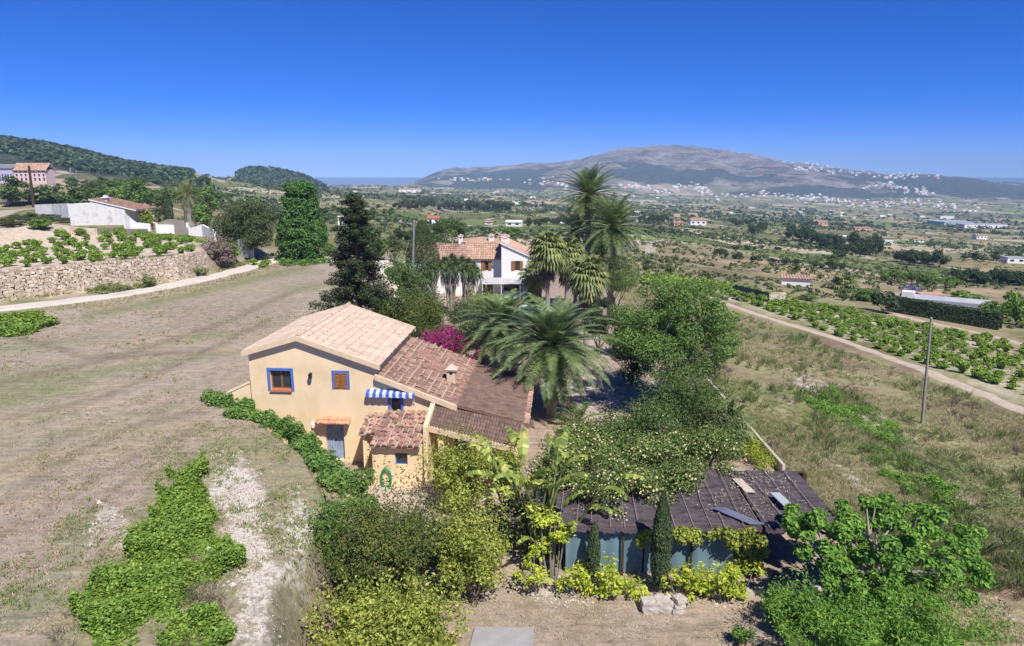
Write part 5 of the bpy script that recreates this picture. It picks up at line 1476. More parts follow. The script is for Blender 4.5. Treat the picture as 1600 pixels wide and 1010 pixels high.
# ---------------------------------------------------------------- left white house, walls and gates
def left_house():
    g = G(160, 352); Y0 = g[1]
    R_ = empty('white_farm_building', (0, Y0, 0), 0, None, 'low white farm building with a sloping brown tiled roof and small chimney', 'house')
    def q(u, v, dy=0): p = PY(u, v, Y0 + dy); return (p[0], p[2])
    x0, x1, x2 = q(108, 330)[0], q(144, 330)[0], q(196, 330)[0]
    zb = q(0, 362)[1] - 1.5
    zt1, zt2, zt3 = q(0, 319)[1], q(0, 314)[1], q(0, 327)[1]
    w = MB(); w.prism([(x0, zb), (x1, zb), (x1, zt1), (x0, zt1)], 'y', 0, 6)
    w.prism([(x1 + .01, zb), (x2, zb), (x2, zt3), (x1 + .01, zt2)], 'y', -.3, 8)
    x3 = q(214, 330)[0]; w.b2(x2 + .01, x2 + .4, 5, 8, zb, zt3 - .2); w.b2(x2 + .4, x3, 6.5, 7, zb, zt3 - .6)
    part(w, 'wall', M['oldwhite'], R_)
    r = MB(); dv = np.array([x3 - x1, 0, zt3 - zt2 - .45]); l = np.linalg.norm(dv)
    slab(r, (x1 - .2, -.5, zt2 + .35), (0, 1, 0), dv, 8.8, l + .3, .22, 0); tiles(r, (x1 - .2, -.5, zt2 + .36), (0, 1, 0), dv, 8.8, l + .3, .4, .6, mi=1, seed=31)
    part(r, 'roof', [M['white'], M['tile_brown']], R_)
    c = MB(); cx, cz = q(157, 313); c.b2(cx - .4, cx + .4, 1.6, 2.4, cz - 1, cz + .4); c.b2(cx - .7, cx + .7, 1.3, 2.7, cz + .4, cz + .55); c.b2(cx - .35, cx + .35, 1.65, 2.35, cz + .55, cz + .9); part(c, 'chimney', M['oldwhite'], R_)
    m = MB(); a = q(198, 329); b = q(212, 342); m.b2(a[0], b[0], 4.7, 4.8, b[1], a[1] - .3); part(m, 'window', M['glass'], R_)
left_house()
def wallrun(name, pts, t, mat, label, cap=None, cat='wall'):
    """free-standing wall through (u, v_foot, v_top) picture points; foot on the ground"""
    m = MB(); P3 = []
    for (u, vf, vt) in pts:
        g = G(u, vf); q = PY(u, vt, g[1]); P3.append((g[0], g[1], g[2] - 1.2, q[2]))
    for a, b in zip(P3[:-1], P3[1:]):
        d = np.array([b[0] - a[0], b[1] - a[1]]); d /= np.linalg.norm(d) + 1e-9; n = np.array([-d[1], d[0]]) * t / 2
        m.add([(a[0] - n[0], a[1] - n[1], a[2]), (b[0] - n[0], b[1] - n[1], b[2]), (b[0] - n[0], b[1] - n[1], b[3]), (a[0] - n[0], a[1] - n[1], a[3]),
               (a[0] + n[0], a[1] + n[1], a[2]), (b[0] + n[0], b[1] + n[1], b[2]), (b[0] + n[0], b[1] + n[1], b[3]), (a[0] + n[0], a[1] + n[1], a[3])],
              [[0, 1, 2, 3], [5, 4, 7, 6], [3, 2, 6, 7], [0, 3, 7, 4], [2, 1, 5, 6]])
    return tag(m.build(name, M[mat]), label, cat)
wallrun('boundary_wall', [(58, 340, 320), (84, 341, 319), (110, 344, 318)], .35, 'oldwhite', 'stained white wall running left from the white farm building')
wallrun('boundary_wall', [(196, 362, 332), (205, 361, 340), (215, 361, 348), (236, 362, 350)], .35, 'white', 'white wall stepping down beside the farm building roof')
wallrun('boundary_wall', [(246, 365, 351), (292, 366, 352), (297, 368, 357), (318, 370, 351), (337, 376, 361)], .35, 'white', 'white wall with curved top right of the arched gate')
wallrun('boundary_wall', [(95, 366, 355), (150, 368, 357), (230, 368, 358)], .4, 'stone', 'low rubble wall between the left vineyard and the farm building')
# arched wooden gate
g = G(268, 366); R_ = empty('wooden_gate', (0, g[1] + .6, 0), 0, None, 'wide arched gate of grey planks above the white wall', 'gate')
m = MB(); xa = PY(246, 350, g[1] + .6)[0]; xb = PY(291, 350, g[1] + .6)[0]; zb = PY(0, 354, g[1] + .6)[2]; zt = PY(0, 342.5, g[1] + .6)[2]; n = 16
for i in range(n):
    q0, q1 = i / n, (i + 1) / n; x0 = xa + (xb - xa) * q0; x1 = xa + (xb - xa) * q1 - .04
    f = lambda q: zb + .5 + (zt - zb - .5) * math.sin(q * math.pi)
    m.prism([(x0, zb - 2), (x1, zb - 2), (x1, f(q1)), (x0, f(q0))], 'y', 0, .12)
part(m, 'plank_panel', M['greywood'], R_); 
for q in (xa - .4, xb + .01): m = MB(); m.b2(q, q + .39, -.1, .3, zb - 2, zb + .7); part(m, 'gate_post', M['oldwhite'], R_)
g = G(392, 405); q = PY(392, 371, g[1]); m = MB(); m.b2(-.42, .42, -.3, .3, -.4, q[2] - g[2]); m.b2(-.5, .5, -.38, .38, q[2] - g[2], q[2] - g[2] + .12)
o = m.build('gate_pillar', M['white']); o.location = g; tag(o, 'tall white gate pillar at the end of the country road', 'pillar')
g = G(381, 404); q = PY(381, 374, g[1]); m = MB()
for i in range(12): m.b2(-.62 + i * .105, -.62 + i * .105 + .09, -.03, .03, .05, q[2] - g[2])
m.b2(-.62, .63, .03, .07, .4, .5); m.b2(-.62, .63, .03, .07, 1.6, 1.7)
o = m.build('metal_gate', M['metal']); o.location = g; o.rotation_euler = (0, 0, .5); tag(o, 'grey metal gate left of the tall white pillar', 'gate')

# ---------------------------------------------------------------- pink building on the hill
def pink_house():
    g = G(40, 287); Y0 = g[1]
    R_ = empty('hillside_building', (0, Y0, 0), 0, None, 'long pink building with red tiled roof and colonnades on the left hillside', 'building')
    def q(u, v): p = PY(u, v, Y0); return p[0], p[2]
    x0, z0 = q(24, 285); x1, z1 = q(70, 265); zt = q(0, 265)[1]; zr = q(0, 257)[1]
    rows = [(q(0, 283)[1], q(0, 278)[1]), (q(0, 276)[1], q(0, 272)[1]), (q(0, 270)[1], q(0, 266.5)[1])]
    holes = []
    for a, b in rows:
        for k in range(7): 
            xx = x0 + (x1 - x0) * (k + .28) / 7; holes.append((xx, xx + (x1 - x0) / 7 * .45, a, b))
    w = MB()
    for k in range(7):
        xa = x0 + (x1 - x0) * k / 7; xb = x0 + (x1 - x0) * (k + 1) / 7
        wallface(w, 0, .4, xa, xb, z0 - 4, lambda x: zt, [h for h in holes if h[0] > xa and h[1] < xb])
    w.b2(x0, x0 + .4, .4, 6, z0 - 4, zt); w.b2(x1 - .4, x1, .4, 6, z0 - 4, zt); w.b2(x0, x1, 6, 6.4, z0 - 4, zt)
    part(w, 'wall', M['pink'], R_)
    for (a, b, c, d) in holes: m = MB(); m.b2(a, b, .3, .35, c, d); part(m, 'window', M['glass'], R_)
    r = MB(); gable(r, x0, x1, 0, 6.4, zt, zr + .5, (0, 1), .6, 1.0, 41); part(r, 'roof', [M['pink'], M['tile_orange']], R_)
    x2 = q(2, 285)[0]; w = MB(); zt2 = q(0, 264)[1]
    w.b2(x2 - 14, x0 - .05, -1, 8, z0 - 4, zt2 + .4); wo_ = part(w, 'wing', M['lavender'], R_)
    for k in range(5):
        m = MB(); a = rows[0][0]; b = rows[1][1]
        m.b2(x2 + (x0 - x2) * (k + .2) / 5, x2 + (x0 - x2) * (k + .6) / 5, -1.05, -.98, a, b); part(m, 'window', M['glass'], wo_)
    r = MB(); r.add([(x2 - 15, -1.6, zt2 + .4), (x0 + .3, -1.6, zt2 + .2), (x0 + .3, 4, zt2 + 1.6), (x2 - 15, 4, zt2 + 2.6)], [[0, 1, 2, 3]]); part(r, 'wing_roof', M['metal'], wo_)
pink_house()

# ---------------------------------------------------------------- small houses in the valley, each where it stands
def cottage(u, v, wpx, hpx, label, wall='white', roofm='tile_orange', rt='gable', yaw=0.0, depth=.8, wins=3, cat='house', chim=False):
    g = G(u, v)
    if g is None: return None
    s = g[1] * CP + 3; W_ = wpx * s / FPX; H_ = max(hpx * s / FPX, 1.5); D_ = W_ * depth
    R_ = empty('small_house', g, yaw, None, label, cat)
    hw = H_ * (.72 if rt == 'gable' else .95)
    w = MB(); w.b2(-W_ / 2, W_ / 2, 0, D_, -2.5, hw)
    if rt == 'gable':
        for x in (-W_ / 2, W_ / 2 - .3): w.prism([(0, hw), (D_, hw), (D_ / 2, H_ - .1)], 'x', x, x + .3)
    part(w, 'wall', M[wall], R_)
    r = MB()
    if rt == 'gable':
        for sg in (-1, 1):
            dv = np.array([0, sg * (D_ / 2 + .3), (hw - H_) * (1 + .6 / D_)]); slab(r, (-W_ / 2 - .3, D_ / 2, H_), (1, 0, 0), dv, W_ + .6, np.linalg.norm(dv), .15)
            tiles(r, (-W_ / 2 - .3, D_ / 2, H_ + .01), (1, 0, 0), dv, W_ + .6, np.linalg.norm(dv), .5, .8, seed=int(u))
    elif rt == 'mono':
        dv = np.array([0, -D_ - .5, -H_ * .22]); slab(r, (-W_ / 2 - .3, D_ + .2, H_ * 1.12), (1, 0, 0), dv, W_ + .6, np.linalg.norm(dv), .15); tiles(r, (-W_ / 2 - .3, D_ + .2, H_ * 1.12 + .01), (1, 0, 0), dv, W_ + .6, np.linalg.norm(dv), .5, .8, seed=int(u))
    else:
        r.b2(-W_ / 2 - .15, W_ / 2 + .15, -.15, D_ + .15, hw, hw + .25)
    ro = part(r, 'roof', M[roofm], R_)
    if chim: c = MB(); c.b2(W_ * .2, W_ * .2 + .7, D_ * .4, D_ * .4 + .7, H_ * .7, H_ + .8); part(c, 'chimney', M['white'], ro)
    if wins:
        for k in range(wins):
            m = MB(); x = -W_ / 2 + W_ * (k + .5) / wins; ww = min(W_ / wins * .22, .9); m.b2(x - ww, x + ww, -.03, .05, hw * .35, hw * .72); part(m, 'window', M['glass'], R_)
    return R_
cottage(1243, 447, 42, 13, 'small white farm shed with a pale tiled roof standing above the right vineyard', 'white', 'tile_orange', 'mono', -.35, .45, 0, 'shed')
cottage(537, 359, 16, 20, 'white two storey house seen between the ivy column and the dark conifer', 'white', 'white', 'flat', .2, .8, 2, chim=True)
cottage(677, 350, 18, 12, 'white house with a red tiled roof behind the top of the cypress', 'white', 'terracotta', 'gable', .1, .8, 2)
cottage(802, 354, 24, 9, 'white house with low roof left of the small round trees', 'white', 'white', 'gable', -.2, .7, 2)
cottage(764, 351, 12, 5, 'tiny white house left of the larger valley house', 'white', 'tile_orange', 'gable', 0, .8, 1)
cottage(1060, 354, 15, 8, 'house with an orange roof, left one of the walled valley pair', 'orange', 'tile_orange', 'gable', .1, .8, 2)
cottage(1091, 352, 24, 10, 'large white and orange farmhouse in the valley right of the tall palms', 'white', 'tile_orange', 'gable', -.1, .7, 3, chim=True)
cottage(1000, 347, 15, 4, 'low white shed roof shining beside the tall palms', 'white', 'greenhouse', 'flat', .1, .7, 0, 'shed')
cottage(640, 301, 34, 6, 'long white house on the ridge behind the dark conifer top', 'white', 'tile_orange', 'gable', 0, .3, 4)
cottage(641, 325, 30, 6, 'orange walled house on the hillside above the cypress', 'orange', 'tile_orange', 'gable', .1, .5, 3)
cottage(1286, 353, 16, 8, 'ochre farmhouse in the mid valley beneath the white town', 'orange', 'tile_orange', 'gable', .2, .7, 2)
cottage(1320, 374, 14, 5, 'small white house at the edge of the pine grove', 'white', 'white', 'flat', .1, .8, 1)
cottage(1388, 381, 13, 5, 'white cabin right of the dark pine grove', 'white', 'white', 'gable', -.2, .8, 1)
cottage(1436, 379, 16, 5, 'white house by the round tree past the pine grove', 'white', 'tile_orange', 'gable', .1, .8, 2)
cottage(1534, 374, 18, 8, 'white farmhouse on the far right valley floor', 'white', 'tile_orange', 'gable', .1, .6, 3)
cottage(1588, 412, 26, 9, 'white flat roofed house at the right edge among trees', 'white', 'greenhouse', 'flat', -.2, .8, 2)
cottage(1540, 357, 64, 6, 'long pale row of industrial sheds on the far valley floor', 'white', 'greenhouse', 'flat', -.1, .4, 6, 'warehouse')
cottage(1498, 352, 48, 5, 'bluish greenhouse block beyond the valley farms', 'greenhouse', 'greenhouse', 'flat', .05, .9, 0, 'greenhouse')
cottage(1480, 342, 22, 4, 'white warehouse beyond the bluish greenhouses', 'white', 'greenhouse', 'flat', 0, .6, 0, 'warehouse')
cottage(1348, 360, 26, 5, 'low tan farm building in the middle of the valley', 'orange', 'tile_orange', 'gable', .1, .5, 3)
cottage(1456, 474, 34, 11, 'orange rendered cottage behind the long clipped hedge', 'orange', 'tile_orange', 'flat', -.1, .6, 2)
cottage(322, 297, 22, 8, 'pale house on the terraces left of the wooded knoll', 'white', 'tile_orange', 'gable', .1, .7, 3)
cottage(235, 272, 12, 6, 'white house with orange roof on the far left ridge', 'white', 'tile_orange', 'gable', 0, .8, 2)
cottage(265, 275, 10, 4, 'small pale house on the far left ridge nearest the sea', 'white', 'tile_orange', 'gable', 0, .8, 2)
cottage(300, 305, 16, 7, 'pale villa half hidden behind the palm with a dark skirt', 'white', 'tile_orange', 'gable', 0, .8, 2)
cottage(880, 349, 12, 5, 'white cottage just left of the tall date palms', 'white', 'white', 'flat', 0, .8, 1)

# long pale roof behind the clipped hedge
g = G(1437, 487); R_ = empty('greenhouse', g, -.6, None, 'long low greenhouse with a pale roof behind the clipped hedge', 'greenhouse')
m = MB(); m.prism([(0, -.5), (3.0, -.5), (3.0, 2.0), (1.5, 2.5), (0, 2.0)], 'x', -1, 9); part(m, 'roof', M['greenhouse'], R_)
m = MB(); m.b2(-2.8, -1.05, .4, 2.2, -.5, 2.9); part(m, 'end_block', M['white'], R_)

# block shed with dark screen in the right vineyard
g0 = G(1147, 459); g1 = G(1201, 473); g2 = G(1227, 476)
R_ = empty('ruined_shed', g0, 0, None, 'roofless block shed with a dark metal side above the right vineyard', 'shed')
m = MB(); dx, dy = g1[0] - g0[0], g1[1] - g0[1]; l = math.hypot(dx, dy); n = int(l / .35); hz = 14 * (g0[1] + 3) / FPX
for i in range(n):
    a0, a1 = i / n, (i + .9) / n; oy = .06 * (i % 2)
    m.add([(dx * a0, dy * a0 + oy, -.5 + (g1[2] - g0[2]) * a0), (dx * a1, dy * a1 + oy, -.5 + (g1[2] - g0[2]) * a1), (dx * a1, dy * a1 + oy, hz + (g1[2] - g0[2]) * a1), (dx * a0, dy * a0 + oy, hz + (g1[2] - g0[2]) * a0)], [[0, 1, 2, 3]])
m.add([(0, .1, -.5), (dx, dy + .1, -.5 + g1[2] - g0[2]), (dx, dy + .1, hz - .03 + g1[2] - g0[2]), (0, .1, hz - .03)], [[0, 1, 2, 3]])
part(m, 'metal_screen', M['sheetpile'] if 'sheetpile' in M else surf('dark_sheet_metal', [(.10, .10, .13), (.16, .16, .19)], 2, .7, 0), R_)
m = MB(); ex_, ey_ = g2[0] - g1[0], g2[1] - g1[1]; L2 = math.hypot(ex_, ey_); rng = np.random.default_rng(2)
for r_ in range(6):
    for k in range(7):
        a0 = (k + .5 * (r_ % 2)) / 7.5
        m.box((dx + ex_ * (a0 + .06), dy + ey_ * (a0 + .06), g1[2] - g0[2] + .15 + r_ * hz / 6), (L2 / 7.6, .25, hz / 6.2), 0, math.atan2(ey_, ex_) + rng.normal() * .02)
part(m, 'block_wall', M['stone'], R_)

# ---------------------------------------------------------------- parked van
def van():
    g = G(544, 390); R_ = empty('parked_van', g, 1.25, None, 'silver van parked on bare ground behind the dark conifer', 'van')
    prof = [(-2.1, .45), (-2.15, 1.0), (-1.95, 1.75), (-1.6, 1.85), (.75, 1.85), (1.35, 1.2), (2.05, 1.0), (2.15, .45)]
    m = MB(); m.prism(prof, 'y', -.85, .85); part(m, 'body', M['silver'], R_)
    m = MB()
    for s in (-1, 1):
        for x0, x1 in ((-1.7, -.7), (-.6, .25)): m.b2(x0, x1, s * .86 - .01, s * .86 + .01, 1.25, 1.72)
        m.prism([(.35, 1.25), (1.15, 1.25), (.75, 1.72), (.35, 1.72)], 'y', s * .86 - .01, s * .86 + .01)
    m.add([(.82, -.75, 1.82), (1.36, -.78, 1.24), (1.36, .78, 1.24), (.82, .75, 1.82)], [[0, 1, 2, 3]]); m.add([(-2.17, -.7, 1.1), (-2.17, .7, 1.1), (-1.99, .7, 1.7), (-1.99, -.7, 1.7)], [[0, 1, 2, 3]])
    part(m, 'window', M['glass'], R_)
    for x in (-1.3, 1.35):
        for s in (-1, 1):
            m = MB(); m.tube([(x, s * .72, .33), (x, s * .9, .33)], .33, 14); w_ = part(m, 'wheel', M['rubber'], R_); m = MB(); m.tube([(x, s * .89, .33), (x, s * .915, .33)], .19, 10); part(m, 'rim', M['metal'], w_)
    for s in (-1, 1):
        m = MB(); m.b2(2.08, 2.16, s * .6 - .15, s * .6 + .15, .75, .92); part(m, 'headlight', M['white'], R_)
van()
# ---------------------------------------------------------------- vegetation near the houses
def GX(u, v, z=None):
    return G(u, v) if z is None else P(u, v, z)

def topz(g, v):
    return PY(800, v, g[1])[2] - g[2]
def wpx(g, px): return px * (g[1] * CP + (CAMZ - g[2]) * SP) / FPX

# big conifer behind the farmhouse
def conifer():
    g = P(562, 512, 3.0); g = (g[0], g[1], h1(g[0], g[1])); rng = np.random.default_rng(11)
    h = topz(g, 300); R0 = wpx(g, 74)
    R_ = empty('conifer', g, 0, None, 'big dark green conifer standing behind the pink farmhouse roof', 'tree')
    mb = MB(); tb = MB(); tb.tube([(0, 0, -.4), (.1, 0, h * .5), (.15, 0, h * .95)], [.3, .2, .04], 9)
    cs = []; rs = []
    nb = 120
    for i in range(nb):
        q = .08 + .9 * (i / nb); z = h * q; az = i * 2.4 + rng.normal() * .3
        prof = (1.0 if q < .25 else (1 - (q - .25) / .75 * .7)) * (1 if q < .9 else (1 - q) / .1 * .8 + .2)
        r = R0 * prof * rng.uniform(.72, 1.08) * (1.0 if q < .35 else .78)
        tip = np.array([math.cos(az) * r, math.sin(az) * r, z + r * .12 + rng.normal() * .1])
        tb.tube([(0, 0, z - r * .12), tip * [.6, .6, 1], tip], [.05, .035, .01], 4)
        for s in (.45, .72, .98):
            cs.append(np.array([tip[0] * s, tip[1] * s, z + (tip[2] - z) * s + .05])); k = .78 * (1.15 - s * .4) * max(prof, .4) ** .5 * rng.uniform(.7, 1.2); rs.append([k, k, k * .62])
    for k in range(8): cs.append(np.array([.15, 0, h * (.88 + .015 * k)])); rs.append([.4 - .04 * k] * 3)
    p, nn = shell(rng, cs, rs, 46000, .35, .5)
    V, F = leafq(rng, p, nn, .19, .45); mb.add(V, F)
    mb.build('crown', M['lf_conifer'], R_); tb.build('trunk', M['bark'], R_, True)
conifer()

# ivy-clad column
g = G(475, 407); rng = np.random.default_rng(5); h = topz(g, 286); R_ = empty('ivy_covered_tree', g, 0, None, 'tall tree trunk wrapped in a thick column of bright ivy', 'tree')
cs = []; rs = []
for i in range(210):
    q = rng.random(); a = rng.random() * 6.28; r = wpx(g, 31) * (.72 + .2 * math.sin(q * 6)) * (1 if q < .88 else .75); k = rng.uniform(.6, 1.25)
    cs.append((math.cos(a) * r, math.sin(a) * r, h * (.03 + .93 * q))); rs.append([k, k, k * .75])
p, nn = shell(rng, cs, rs, 42000, .6, .3); V, F = leafq(rng, p, nn, .27, .8); mb = MB(); mb.add(V, F); mb.build('ivy_foliage', M['lf_ivy'], R_)
mb = MB(); mb.tube([(0, 0, -.3), (0, 0, h * .9)], [.5, .3], 10); mb.build('trunk', M['bark'], R_)

cyp = [(662, 470, 345, 25, 15000, .19, 'broad cypress standing right of the tall pale pole near the villa', 'lf_cypress'),
       (265, 356, 296, 8, 1500, .4, 'narrow dark cypress in the garden left of the skirted palm', 'lf_dark')]
for i, (u, v, vt, r, n, s, lab, lf) in enumerate(cyp):
    g = G(u, v); cypress('cypress', g, lab, topz(g, vt), wpx(g, r), n, s, 20 + i, lf, blunt=False)
for i, (u, v, vt, r, n, lab) in enumerate([(926, 912, 817, 10, 2600, 'short slender cypress in front of the teal curtain near its left end'), (1030, 925, 768, 15, 5200, 'taller slender cypress in front of the middle of the teal curtain')]):
    g = P(u, v, 0); g = (g[0], g[1], 0); cypress('cypress', g, lab, topz(g, vt), wpx(g, r), n, .11, 30 + i, 'lf_cypress')

# yuccas before the villa
g = P(706, 492, 0); rr = random.Random(4)
for i, (du, heads, lab) in enumerate([(-22, [(-1.6, 0, 4.6), (-.9, .3, 5.3), (-1.9, .6, 3.9), (-1.2, -.4, 4.2), (-.5, -.2, 4.8)], 'clump of tall yucca trunks, leftmost of the yuccas before the villa'),
                                      (0, [(-.6, 0, 5.7), (.1, .3, 6.0), (.7, -.2, 5.4), (-.1, -.4, 5.0), (-1.0, -.1, 5.2), (.3, .5, 5.6)], 'tallest middle clump of yuccas with grey dead skirts before the villa'),
                                      (22, [(-.2, .1, 5.8), (.5, 0, 5.6), (1.0, .3, 5.2), (1.4, -.2, 4.6), (.2, -.4, 5.0), (.9, -.3, 5.0)], 'rightmost yucca clump beside the villa wall')]):
    q = (g[0] + du * .065, g[1] - abs(du) * .02, 0)
    yucca('yucca', q, lab, heads, 40 + i, 'yuccas before the villa', 1.05)

# date palms
palm('date_palm', P(862, 651, 0), 'large arching date palm right of the dark porch roof', 4.8, 4.6, 128, 1, 'lf_palm', .58, .3, droop=1.3, nl=50, dead=10, elmin=-.95)
palm('date_palm', P(786, 590, 0), 'date palm just behind the dark porch roof, left of the largest one', 4.2, 4.0, 100, 2, 'lf_palm', .55, .28, droop=1.3, nl=46, dead=6, elmin=-.95)
q = 72
def far_palm(u, v, d, R, seed, lab, nf=60, leaf='lf_palm', tr=.28, dead=14, droop=1.05, lean=(0, 0), elmin=-.75):
    r = ray(u, v); t = d; x, y, z = r[0] * t, r[1] * t, CAMZ + r[2] * t; gz = h1(x - lean[0], y - lean[1])
    palm('date_palm', (x - lean[0], y - lean[1], gz), lab, z - gz, R, nf, seed, leaf, .62, tr, 'tall date palms', dead, lean, droop, 36, elmin=elmin)
far_palm(920, 302, 72, 4.2, 3, 'tallest date palm against the mountain, left of the tall pair', 90)
far_palm(957, 352, 69, 4.7, 4, 'full crowned date palm, right of the tall pair against the valley', 110, dead=30)
far_palm(901, 360, 76, 3.9, 5, 'thinner greyish date palm half hidden behind the tall pair', 40, 'lf_palmgrey', .2, 10)
def far_fan(u, v, d, R, nf, seed, lab, fan=.8):
    r = ray(u, v); x, y, z = r[0] * d, r[1] * d, CAMZ + r[2] * d; gz = h1(x, y)
    fanpalm('fan_palm', (x, y, gz), lab, z - gz, R, nf, seed, 'lf_fan', True, .22, 'fan palms', fan)
far_palm(935, 400, 74, 3.6, 505, 'short date palm filling the gap below the tall pair', 60, 'lf_palm', .25, 10)
far_fan(856, 392, 66, 1.8, 54, 6, 'fan palm with long dead skirt, nearest the white villa', 1.0)
far_fan(886, 398, 68, 1.8, 50, 7, 'fan palm between the villa palm and the tall date palms', 1.0)
far_fan(918, 432, 60, 1.8, 46, 8, 'lower fan palm below the tall date palms', 1.0)
far_fan(835, 432, 72, 1.7, 30, 81, 'small fan palm beside the closed parasol', .9)
# skirted palm of the left garden
r = ray(292, 303); d = 140; x, y, z = r[0] * d, r[1] * d, CAMZ + r[2] * d; gz = h1(x, y)
palm('date_palm', (x, y, gz), 'palm with dark hanging skirt in the garden left of the olive', max(z - gz, 4), 5.2, 46, 9, 'lf_fan', .9, .9, None, 60, (0, 0), 1.5, 22)
# low palms and cycad in the right garden
fanpalm('dwarf_palm', P(1128, 702, 0), 'grey green dwarf fan palm inside the right garden hedge', 1.3, 1.7, 34, 10, 'lf_palmgrey', False, .15, None, .8)
palm('young_palm', P(905, 668, 0), 'young feathery palm on the gravel below the largest date palm', .5, 1.9, 20, 12, 'lf_palm', .35, .1, None, 0, (0, 0), 1.2, 24, False)

# trees: (u, v_foot, z or None, v_top, half width px, kind...)
def T(name, u, v, z, vt, hw, label, leaf, cat='tree', **kw):
    g = P(u, v, z) if z is not None else G(u, v)
    h = topz(g, vt)
    return tree(name, g, label, cat, leaf, h, wpx(g, hw), **kw)
def Bq(name, u, v, z, vt, hw, label, leaf, cat='bush', **kw):
    g = P(u, v, z) if z is not None else G(u, v)
    return bush(name, g, label, cat, leaf, topz(g, vt), wpx(g, hw), **kw)

T('olive_tree', 388, 399, None, 304, 50, 'very large grey green olive behind the white gate pillar', 'lf_olive', crown_low=.03, nsub=60, nleaf=20000, size=.34, aspect=.35, seed=50, rr=(.2, .34))
T('spreading_tree', 1048, 640, 0, 442, 100, 'big spreading bright green tree with pale limbs beside the wild slope', 'lf_tallgreen', crown_low=.18, nsub=105, nleaf=44000, size=.16, aspect=.5, trunk_r=.2, bark='palebark', seed=51, rr=(.13, .22), low=-.8, ntips=24, spread=.95, inner=.6)
Bq('oleander', 1056, 706, 0, 562, 66, 'dense dark green oleander below the spreading tree', 'lf_broad', nsub=30, nleaf=17000, size=.15, aspect=.35, seed=52, stems=10)
T('pepper_tree', 962, 505, 0, 384, 38, 'soft feathery pepper tree below the tall date palms', 'lf_feather', crown_low=.2, nsub=34, nleaf=14000, size=.2, aspect=.22, seed=53, tdir=np.array([0, 0, -1.]))
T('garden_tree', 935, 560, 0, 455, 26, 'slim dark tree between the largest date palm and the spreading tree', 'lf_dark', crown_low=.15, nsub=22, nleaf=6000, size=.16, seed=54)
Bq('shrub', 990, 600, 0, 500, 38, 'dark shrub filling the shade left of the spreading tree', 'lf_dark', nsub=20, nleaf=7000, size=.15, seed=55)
T('garden_tree', 703, 400, None, 337, 30, 'dark green tree rising behind the left villa roof', 'lf_broad', crown_low=.15, nsub=22, nleaf=5000, size=.38, seed=56)
Bq('bush', 638, 485, 1.5, 415, 22, 'rounded yellow green bush at the foot of the pale pole', 'lf_broad', nsub=18, nleaf=5000, size=.2, seed=57)
Bq('bush', 612, 520, 2.4, 462, 34, 'bush directly behind the farmhouse roof right of the conifer', 'lf_myrtle', nsub=20, nleaf=7000, size=.17, seed=58)
Bq('bush', 655, 545, .8, 462, 44, 'large mottled bush behind the farmhouse roof corner', 'lf_myrtle', nsub=26, nleaf=11000, size=.15, seed=59)
Bq('bush', 745, 545, 0, 470, 34, 'grey green bush between the yuccas and the date palm', 'lf_olive', nsub=20, nleaf=6000, size=.16, seed=60)
Bq('bush', 752, 500, 0, 455, 22, 'yellowish bush below the villa arch', 'lf_citrus', nsub=14, nleaf=3500, size=.18, seed=61)
Bq('bush', 700, 560, 0, 505, 40, 'low mixed bush behind the bougainvillea', 'lf_broad', nsub=20, nleaf=7000, size=.15, seed=62)
Bq('bougainvillea', 692, 590, 0, 506, 52, 'magenta bougainvillea spilling over the back of the lower farmhouse roof', 'lf_dark', 'bougainvillea', nsub=26, nleaf=5000, size=.12, seed=63, extra=('petal_pink', 8500, .12))
Bq('bougainvillea', 745, 598, 0, 545, 18, 'small purple magenta bougainvillea at the corner of the dark porch roof', 'lf_dark', 'bougainvillea', nsub=10, nleaf=1600, size=.12, seed=64, extra=('petal_pink', 1800, .12))
Bq('bush', 672, 520, .3, 470, 34, 'broad green bush between the mottled bush and the yuccas', 'lf_broad', nsub=18, nleaf=5500, size=.17, seed=792)
Bq('bush', 625, 455, 2.4, 405, 22, 'green bush left of the foot of the pale pole', 'lf_tallgreen', nsub=16, nleaf=4500, size=.2, seed=793)
# climbing roses over the pergola
def rose(x, y, rx, ry, z0, z1, seed, label, nf, leaf='lf_rose'):
    rng = np.random.default_rng(seed); R_ = empty('climbing_rose', (x, y, 0), 0, None, label, 'climbing rose')
    mb, cs = crown_mb(rng, (0, 0, (z0 + z1) / 2), (rx, ry, (z1 - z0) / 2), 54, 19000, .115, .6, rr=(.18, .42), low=-.9, spread=.95)
    p, nn = shell(rng, cs, [(rx * .2, ry * .25, .35)] * len(cs), nf, .9, .8); V, F = leafq(rng, p, nn, .085, .95); mb.add(V, F, 1)
    mb.build('foliage', [M[leaf], M['petal_yellow']], R_)
    sb = MB()
    for c in cs[:14]: sb.tube([(rng.normal() * .3, 1.2, -.2), (c[0] * .5, c[1] * .6 + .4, c[2] * .55), c], [.05, .035, .012], 5)
    sb.build('stem', M['bark'], R_, True)
rose(3.9, 26.8, 3.1, 3.1, 1.0, 4.3, 70, 'pale yellow flowering climbing rose over the left pergola end', 2300)
rose(8.0, 27.9, 2.9, 2.9, .8, 4.3, 71, 'pale yellow flowering climbing rose over the middle of the pergola', 1900)
rose(6.2, 30.6, 2.8, 2.4, .3, 4.4, 72, 'mixed green climbing rose between the two flowering ones', 250, 'lf_broad')
Bq('bush', 905, 705, 0, 655, 46, 'low yellow flecked bush at the edge of the gravel', 'lf_rose', nsub=20, nleaf=6500, size=.12, seed=73, extra=('petal_yellow', 500, .08))
Bq('bush', 1110, 720, 0, 640, 46, 'grey green bush between the dwarf palm and the oleander', 'lf_olive', nsub=20, nleaf=6500, size=.13, seed=74)
Bq('bush', 985, 728, 0, 668, 44, 'leafy green bush below the paddle leaved clump', 'lf_broad', nsub=20, nleaf=6500, size=.13, seed=75)
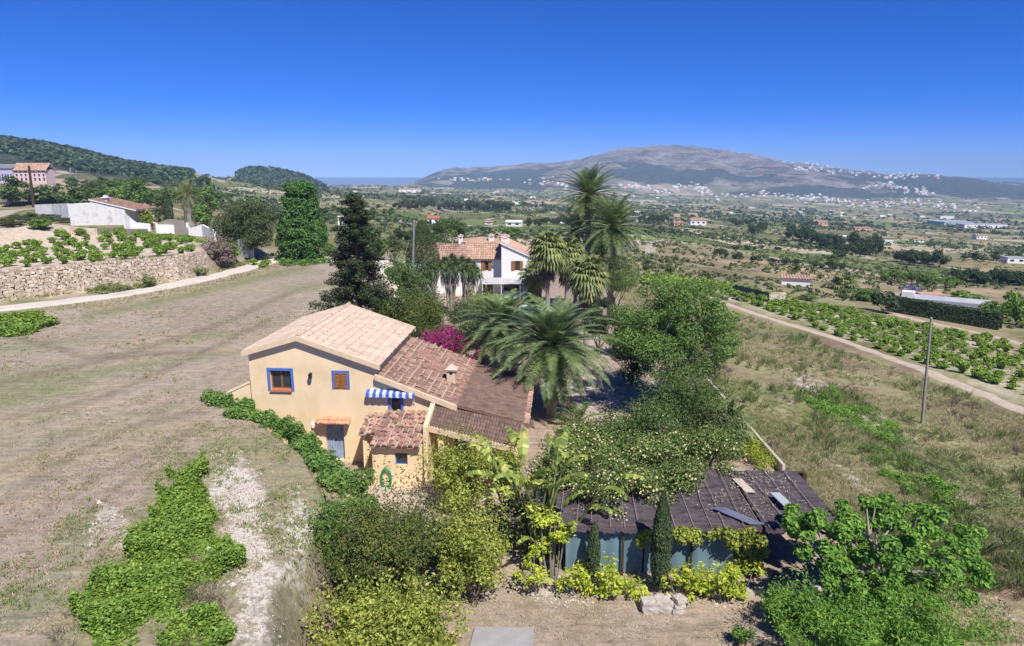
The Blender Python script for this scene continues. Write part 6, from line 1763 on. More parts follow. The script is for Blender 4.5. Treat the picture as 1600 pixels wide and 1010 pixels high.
Bq('bush', 880, 760, 0, 690, 40, 'straggly green bush behind the left end of the pergola', 'lf_rose', nsub=20, nleaf=6500, size=.12, seed=76)
Bq('bush', 1075, 735, 0, 690, 36, 'green bush behind the middle of the pergola roof', 'lf_broad', nsub=16, nleaf=5000, size=.13, seed=77)
Bq('bush', 980, 560, 0, 480, 34, 'green bush between the gravel yard and the pepper tree', 'lf_broad', nsub=20, nleaf=6500, size=.16, seed=78)
Bq('bush', 665, 510, .3, 455, 26, 'dark green bush at the left foot of the yuccas', 'lf_broad', nsub=16, nleaf=5000, size=.18, seed=79)
Bq('bush', 725, 520, 0, 470, 26, 'bushy green growth at the feet of the yucca trunks', 'lf_olive', nsub=16, nleaf=4500, size=.17, seed=791)
# climber hanging from the pergola corner
rng = np.random.default_rng(12); cs = []; rs = []
for i in range(30):
    cs.append((rng.uniform(-1.5, 1.5), rng.normal() * .12, 2.05 - abs(rng.normal()) * .3)); rs.append([.26, .2, .22])
for i in range(18): cs.append((1.35 + rng.normal() * .2, rng.normal() * .1, rng.uniform(.7, 2.0))); rs.append([.24, .2, .28])
p, nn = shell(rng, cs, rs, 4600, .4); V, F = leafq(rng, p, nn, .14, .6); mb = MB(); mb.add(V, F); mb.tube([(1.4, .1, -.1), (1.35, .05, 1.2), (1.0, 0, 2.1)], [.05, .04, .03], 6, 1)
o = mb.build('climber', [M['lf_citrus'], M['bark']]); o.location = (7.55, 23.2, 0); tag(o, 'yellow green climber hanging over the right end of the teal curtain', 'climber')
rng = np.random.default_rng(13); cs = [(rng.normal() * .25, rng.normal() * .1, 1.9 - abs(rng.normal()) * .2) for i in range(7)]
p, nn = shell(rng, cs, [[.2, .15, .2]] * 7, 650, .4); V, F = leafq(rng, p, nn, .14, .6); mb = MB(); mb.add(V, F)
o = mb.build('climber', M['lf_yellow']); o.location = (4.95, 23.2, 0); tag(o, 'small bright climber hanging over the curtain between the two slender cypresses', 'climber')

# front garden
Bq('myrtle_bush', 598, 968, 0.1, 778, 88, 'large dark green orange tree bush in the front garden', 'lf_myrtle', nsub=75, nleaf=30000, size=.105, aspect=.42, seed=80, rr=(.15, .27), stems=12)
Bq('citrus_bush', 738, 945, 0, 782, 60, 'open yellow green citrus bush right of the large dark one', 'lf_citrus', nsub=30, nleaf=10000, size=.12, seed=81, stems=12)
Bq('citrus_bush', 712, 795, 0, 690, 50, 'citrus bush covering the porch pillar', 'lf_citrus', nsub=26, nleaf=8500, size=.13, seed=82, stems=8)
Bq('citrus_bush', 790, 770, 0, 700, 30, 'smaller citrus bush in the shade of the porch roof end', 'lf_citrus', nsub=16, nleaf=3800, size=.13, seed=83)
Bq('lemon_bush', 610, 1048, 0, 928, 135, 'wide lemon bush with a few yellow fruits at the bottom edge of the front garden', 'lf_citrus', ry=1.5, nsub=50, nleaf=22000, size=.125, seed=84, extra=('fruit', 26, .09), stems=10)
Bq('bush', 520, 905, .8, 800, 36, 'light green bush between the drive and the dark bush', 'lf_hedge', nsub=18, nleaf=6500, size=.13, seed=85)
Bq('bush', 662, 905, 0, 800, 48, 'olive green upright bush behind the citrus bushes', 'lf_olive', nsub=20, nleaf=7000, size=.12, seed=86, tdir=np.array([0, 0, 1.]))
Bq('bush', 800, 860, 0, 770, 28, 'dark purple leaved shrub left of the paddle leaved plant', 'lf_dark', nsub=14, nleaf=3600, size=.13, seed=87, extra=('purple', 900, .12))
def rnd_p(n, seed, h0, h1_, spread=.5):
    rr = random.Random(seed); return [(rr.gauss(0, spread), rr.gauss(0, spread), rr.uniform(h0, h1_), rr.uniform(0, 6.28), rr.uniform(.1, .55), rr.uniform(1.1, 1.7), rr.uniform(.2, .3)) for _ in range(n)]
paddles('strelitzia', P(838, 862, 0), 'tall yellow green giant strelitzia with torn paddle leaves left of the pergola', rnd_p(40, 3, 1.6, 4.7, .6), 90)
paddles('strelitzia', P(1012, 690, 0), 'small clump of paddle leaves with yellow tips below the oleander', rnd_p(9, 5, .8, 1.6, .25), 91)
def schef(u, v, vt, hw, seed, label, n=2600):
    g = P(u, v, 0); h = topz(g, vt) * .8; rng = np.random.default_rng(seed); R_ = empty('schefflera', g, 0, None, label, 'shrub', 'yellow leaved shrubs')
    mb = MB(); sb = MB(); w = wpx(g, hw)
    for k in range(max(4, n // 330)):
        x, y = rng.normal() * w * .5, rng.normal() * min(w, .5) * .5; z = h * rng.uniform(.3, 1)
        sb.tube([(x * .4, y * .4, -.1), (x * .8, y * .8, z * .5), (x, y, z)], [.03, .025, .015], 5)
        m = 8
        for r_ in range(m):
            zz = z - r_ * .055; az0 = rng.random() * 6.28; 
            c0 = np.array([x, y, zz]) + np.array([math.cos(az0), math.sin(az0), .25]) * .2 * (1 + r_ * .06)
            pp = c0 + rng.normal(size=(9, 3)) * [.1, .1, .05]; nn = np.tile([math.cos(az0) * .5, math.sin(az0) * .5, 1.], (9, 1)) + rng.normal(size=(9, 3)) * .4
            V, F = leafq(rng, pp, nn, .16, .5); mb.add(V, F)
    mb.build('foliage', M['lf_yellow'], R_); sb.build('stem', M['palebark'], R_, True)
for i, (u, v, vt, hw, n, lab) in enumerate([(862, 905, 760, 28, 4200, 'tall yellow leaved shrub at the left end of the pergola'), (900, 925, 862, 24, 2400, 'yellow leaved shrub before the left end of the teal curtain'), (948, 930, 872, 24, 2400, 'yellow leaved shrub between the short cypress and the stone blocks'),
                                            (985, 925, 885, 20, 1800, 'low yellow leaved shrub just left of the taller cypress'), (1062, 928, 868, 26, 2400, 'spindly yellow leaved shrub behind the stacked stones'), (1092, 920, 870, 20, 1800, 'yellow leaved shrub at the right part of the curtain'),
                                            (1135, 938, 872, 34, 4400, 'full yellow green shrub at the right end of the curtain'), (835, 925, 850, 20, 1800, 'yellow shrub at the foot of the giant strelitzia')]):
    schef(u, v, vt, hw, 100 + i, lab, n)
# fig tree and acacia thicket, lower right
T('fig_tree', 1365, 955, 0, 792, 165, 'wide bright green fig tree spreading over the right end of the pergola', 'lf_fig', crown_low=.35, nsub=120, nleaf=15500, size=.17, aspect=.6, trunk_r=.16, bark='palebark', seed=110, rr=(.14, .25), ry=3.2, low=-.9, ntips=40, up=.8, spread=.98)
Bq('leafy_thicket', 1375, 1058, 0, 934, 205, 'broad light green feathery thicket in the bottom right corner', 'lf_acacia', ry=2.4, nsub=100, nleaf=24000, size=.13, aspect=.36, seed=111, rr=(.18, .3), stems=14)
Bq('leafy_thicket', 1228, 985, 0, 930, 40, 'small light green bush at the left foot of the thicket', 'lf_acacia', nsub=16, nleaf=5000, size=.13, aspect=.4, seed=112)
Bq('weed_clump', 1160, 1006, 0, 984, 16, 'small green weed clump alone on the bare earth', 'lf_acacia', 'weed', nsub=8, nleaf=900, size=.1, seed=113)

# ivy on the bank between field and sunken yard
rng = np.random.default_rng(21)
mb = MB(); HP = [P(u, v, 3.1) for u, v in [(322, 618), (345, 628), (388, 640), (430, 655), (462, 678), (492, 700), (515, 725), (536, 752), (545, 785), (536, 815)]]
HPx = np.array(HP); cs = []; rs = []
for a, b, k in zip(HPx[:-1], HPx[1:], np.linspace(.75, 1, len(HPx) - 1)):
    l = np.linalg.norm(b - a); n = max(3, int(l * 5))
    for i in range(n):
        p = a + (b - a) * rng.random(); w = .75 * k
        cs.append(p + [rng.normal() * w * .5, rng.normal() * w * .45, -.15 + rng.normal() * .2 * k]); cs[-1][2] = max(cs[-1][2], h1(cs[-1][0], cs[-1][1]) + .12); q = rng.uniform(.3, .55) * (.6 + .4 * k); rs.append([q, q, q * .75])
for i in range(16): c = P(rng.uniform(362, 388), rng.uniform(632, 646), 3.25); cs.append(np.array(c)); rs.append([.45, .4, .35])
p, nn = shell(rng, cs, rs, 30000, .5, .5); p += np.repeat((fbm(p[:, 0] * 1.3, p[:, 1] * 1.3, 5, 3)[:, None] - .5), 3, 1) * [.2, .2, .9]; V, F = leafq(rng, p, nn, .125, .7); mb.add(V, F)
for i in range(14):
    c = cs[rng.integers(len(cs))]; mb.tube([(c[0], c[1], c[2] - .9), (c[0] + .1, c[1], c[2])], [.03, .02], 5, 1)
tag(mb.build('ivy_hedge', [M['lf_hedge'], M['bark']]), 'thick bright ivy hedge trailing along the bank in front of the farmhouse', 'hedge')

def patch(name, poly, n, leaf, size, hmax, seed, label, cat, aspect=.75, clump=.55, kind='stuff', z=None, dens=.42, fs=1.0):
    """low creeping growth inside a ground outline given by points on the ground"""
    rng = np.random.default_rng(seed); W_ = np.array([G(u, v)[:2] for u, v in poly]); lo, hi = W_.min(0), W_.max(0)
    x = rng.uniform(lo[0], hi[0], n * 3); y = rng.uniform(lo[1], hi[1], n * 3)
    ok = inpoly(x + (fbm(x / 1.2, y / 1.2, seed, 2) - .5) * 2, y + (fbm(x / 1.2 + 9, y / 1.2, seed, 2) - .5) * 2, W_)
    f = fbm(x * fs / .9, y * fs / .9, seed + 3, 3); ok &= f > dens - .12 * rng.random(len(x))
    x, y, f = x[ok][:n], y[ok][:n], f[ok][:n]
    hh = hmax * np.clip((f - dens + .05) * 4, .1, 1)
    z_ = H(x, y) + hh * rng.random(len(x)) ** .5
    nn = rng.normal(size=(len(x), 3)) * .5 + [0, 0, 1]
    V, F = leafq(rng, np.stack([x, y, z_], 1), nn, size, aspect); mb = MB(); mb.add(V, F)
    return tag(mb.build(name, M[leaf]), label, cat, None, kind)
patch('bramble_patch', [(90, 975), (160, 915), (225, 850), (235, 790), (262, 745), (300, 728), (318, 790), (350, 850), (348, 1030), (150, 1030)], 60000, 'lf_vine', .095, .7, 31, 'bright green vine growth sprawling at the lower left edge of the drive', 'ground cover')
patch('bramble_patch', [(-60, 500), (0, 492), (60, 490), (90, 508), (50, 522), (-60, 535)], 9000, 'lf_vine', .22, .55, 32, 'bright green low growth at the left edge beside the road', 'ground cover', dens=.36)
patch('roadside_weeds', [(130, 450), (215, 440), (250, 440), (230, 452), (150, 462)], 2600, 'grassgreen', .3, .6, 33, 'dry green weeds at the foot of the stone wall', 'weeds', .3)
patch('roadside_weeds', [(430, 404), (500, 402), (515, 412), (440, 418)], 2600, 'lf_hedge', .3, .7, 34, 'green weeds round the foot of the ivy column', 'weeds', .6, dens=.35)
patch('wild_greens', [(1235, 612), (1290, 605), (1370, 640), (1420, 690), (1400, 700), (1290, 655)], 7000, 'lf_acacia', .17, .5, 35, 'bright green weed bed in the middle of the wild slope', 'weeds', .4, dens=.47)
patch('wild_greens', [(1330, 690), (1400, 700), (1470, 745), (1510, 800), (1470, 815), (1380, 750)], 6500, 'lf_acacia', .17, .5, 36, 'green weeds lower on the wild slope toward the fig tree', 'weeds', .4, dens=.5)
patch('wild_greens', [(1400, 680), (1600, 780), (1620, 860), (1500, 820), (1400, 740)], 6000, 'lf_grey', .2, .55, 37, 'grey green fennel like weeds on the wild slope at the right edge', 'weeds', .2, dens=.5)

rng = np.random.default_rng(41); n = 1500; x = rng.uniform(1.9, 12.0, n); y = 23.5 + rng.random(n) ** .7 * 3.3; k = fbm(x / 1.2, y / 1.2, 4, 3) > .47; x, y = x[k], y[k]
V, F = leafq(rng, np.stack([x, y, 2.12 + (y - 23.35) * .168 + .06], 1), rng.normal(size=(len(x), 3)) * .3 + [0, 0, 1], .08, .5); mb = MB(); mb.add(V, F)
tag(mb.build('leaf_litter', M['dry']), 'fallen dry leaves lying on the dark netting roof', 'litter', None, 'stuff')
rng = np.random.default_rng(42); n = 5200; x = rng.uniform(-5, 13, n); y = rng.uniform(17, 24.5, n); k = fbm(x / 1.4, y / 1.4, 14, 3) > .48; x, y = x[k], y[k]
V, F = leafq(rng, np.stack([x, y, H(x, y) + .02], 1), rng.normal(size=(len(x), 3)) * .3 + [0, 0, 1], .07, .55); mb = MB(); mb.add(V, F)
tag(mb.build('leaf_litter', M['dry']), 'fallen dry leaves lying on the bare front garden earth', 'litter', None, 'stuff')
# garden hedge strip inside the boundary kerb on the right
rng = np.random.default_rng(22); a = np.array(P(1108, 612, 0)); b = np.array(P(1216, 736, 0)); cs = []; rs = []
for i in range(210):
    q = rng.random(); p = a * (1 - q) + b * q; cs.append(p + [-.75 + rng.normal() * .28, 0, rng.uniform(.2, .75)]); rs.append([.38, .38, .32])
p, nn = shell(rng, cs, rs, 14000, .6, .6); V, F = leafq(rng, p, nn, .1, .6); mb = MB(); mb.add(V, F)
tag(mb.build('garden_hedge', M['lf_citrus2'] if 'lf_citrus2' in M else M['lf_hedge']), 'yellow green hedge strip inside the boundary kerb on the right of the garden', 'hedge')
m = MB(); a = np.array(P(1105, 600, 0)); b = np.array(P(1224, 738, 0)); d = (b - a)[:2]; l = np.linalg.norm(d); c = (a + b) / 2
m.box((c[0], c[1], .1), (l, .16, .6), 0, math.atan2(d[1], d[0])); tag(m.build('boundary_kerb', M['rock']), 'narrow concrete boundary kerb between garden hedge and wild slope', 'kerb')

# stone blocks by the curtain
def rockmesh(name, c, sz, seed, label, mat='rock', rz=0):
    rng = np.random.default_rng(seed); import bmesh
    bm = bmesh.new(); bmesh.ops.create_cube(bm, size=1); bmesh.ops.subdivide_edges(bm, edges=bm.edges[:], cuts=3, use_grid_fill=True)
    for v in bm.verts:
        p = np.array(v.co); q = p / (np.abs(p).max() + 1e-9) * .5; r_ = p / (np.linalg.norm(p) + 1e-9) * .62
        p = q * .8 + r_ * .2; p = p + (rng.random(3) - .5) * .07; v.co = Vector((p[0] * sz[0], p[1] * sz[1], (p[2] + .46) * sz[2]))
    me = bpy.data.meshes.new(name); bm.to_mesh(me); bm.free(); me.materials.append(M[mat]); o = bpy.data.objects.new(name, me); COL.objects.link(o)
    o.location = c; o.rotation_euler = (0, 0, rz); return tag(o, label, 'stone')
rockmesh('stone_block', P(1014, 954, 0), (.55, .5, .42), 1, 'squat grey stone block left of the pink slab')
rockmesh('stone_block', P(1036, 952, 0), (.62, .55, .45), 2, 'pinkish stone slab block beside the stacked stones')
g = P(1058, 957, 0)
for k in range(3): rockmesh('stacked_stone', (g[0] + .03 * k, g[1] + .02, .2 * k), (.4, .36, .21), 5 + k, ['bottom stone of the short stack by the pink slab', 'middle stone of the short stack by the pink slab', 'top stone of the short stack by the pink slab'][k], rz=.2 * k)
rng = np.random.default_rng(6)
for k in range(10):
    u = 1170 + 130 * k / 9; g = P(u, 926 + rng.normal() * 2, 0); rockmesh('edging_rock', g, (.3 + .12 * rng.random(), .25, .16 + .08 * rng.random()), 20 + k, 'pale edging rock in the row before the pergola yard under the fig tree').__setitem__('group', 'edging rocks')

# ---------------------------------------------------------------- scattered dry grass and weeds
def tufts(name, n, regionfn, leaf, blade, seed, label, cat, per=9, w=.02, lean=.5):
    rng = np.random.default_rng(seed); X, Y = regionfn(rng, n); n = len(X); Z = H(X, Y)
    hgt = blade * rng.uniform(.5, 1.3, n) * (0.6 + .8 * vnoise(X / 3, Y / 3, seed))
    xb = np.repeat(X, per) + rng.normal(size=n * per) * .07; yb = np.repeat(Y, per) + rng.normal(size=n * per) * .07; zb = np.repeat(Z, per) - .02; hb = np.repeat(hgt, per) * rng.uniform(.6, 1.2, n * per)
    az = rng.random(n * per) * 6.28; ln = lean * rng.random(n * per)
    b = np.stack([xb, yb, zb], 1); t = b + np.stack([np.cos(az) * ln * hb, np.sin(az) * ln * hb, hb], 1); s = np.stack([-np.sin(az), np.cos(az), 0 * az], 1) * (w * (1 + .012 * np.repeat(Y, per)))[:, None]
    m = (b + t) / 2 + np.stack([0 * az, 0 * az, hb * .1], 1)
    V = np.stack([b - s * .5, b + s * .5, m + s, t, m - s], 1); V = V.reshape(-1, 3)
    k = np.arange(n * per)[:, None] * 5; mb = MB(); mb.add(V, k + np.array([[0, 1, 2, 3, 4]]))
    return tag(mb.build(name, M[leaf]), label, cat, None, 'stuff')
def reg_wild(th, seed, ylo=20, yhi=85, sc=4.0, xr=1.05):
    def f(rng, n):
        y = rng.uniform(ylo ** .5, yhi ** .5, n * 4) ** 2; x = 14.3 + rng.random(n * 4) * (y * xr - 5); ok = (x < y * .86 + 3) & (fbm(x / sc, y / sc, seed, 3) > th)
        z = H(x, y); d = y * CP + (CAMZ - z) * SP; u = 800 + FPX * x / d; v = 272 + (CAMZ - z) / (d * K)
        ok &= ~((v < 478 + (u - 1120) * .36) & (u > 1080)) & (u > 1070)
        return x[ok][:n], y[ok][:n]
    return f
tufts('dry_grass', 9000, reg_wild(.42, 5), 'dry', .24, 1, 'dry straw grass tufts over the wild slope', 'grass', 9, .008, 1.2)
tufts('green_grass', 8000, reg_wild(.47, 8), 'grassgreen', .2, 2, 'greenish grass tufts over the wild slope', 'grass', 9, .008, 1.3)
tufts('grey_shrubs', 1300, reg_wild(.52, 15), 'lf_grey', .55, 3, 'grey green stalky plants over the wild slope', 'weeds', 16, .01, .9)
tufts('brown_weeds', 600, reg_wild(.55, 25), 'purple', .4, 4, 'brown dead stalks over the wild slope', 'weeds', 14, .008, 1.0)
def reg_field(th, seed, side):
    def f(rng, n):
        y = rng.uniform(16 ** .5, 62 ** .5, n * 4) ** 2; x = -y * .9 + rng.random(n * 4) * y * 1.6; d = y * CP + 2.5; e = np.interp(d, EDGE_D, EDGE_X)
        ok = (x < e - .3 if side else (x > e + 1) & (x < 14) & (y < 24)) & (fbm(x / 2.5, y / 2.5, seed, 3) > th); return x[ok][:n], y[ok][:n]
    return f
tufts('field_stubble', 8000, reg_field(.42, 7, True), 'stubble', .075, 5, 'short straw stubble over the mown field', 'grass', 5, .012, 1.2)
tufts('field_grass', 4200, reg_field(.53, 9, True), 'grassgreen', .10, 6, 'short green grass patches over the mown field', 'grass', 6, .014, 1.0)
tufts('garden_stubble', 3500, reg_field(.45, 11, False), 'dry', .08, 7, 'dry grass over the bare front garden', 'grass', 5, .012, 1.0)

def reg_poly(poly, th, seed):
    W_ = np.array([G(u, v)[:2] for u, v in poly]); lo, hi = W_.min(0), W_.max(0)
    def f(rng, n):
        x = rng.uniform(lo[0], hi[0], n * 4); y = rng.uniform(lo[1], hi[1], n * 4); ok = inpoly(x, y, W_) & (fbm(x / 1.5, y / 1.5, seed, 3) > th); return x[ok][:n], y[ok][:n]
    return f
tufts('bramble_twigs', 200, reg_poly([(60, 1030), (90, 960), (220, 850), (300, 850), (350, 900), (360, 1060)], .5, 3), 'purple', .3, 8, 'dry purplish twigs among the vine growth at the lower left', 'weeds', 9, .005, 1.2)
tufts('verge_grass', 1500, reg_poly([(0, 474), (330, 432), (430, 400), (435, 396), (300, 428), (0, 466)], .42, 4), 'grassgreen', .35, 9, 'ragged grass verge between stone wall and road', 'grass', 9, .012, 1.0)
tufts('verge_grass', 1800, reg_poly([(0, 500), (120, 487), (300, 458), (440, 418), (440, 412), (300, 448), (0, 494)], .45, 6), 'dry', .22, 10, 'ragged dry grass along the field side of the road', 'grass', 9, .012, 1.0)
def reg_drive(rng, n):
    x = rng.uniform(-16, -5.5, n * 3); y = rng.uniform(17, 32, n * 3); ok = (x < np.interp(y * CP + 2.5, EDGE_D, EDGE_X) - .2) & (fbm(x / 1.1, y / 1.1, 91, 3) > .5); return x[ok][:n], y[ok][:n]
tufts('drive_weeds', 1500, reg_drive, 'grassgreen', .12, 11, 'small weeds along the pale drive', 'weeds', 9, .01, 1.1)

# ---------------------------------------------------------------- vineyards
def vineproto(seed, h=1.05, r=.74, n=560):
    rng = np.random.default_rng(seed); root = empty('grapevine', (0, 0, 0), 0, None, 'x', 'grapevine')
    mb, cs = crown_mb(rng, (0, 0, h * .52), (r, r, h * .46), 11, n, .2, .85, rr=(.38, .62), low=-.9)
    mb.build('foliage', M['lf_vine'], root); t = MB(); t.tube([(0, 0, -.15), (.04, .02, .3), (0, 0, .55)], [.07, .055, .05], 6)
    for c in cs[:4]: t.tube([(0, 0, .5), c], [.035, .01], 4)
    t.build('stem', M['bark'], root); return root
vps = [vineproto(s) for s in (1, 2, 3)]; used = [False] * 3
def putvine(x, y, s, lab, grp, sz=1.0):
    k = int(abs(x * 7 + y * 13)) % 3; z = h1(x, y)
    if not used[k]:
        used[k] = True; o = vps[k]; o.location = (x, y, z); o.scale = (s, s, s * sz); o['label'] = lab; o['group'] = grp; return
    dup(vps[k], (x, y, z), (x * 91 + y * 37) % 6.28, (s, s, s * sz), lab, grp)
rng = np.random.default_rng(33); cnt = 0
EX, EY = WX, WY
for row in range(17):
    for k in range(34):
        u0 = 2 + k * 13 + (row % 2) * 5
        if row == 0 and k % 3: continue
        x = -70 + (row % 3) * 1.0 + k * 2.1 + row * .9 + rng.normal() * .2; 
        y = np.interp(x, EX, EY) + 1.9 + row * 2.5 + rng.normal() * .4
        d = y * CP + 2; u = 800 + FPX * x / d
        if u < -10 or x > -30.5 + row * -.2 or rng.random() < .12: continue
        if u > 285 + row * 3 and row > 2: continue
        putvine(x, y, rng.uniform(.75, 1.1), 'bright green goblet pruned grapevine on the left terrace above the stone wall' if row else 'grapevine in the front row along the top of the stone wall', 'left vineyard vines' if row else 'front row vines on the wall'); cnt += 1
# right vineyard: rows follow the dirt path
g0 = np.array(G(1500, 595)[:2]); g1_ = np.array(G(1120, 462)[:2]); dr = g1_ - g0; Lr = np.linalg.norm(dr); dr /= Lr; nr_ = np.array([dr[1], -dr[0]]); nr_ = nr_ if nr_[0] > 0 else -nr_
right = []
for row in range(18):
    for k in range(72):
        p = g0 - dr * 8 + dr * (k * 1.75 + rng.normal() * .2) + nr_ * (2.4 + row * 2.3 + rng.normal() * .22)
        d = p[1] * CP + 4; u = 800 + FPX * p[0] / d
        if u > 1625 or p[1] < 20: continue
        z = h1(*p); v = 505 - FPX * (p[1] * SP + (z - CAMZ) * CP) / (p[1] * CP - (z - CAMZ) * SP)
        if v < 492 - (1560 - u) * .11 and u > 1380: continue
        if v < 462 - (1200 - u) * .2: continue
        if rng.random() < .12: continue
        right.append((d, p, u))
right.sort(key=lambda t: t[0])
for d, p, u in right[:max(60, 296 - cnt)]:
    putvine(p[0], p[1], rng.uniform(.65, 1.1), 'loose green grapevine in the right hand vineyard beyond the dirt path', 'right vineyard vines', rng.uniform(.7, 1.2))
patch('vineyard_weeds', [(1010, 428), (1090, 440), (1230, 466), (1225, 478), (1140, 458), (1120, 466), (1000, 445)], 5200, 'lf_vine', .45, .9, 38, 'bright green growth at the near end of the right vineyard', 'ground cover', .7, dens=.44, fs=.35)
patch('vineyard_weeds', [(1240, 470), (1370, 485), (1480, 520), (1600, 560), (1600, 600), (1450, 560), (1300, 515), (1220, 492)], 5600, 'grassgreen', .3, .4, 39, 'low green grass between the right vineyard rows', 'grass', .3, dens=.5, fs=.4)

# clipped long hedge right
wa, wb = G(1392, 487), G(1562, 516); rng = np.random.default_rng(24); mb = MB(); n = 9000; q = rng.random(n); side = rng.integers(0, 3, n)
L_ = np.array([wb[0] - wa[0], wb[1] - wa[1]]); hz = wpx(wa, 23); th = .9
px_ = wa[0] + L_[0] * q; py_ = wa[1] + L_[1] * q; gz = wa[2] + (wb[2] - wa[2]) * q
off = np.where(side == 0, -th, np.where(side == 1, 0, th)); offx = np.where(side == 1, rng.uniform(-th, th, n), off); hh = np.where(side == 1, hz, rng.random(n) * hz)
nd = np.array([L_[1], -L_[0]]); nd /= np.linalg.norm(nd); nd = nd if nd[1] > 0 else -nd
pts = np.stack([px_ + nd[0] * offx, py_ + nd[1] * offx, gz + hh + rng.normal(size=n) * .06], 1)
nn = np.stack([nd[0] * np.sign(off), nd[1] * np.sign(off), (side == 1) * 1.0 + .2], 1) + rng.normal(size=(n, 3)) * .35
V, F = leafq(rng, pts, nn, .32, .6); mb.add(V, F)
tag(mb.build('clipped_hedge', M['lf_dark']), 'long dark clipped hedge before the greenhouse roof at the far side of the right vineyard', 'hedge')

# ---------------------------------------------------------------- middle distance trees: one tree of each kind, then copies
protos = {}
def proto(kind):
    if kind in protos: return protos[kind]
    spec = {'round': ('lf_broad', .12, 20, 1500, .17, .7, 'round_tree'), 'dark': ('lf_dark', .08, 22, 1500, .17, .7, 'pine_tree'), 'olive': ('lf_olive', .15, 16, 1200, .15, .5, 'olive_tree'),
            'bright': ('lf_bright', .1, 16, 1200, .17, .8, 'leafy_tree'), 'wide': ('lf_tallgreen', .12, 22, 1500, .15, .6, 'garden_tree')}[kind]
    leaf, low, ns, nl, sz, asp, nm = spec
    t = tree(nm, (0, 0, 0), 'x', 'tree', leaf, 2.0, 1.0, crown_low=low, nsub=ns, nleaf=nl, size=sz, aspect=asp, seed=len(protos) + 200, trunk_r=.06, ntips=4)
    t['used'] = 0; protos[kind] = t; return t
def mt(kind, u, v, w, h, label, group=None, rz=None):
    g = G(u, v)
    if g is None: return
    s = (g[1] * CP + (CAMZ - g[2]) * SP) / FPX; sx = w * s / 2; sz = h * s / 2
    t = proto(kind); rz = (u * 7.3 + v) % 6.28 if rz is None else rz
    g = (g[0], g[1], g[2] - .2)
    if not t['used']:
        t['used'] = 1; t.location = g; t.rotation_euler = (0, 0, rz); t.scale = (sx, sx, sz); t['label'] = label
        if group: t['group'] = group
    else:
        c = dup(t, g, rz, (sx, sx, sz), label)
        if group: c['group'] = group
        elif 'group' in c: del c['group']
single = [
 ('round', 502, 398, 36, 74, 'round dark tree just behind the ivy column'),
 ('bright', 515, 400, 22, 26, 'small light green bush right of the ivy column foot'), ('bright', 362, 408, 36, 36, 'yellow green bush beside the metal gate'),
 ('dark', 100, 338, 26, 18, 'dark scrubby mound at the left end of the stained white wall'), ('bright', 66, 358, 42, 22, 'green bush on the bank above the left vineyard'),
 ('round', 122, 330, 60, 42, 'broad green tree behind the stained white wall'), ('bright', 186, 322, 40, 34, 'bright leafy tree behind the chimney of the farm building'),
 ('wide', 215, 330, 54, 50, 'tall green tree right of the farm building roof'), ('bright', 232, 358, 24, 28, 'light bush behind the white wall near the arched gate'),
 ('olive', 250, 354, 36, 34, 'blue grey tree behind the arched gate'), ('bright', 318, 362, 36, 50, 'yellow green tree behind the curved white wall'),
 ('wide', 330, 340, 44, 54, 'mid green tree behind the skirted palm'), ('round', 20, 322, 60, 48, 'dark round tree at the left edge below the pink building'),
 ('round', 72, 322, 60, 34, 'wide green tree between the pole and the left edge'), ('olive', 150, 308, 46, 26, 'grey green tree beyond the farm building chimney'),
 ('wide', 180, 300, 40, 20, 'distant rounded tree above the farm building roof'), ('dark', 318, 296, 26, 24, 'dark round tree on the skyline left of the wooded knoll'),
 ('dark', 333, 302, 10, 18, 'small pointed dark tree on the terraces left of the knoll'), ('round', 590, 408, 44, 56, 'green tree right behind the dark conifer'),
 ('olive', 618, 412, 46, 44, 'grey green tree left of the cypress by the villa'), ('round', 560, 385, 40, 46, 'dim tree hidden behind the conifer near the van'),
 ('bright', 684, 378, 20, 18, 'small green tree above the left villa roof'), ('bright', 800, 372, 34, 20, 'pale green bush behind the villa chimneys'),
 ('dark', 826, 356, 15, 17, 'round dark tree beside the valley house, left one of two'), ('dark', 840, 356, 14, 16, 'round dark tree beside the valley house, right one of two'),
 ('round', 1010, 423, 26, 20, 'round bush at the right foot of the pepper tree'), ('round', 1046, 428, 18, 14, 'single round bush in the field right of the pepper tree'),
 ('dark', 1127, 396, 20, 9, 'lone low dark bush in the middle terraces'), ('dark', 1380, 489, 46, 38, 'dark tree at the left end of the long clipped hedge'),
 ('bright', 1510, 478, 66, 28, 'yellow green tree behind the greenhouse'), ('bright', 1585, 508, 50, 62, 'bright green tree at the right edge beyond the hedge'),
 ('wide', 1545, 506, 40, 40, 'dark leafy tree at the right end of the clipped hedge'), ('wide', 1350, 470, 60, 22, 'low wide green tree left of the clipped hedge'),
 ('olive', 1445, 412, 22, 22, 'violet grey tree in the right middle distance'), ('round', 1316, 470, 20, 20, 'bush beside the fan crowned palm right of the shed'),
 ('round', 1298, 420, 26, 24, 'dark green tree on the middle slope left of the fan crowned palm'), ('dark', 1310, 403, 26, 14, 'flat dark pine on the middle slope below the pine grove'),
 ('round', 1246, 424, 18, 14, 'small round tree above the white farm shed'), ('wide', 1262, 470, 40, 12, 'low bushes right of the ruined shed'),
]
for s in single: mt(*s)

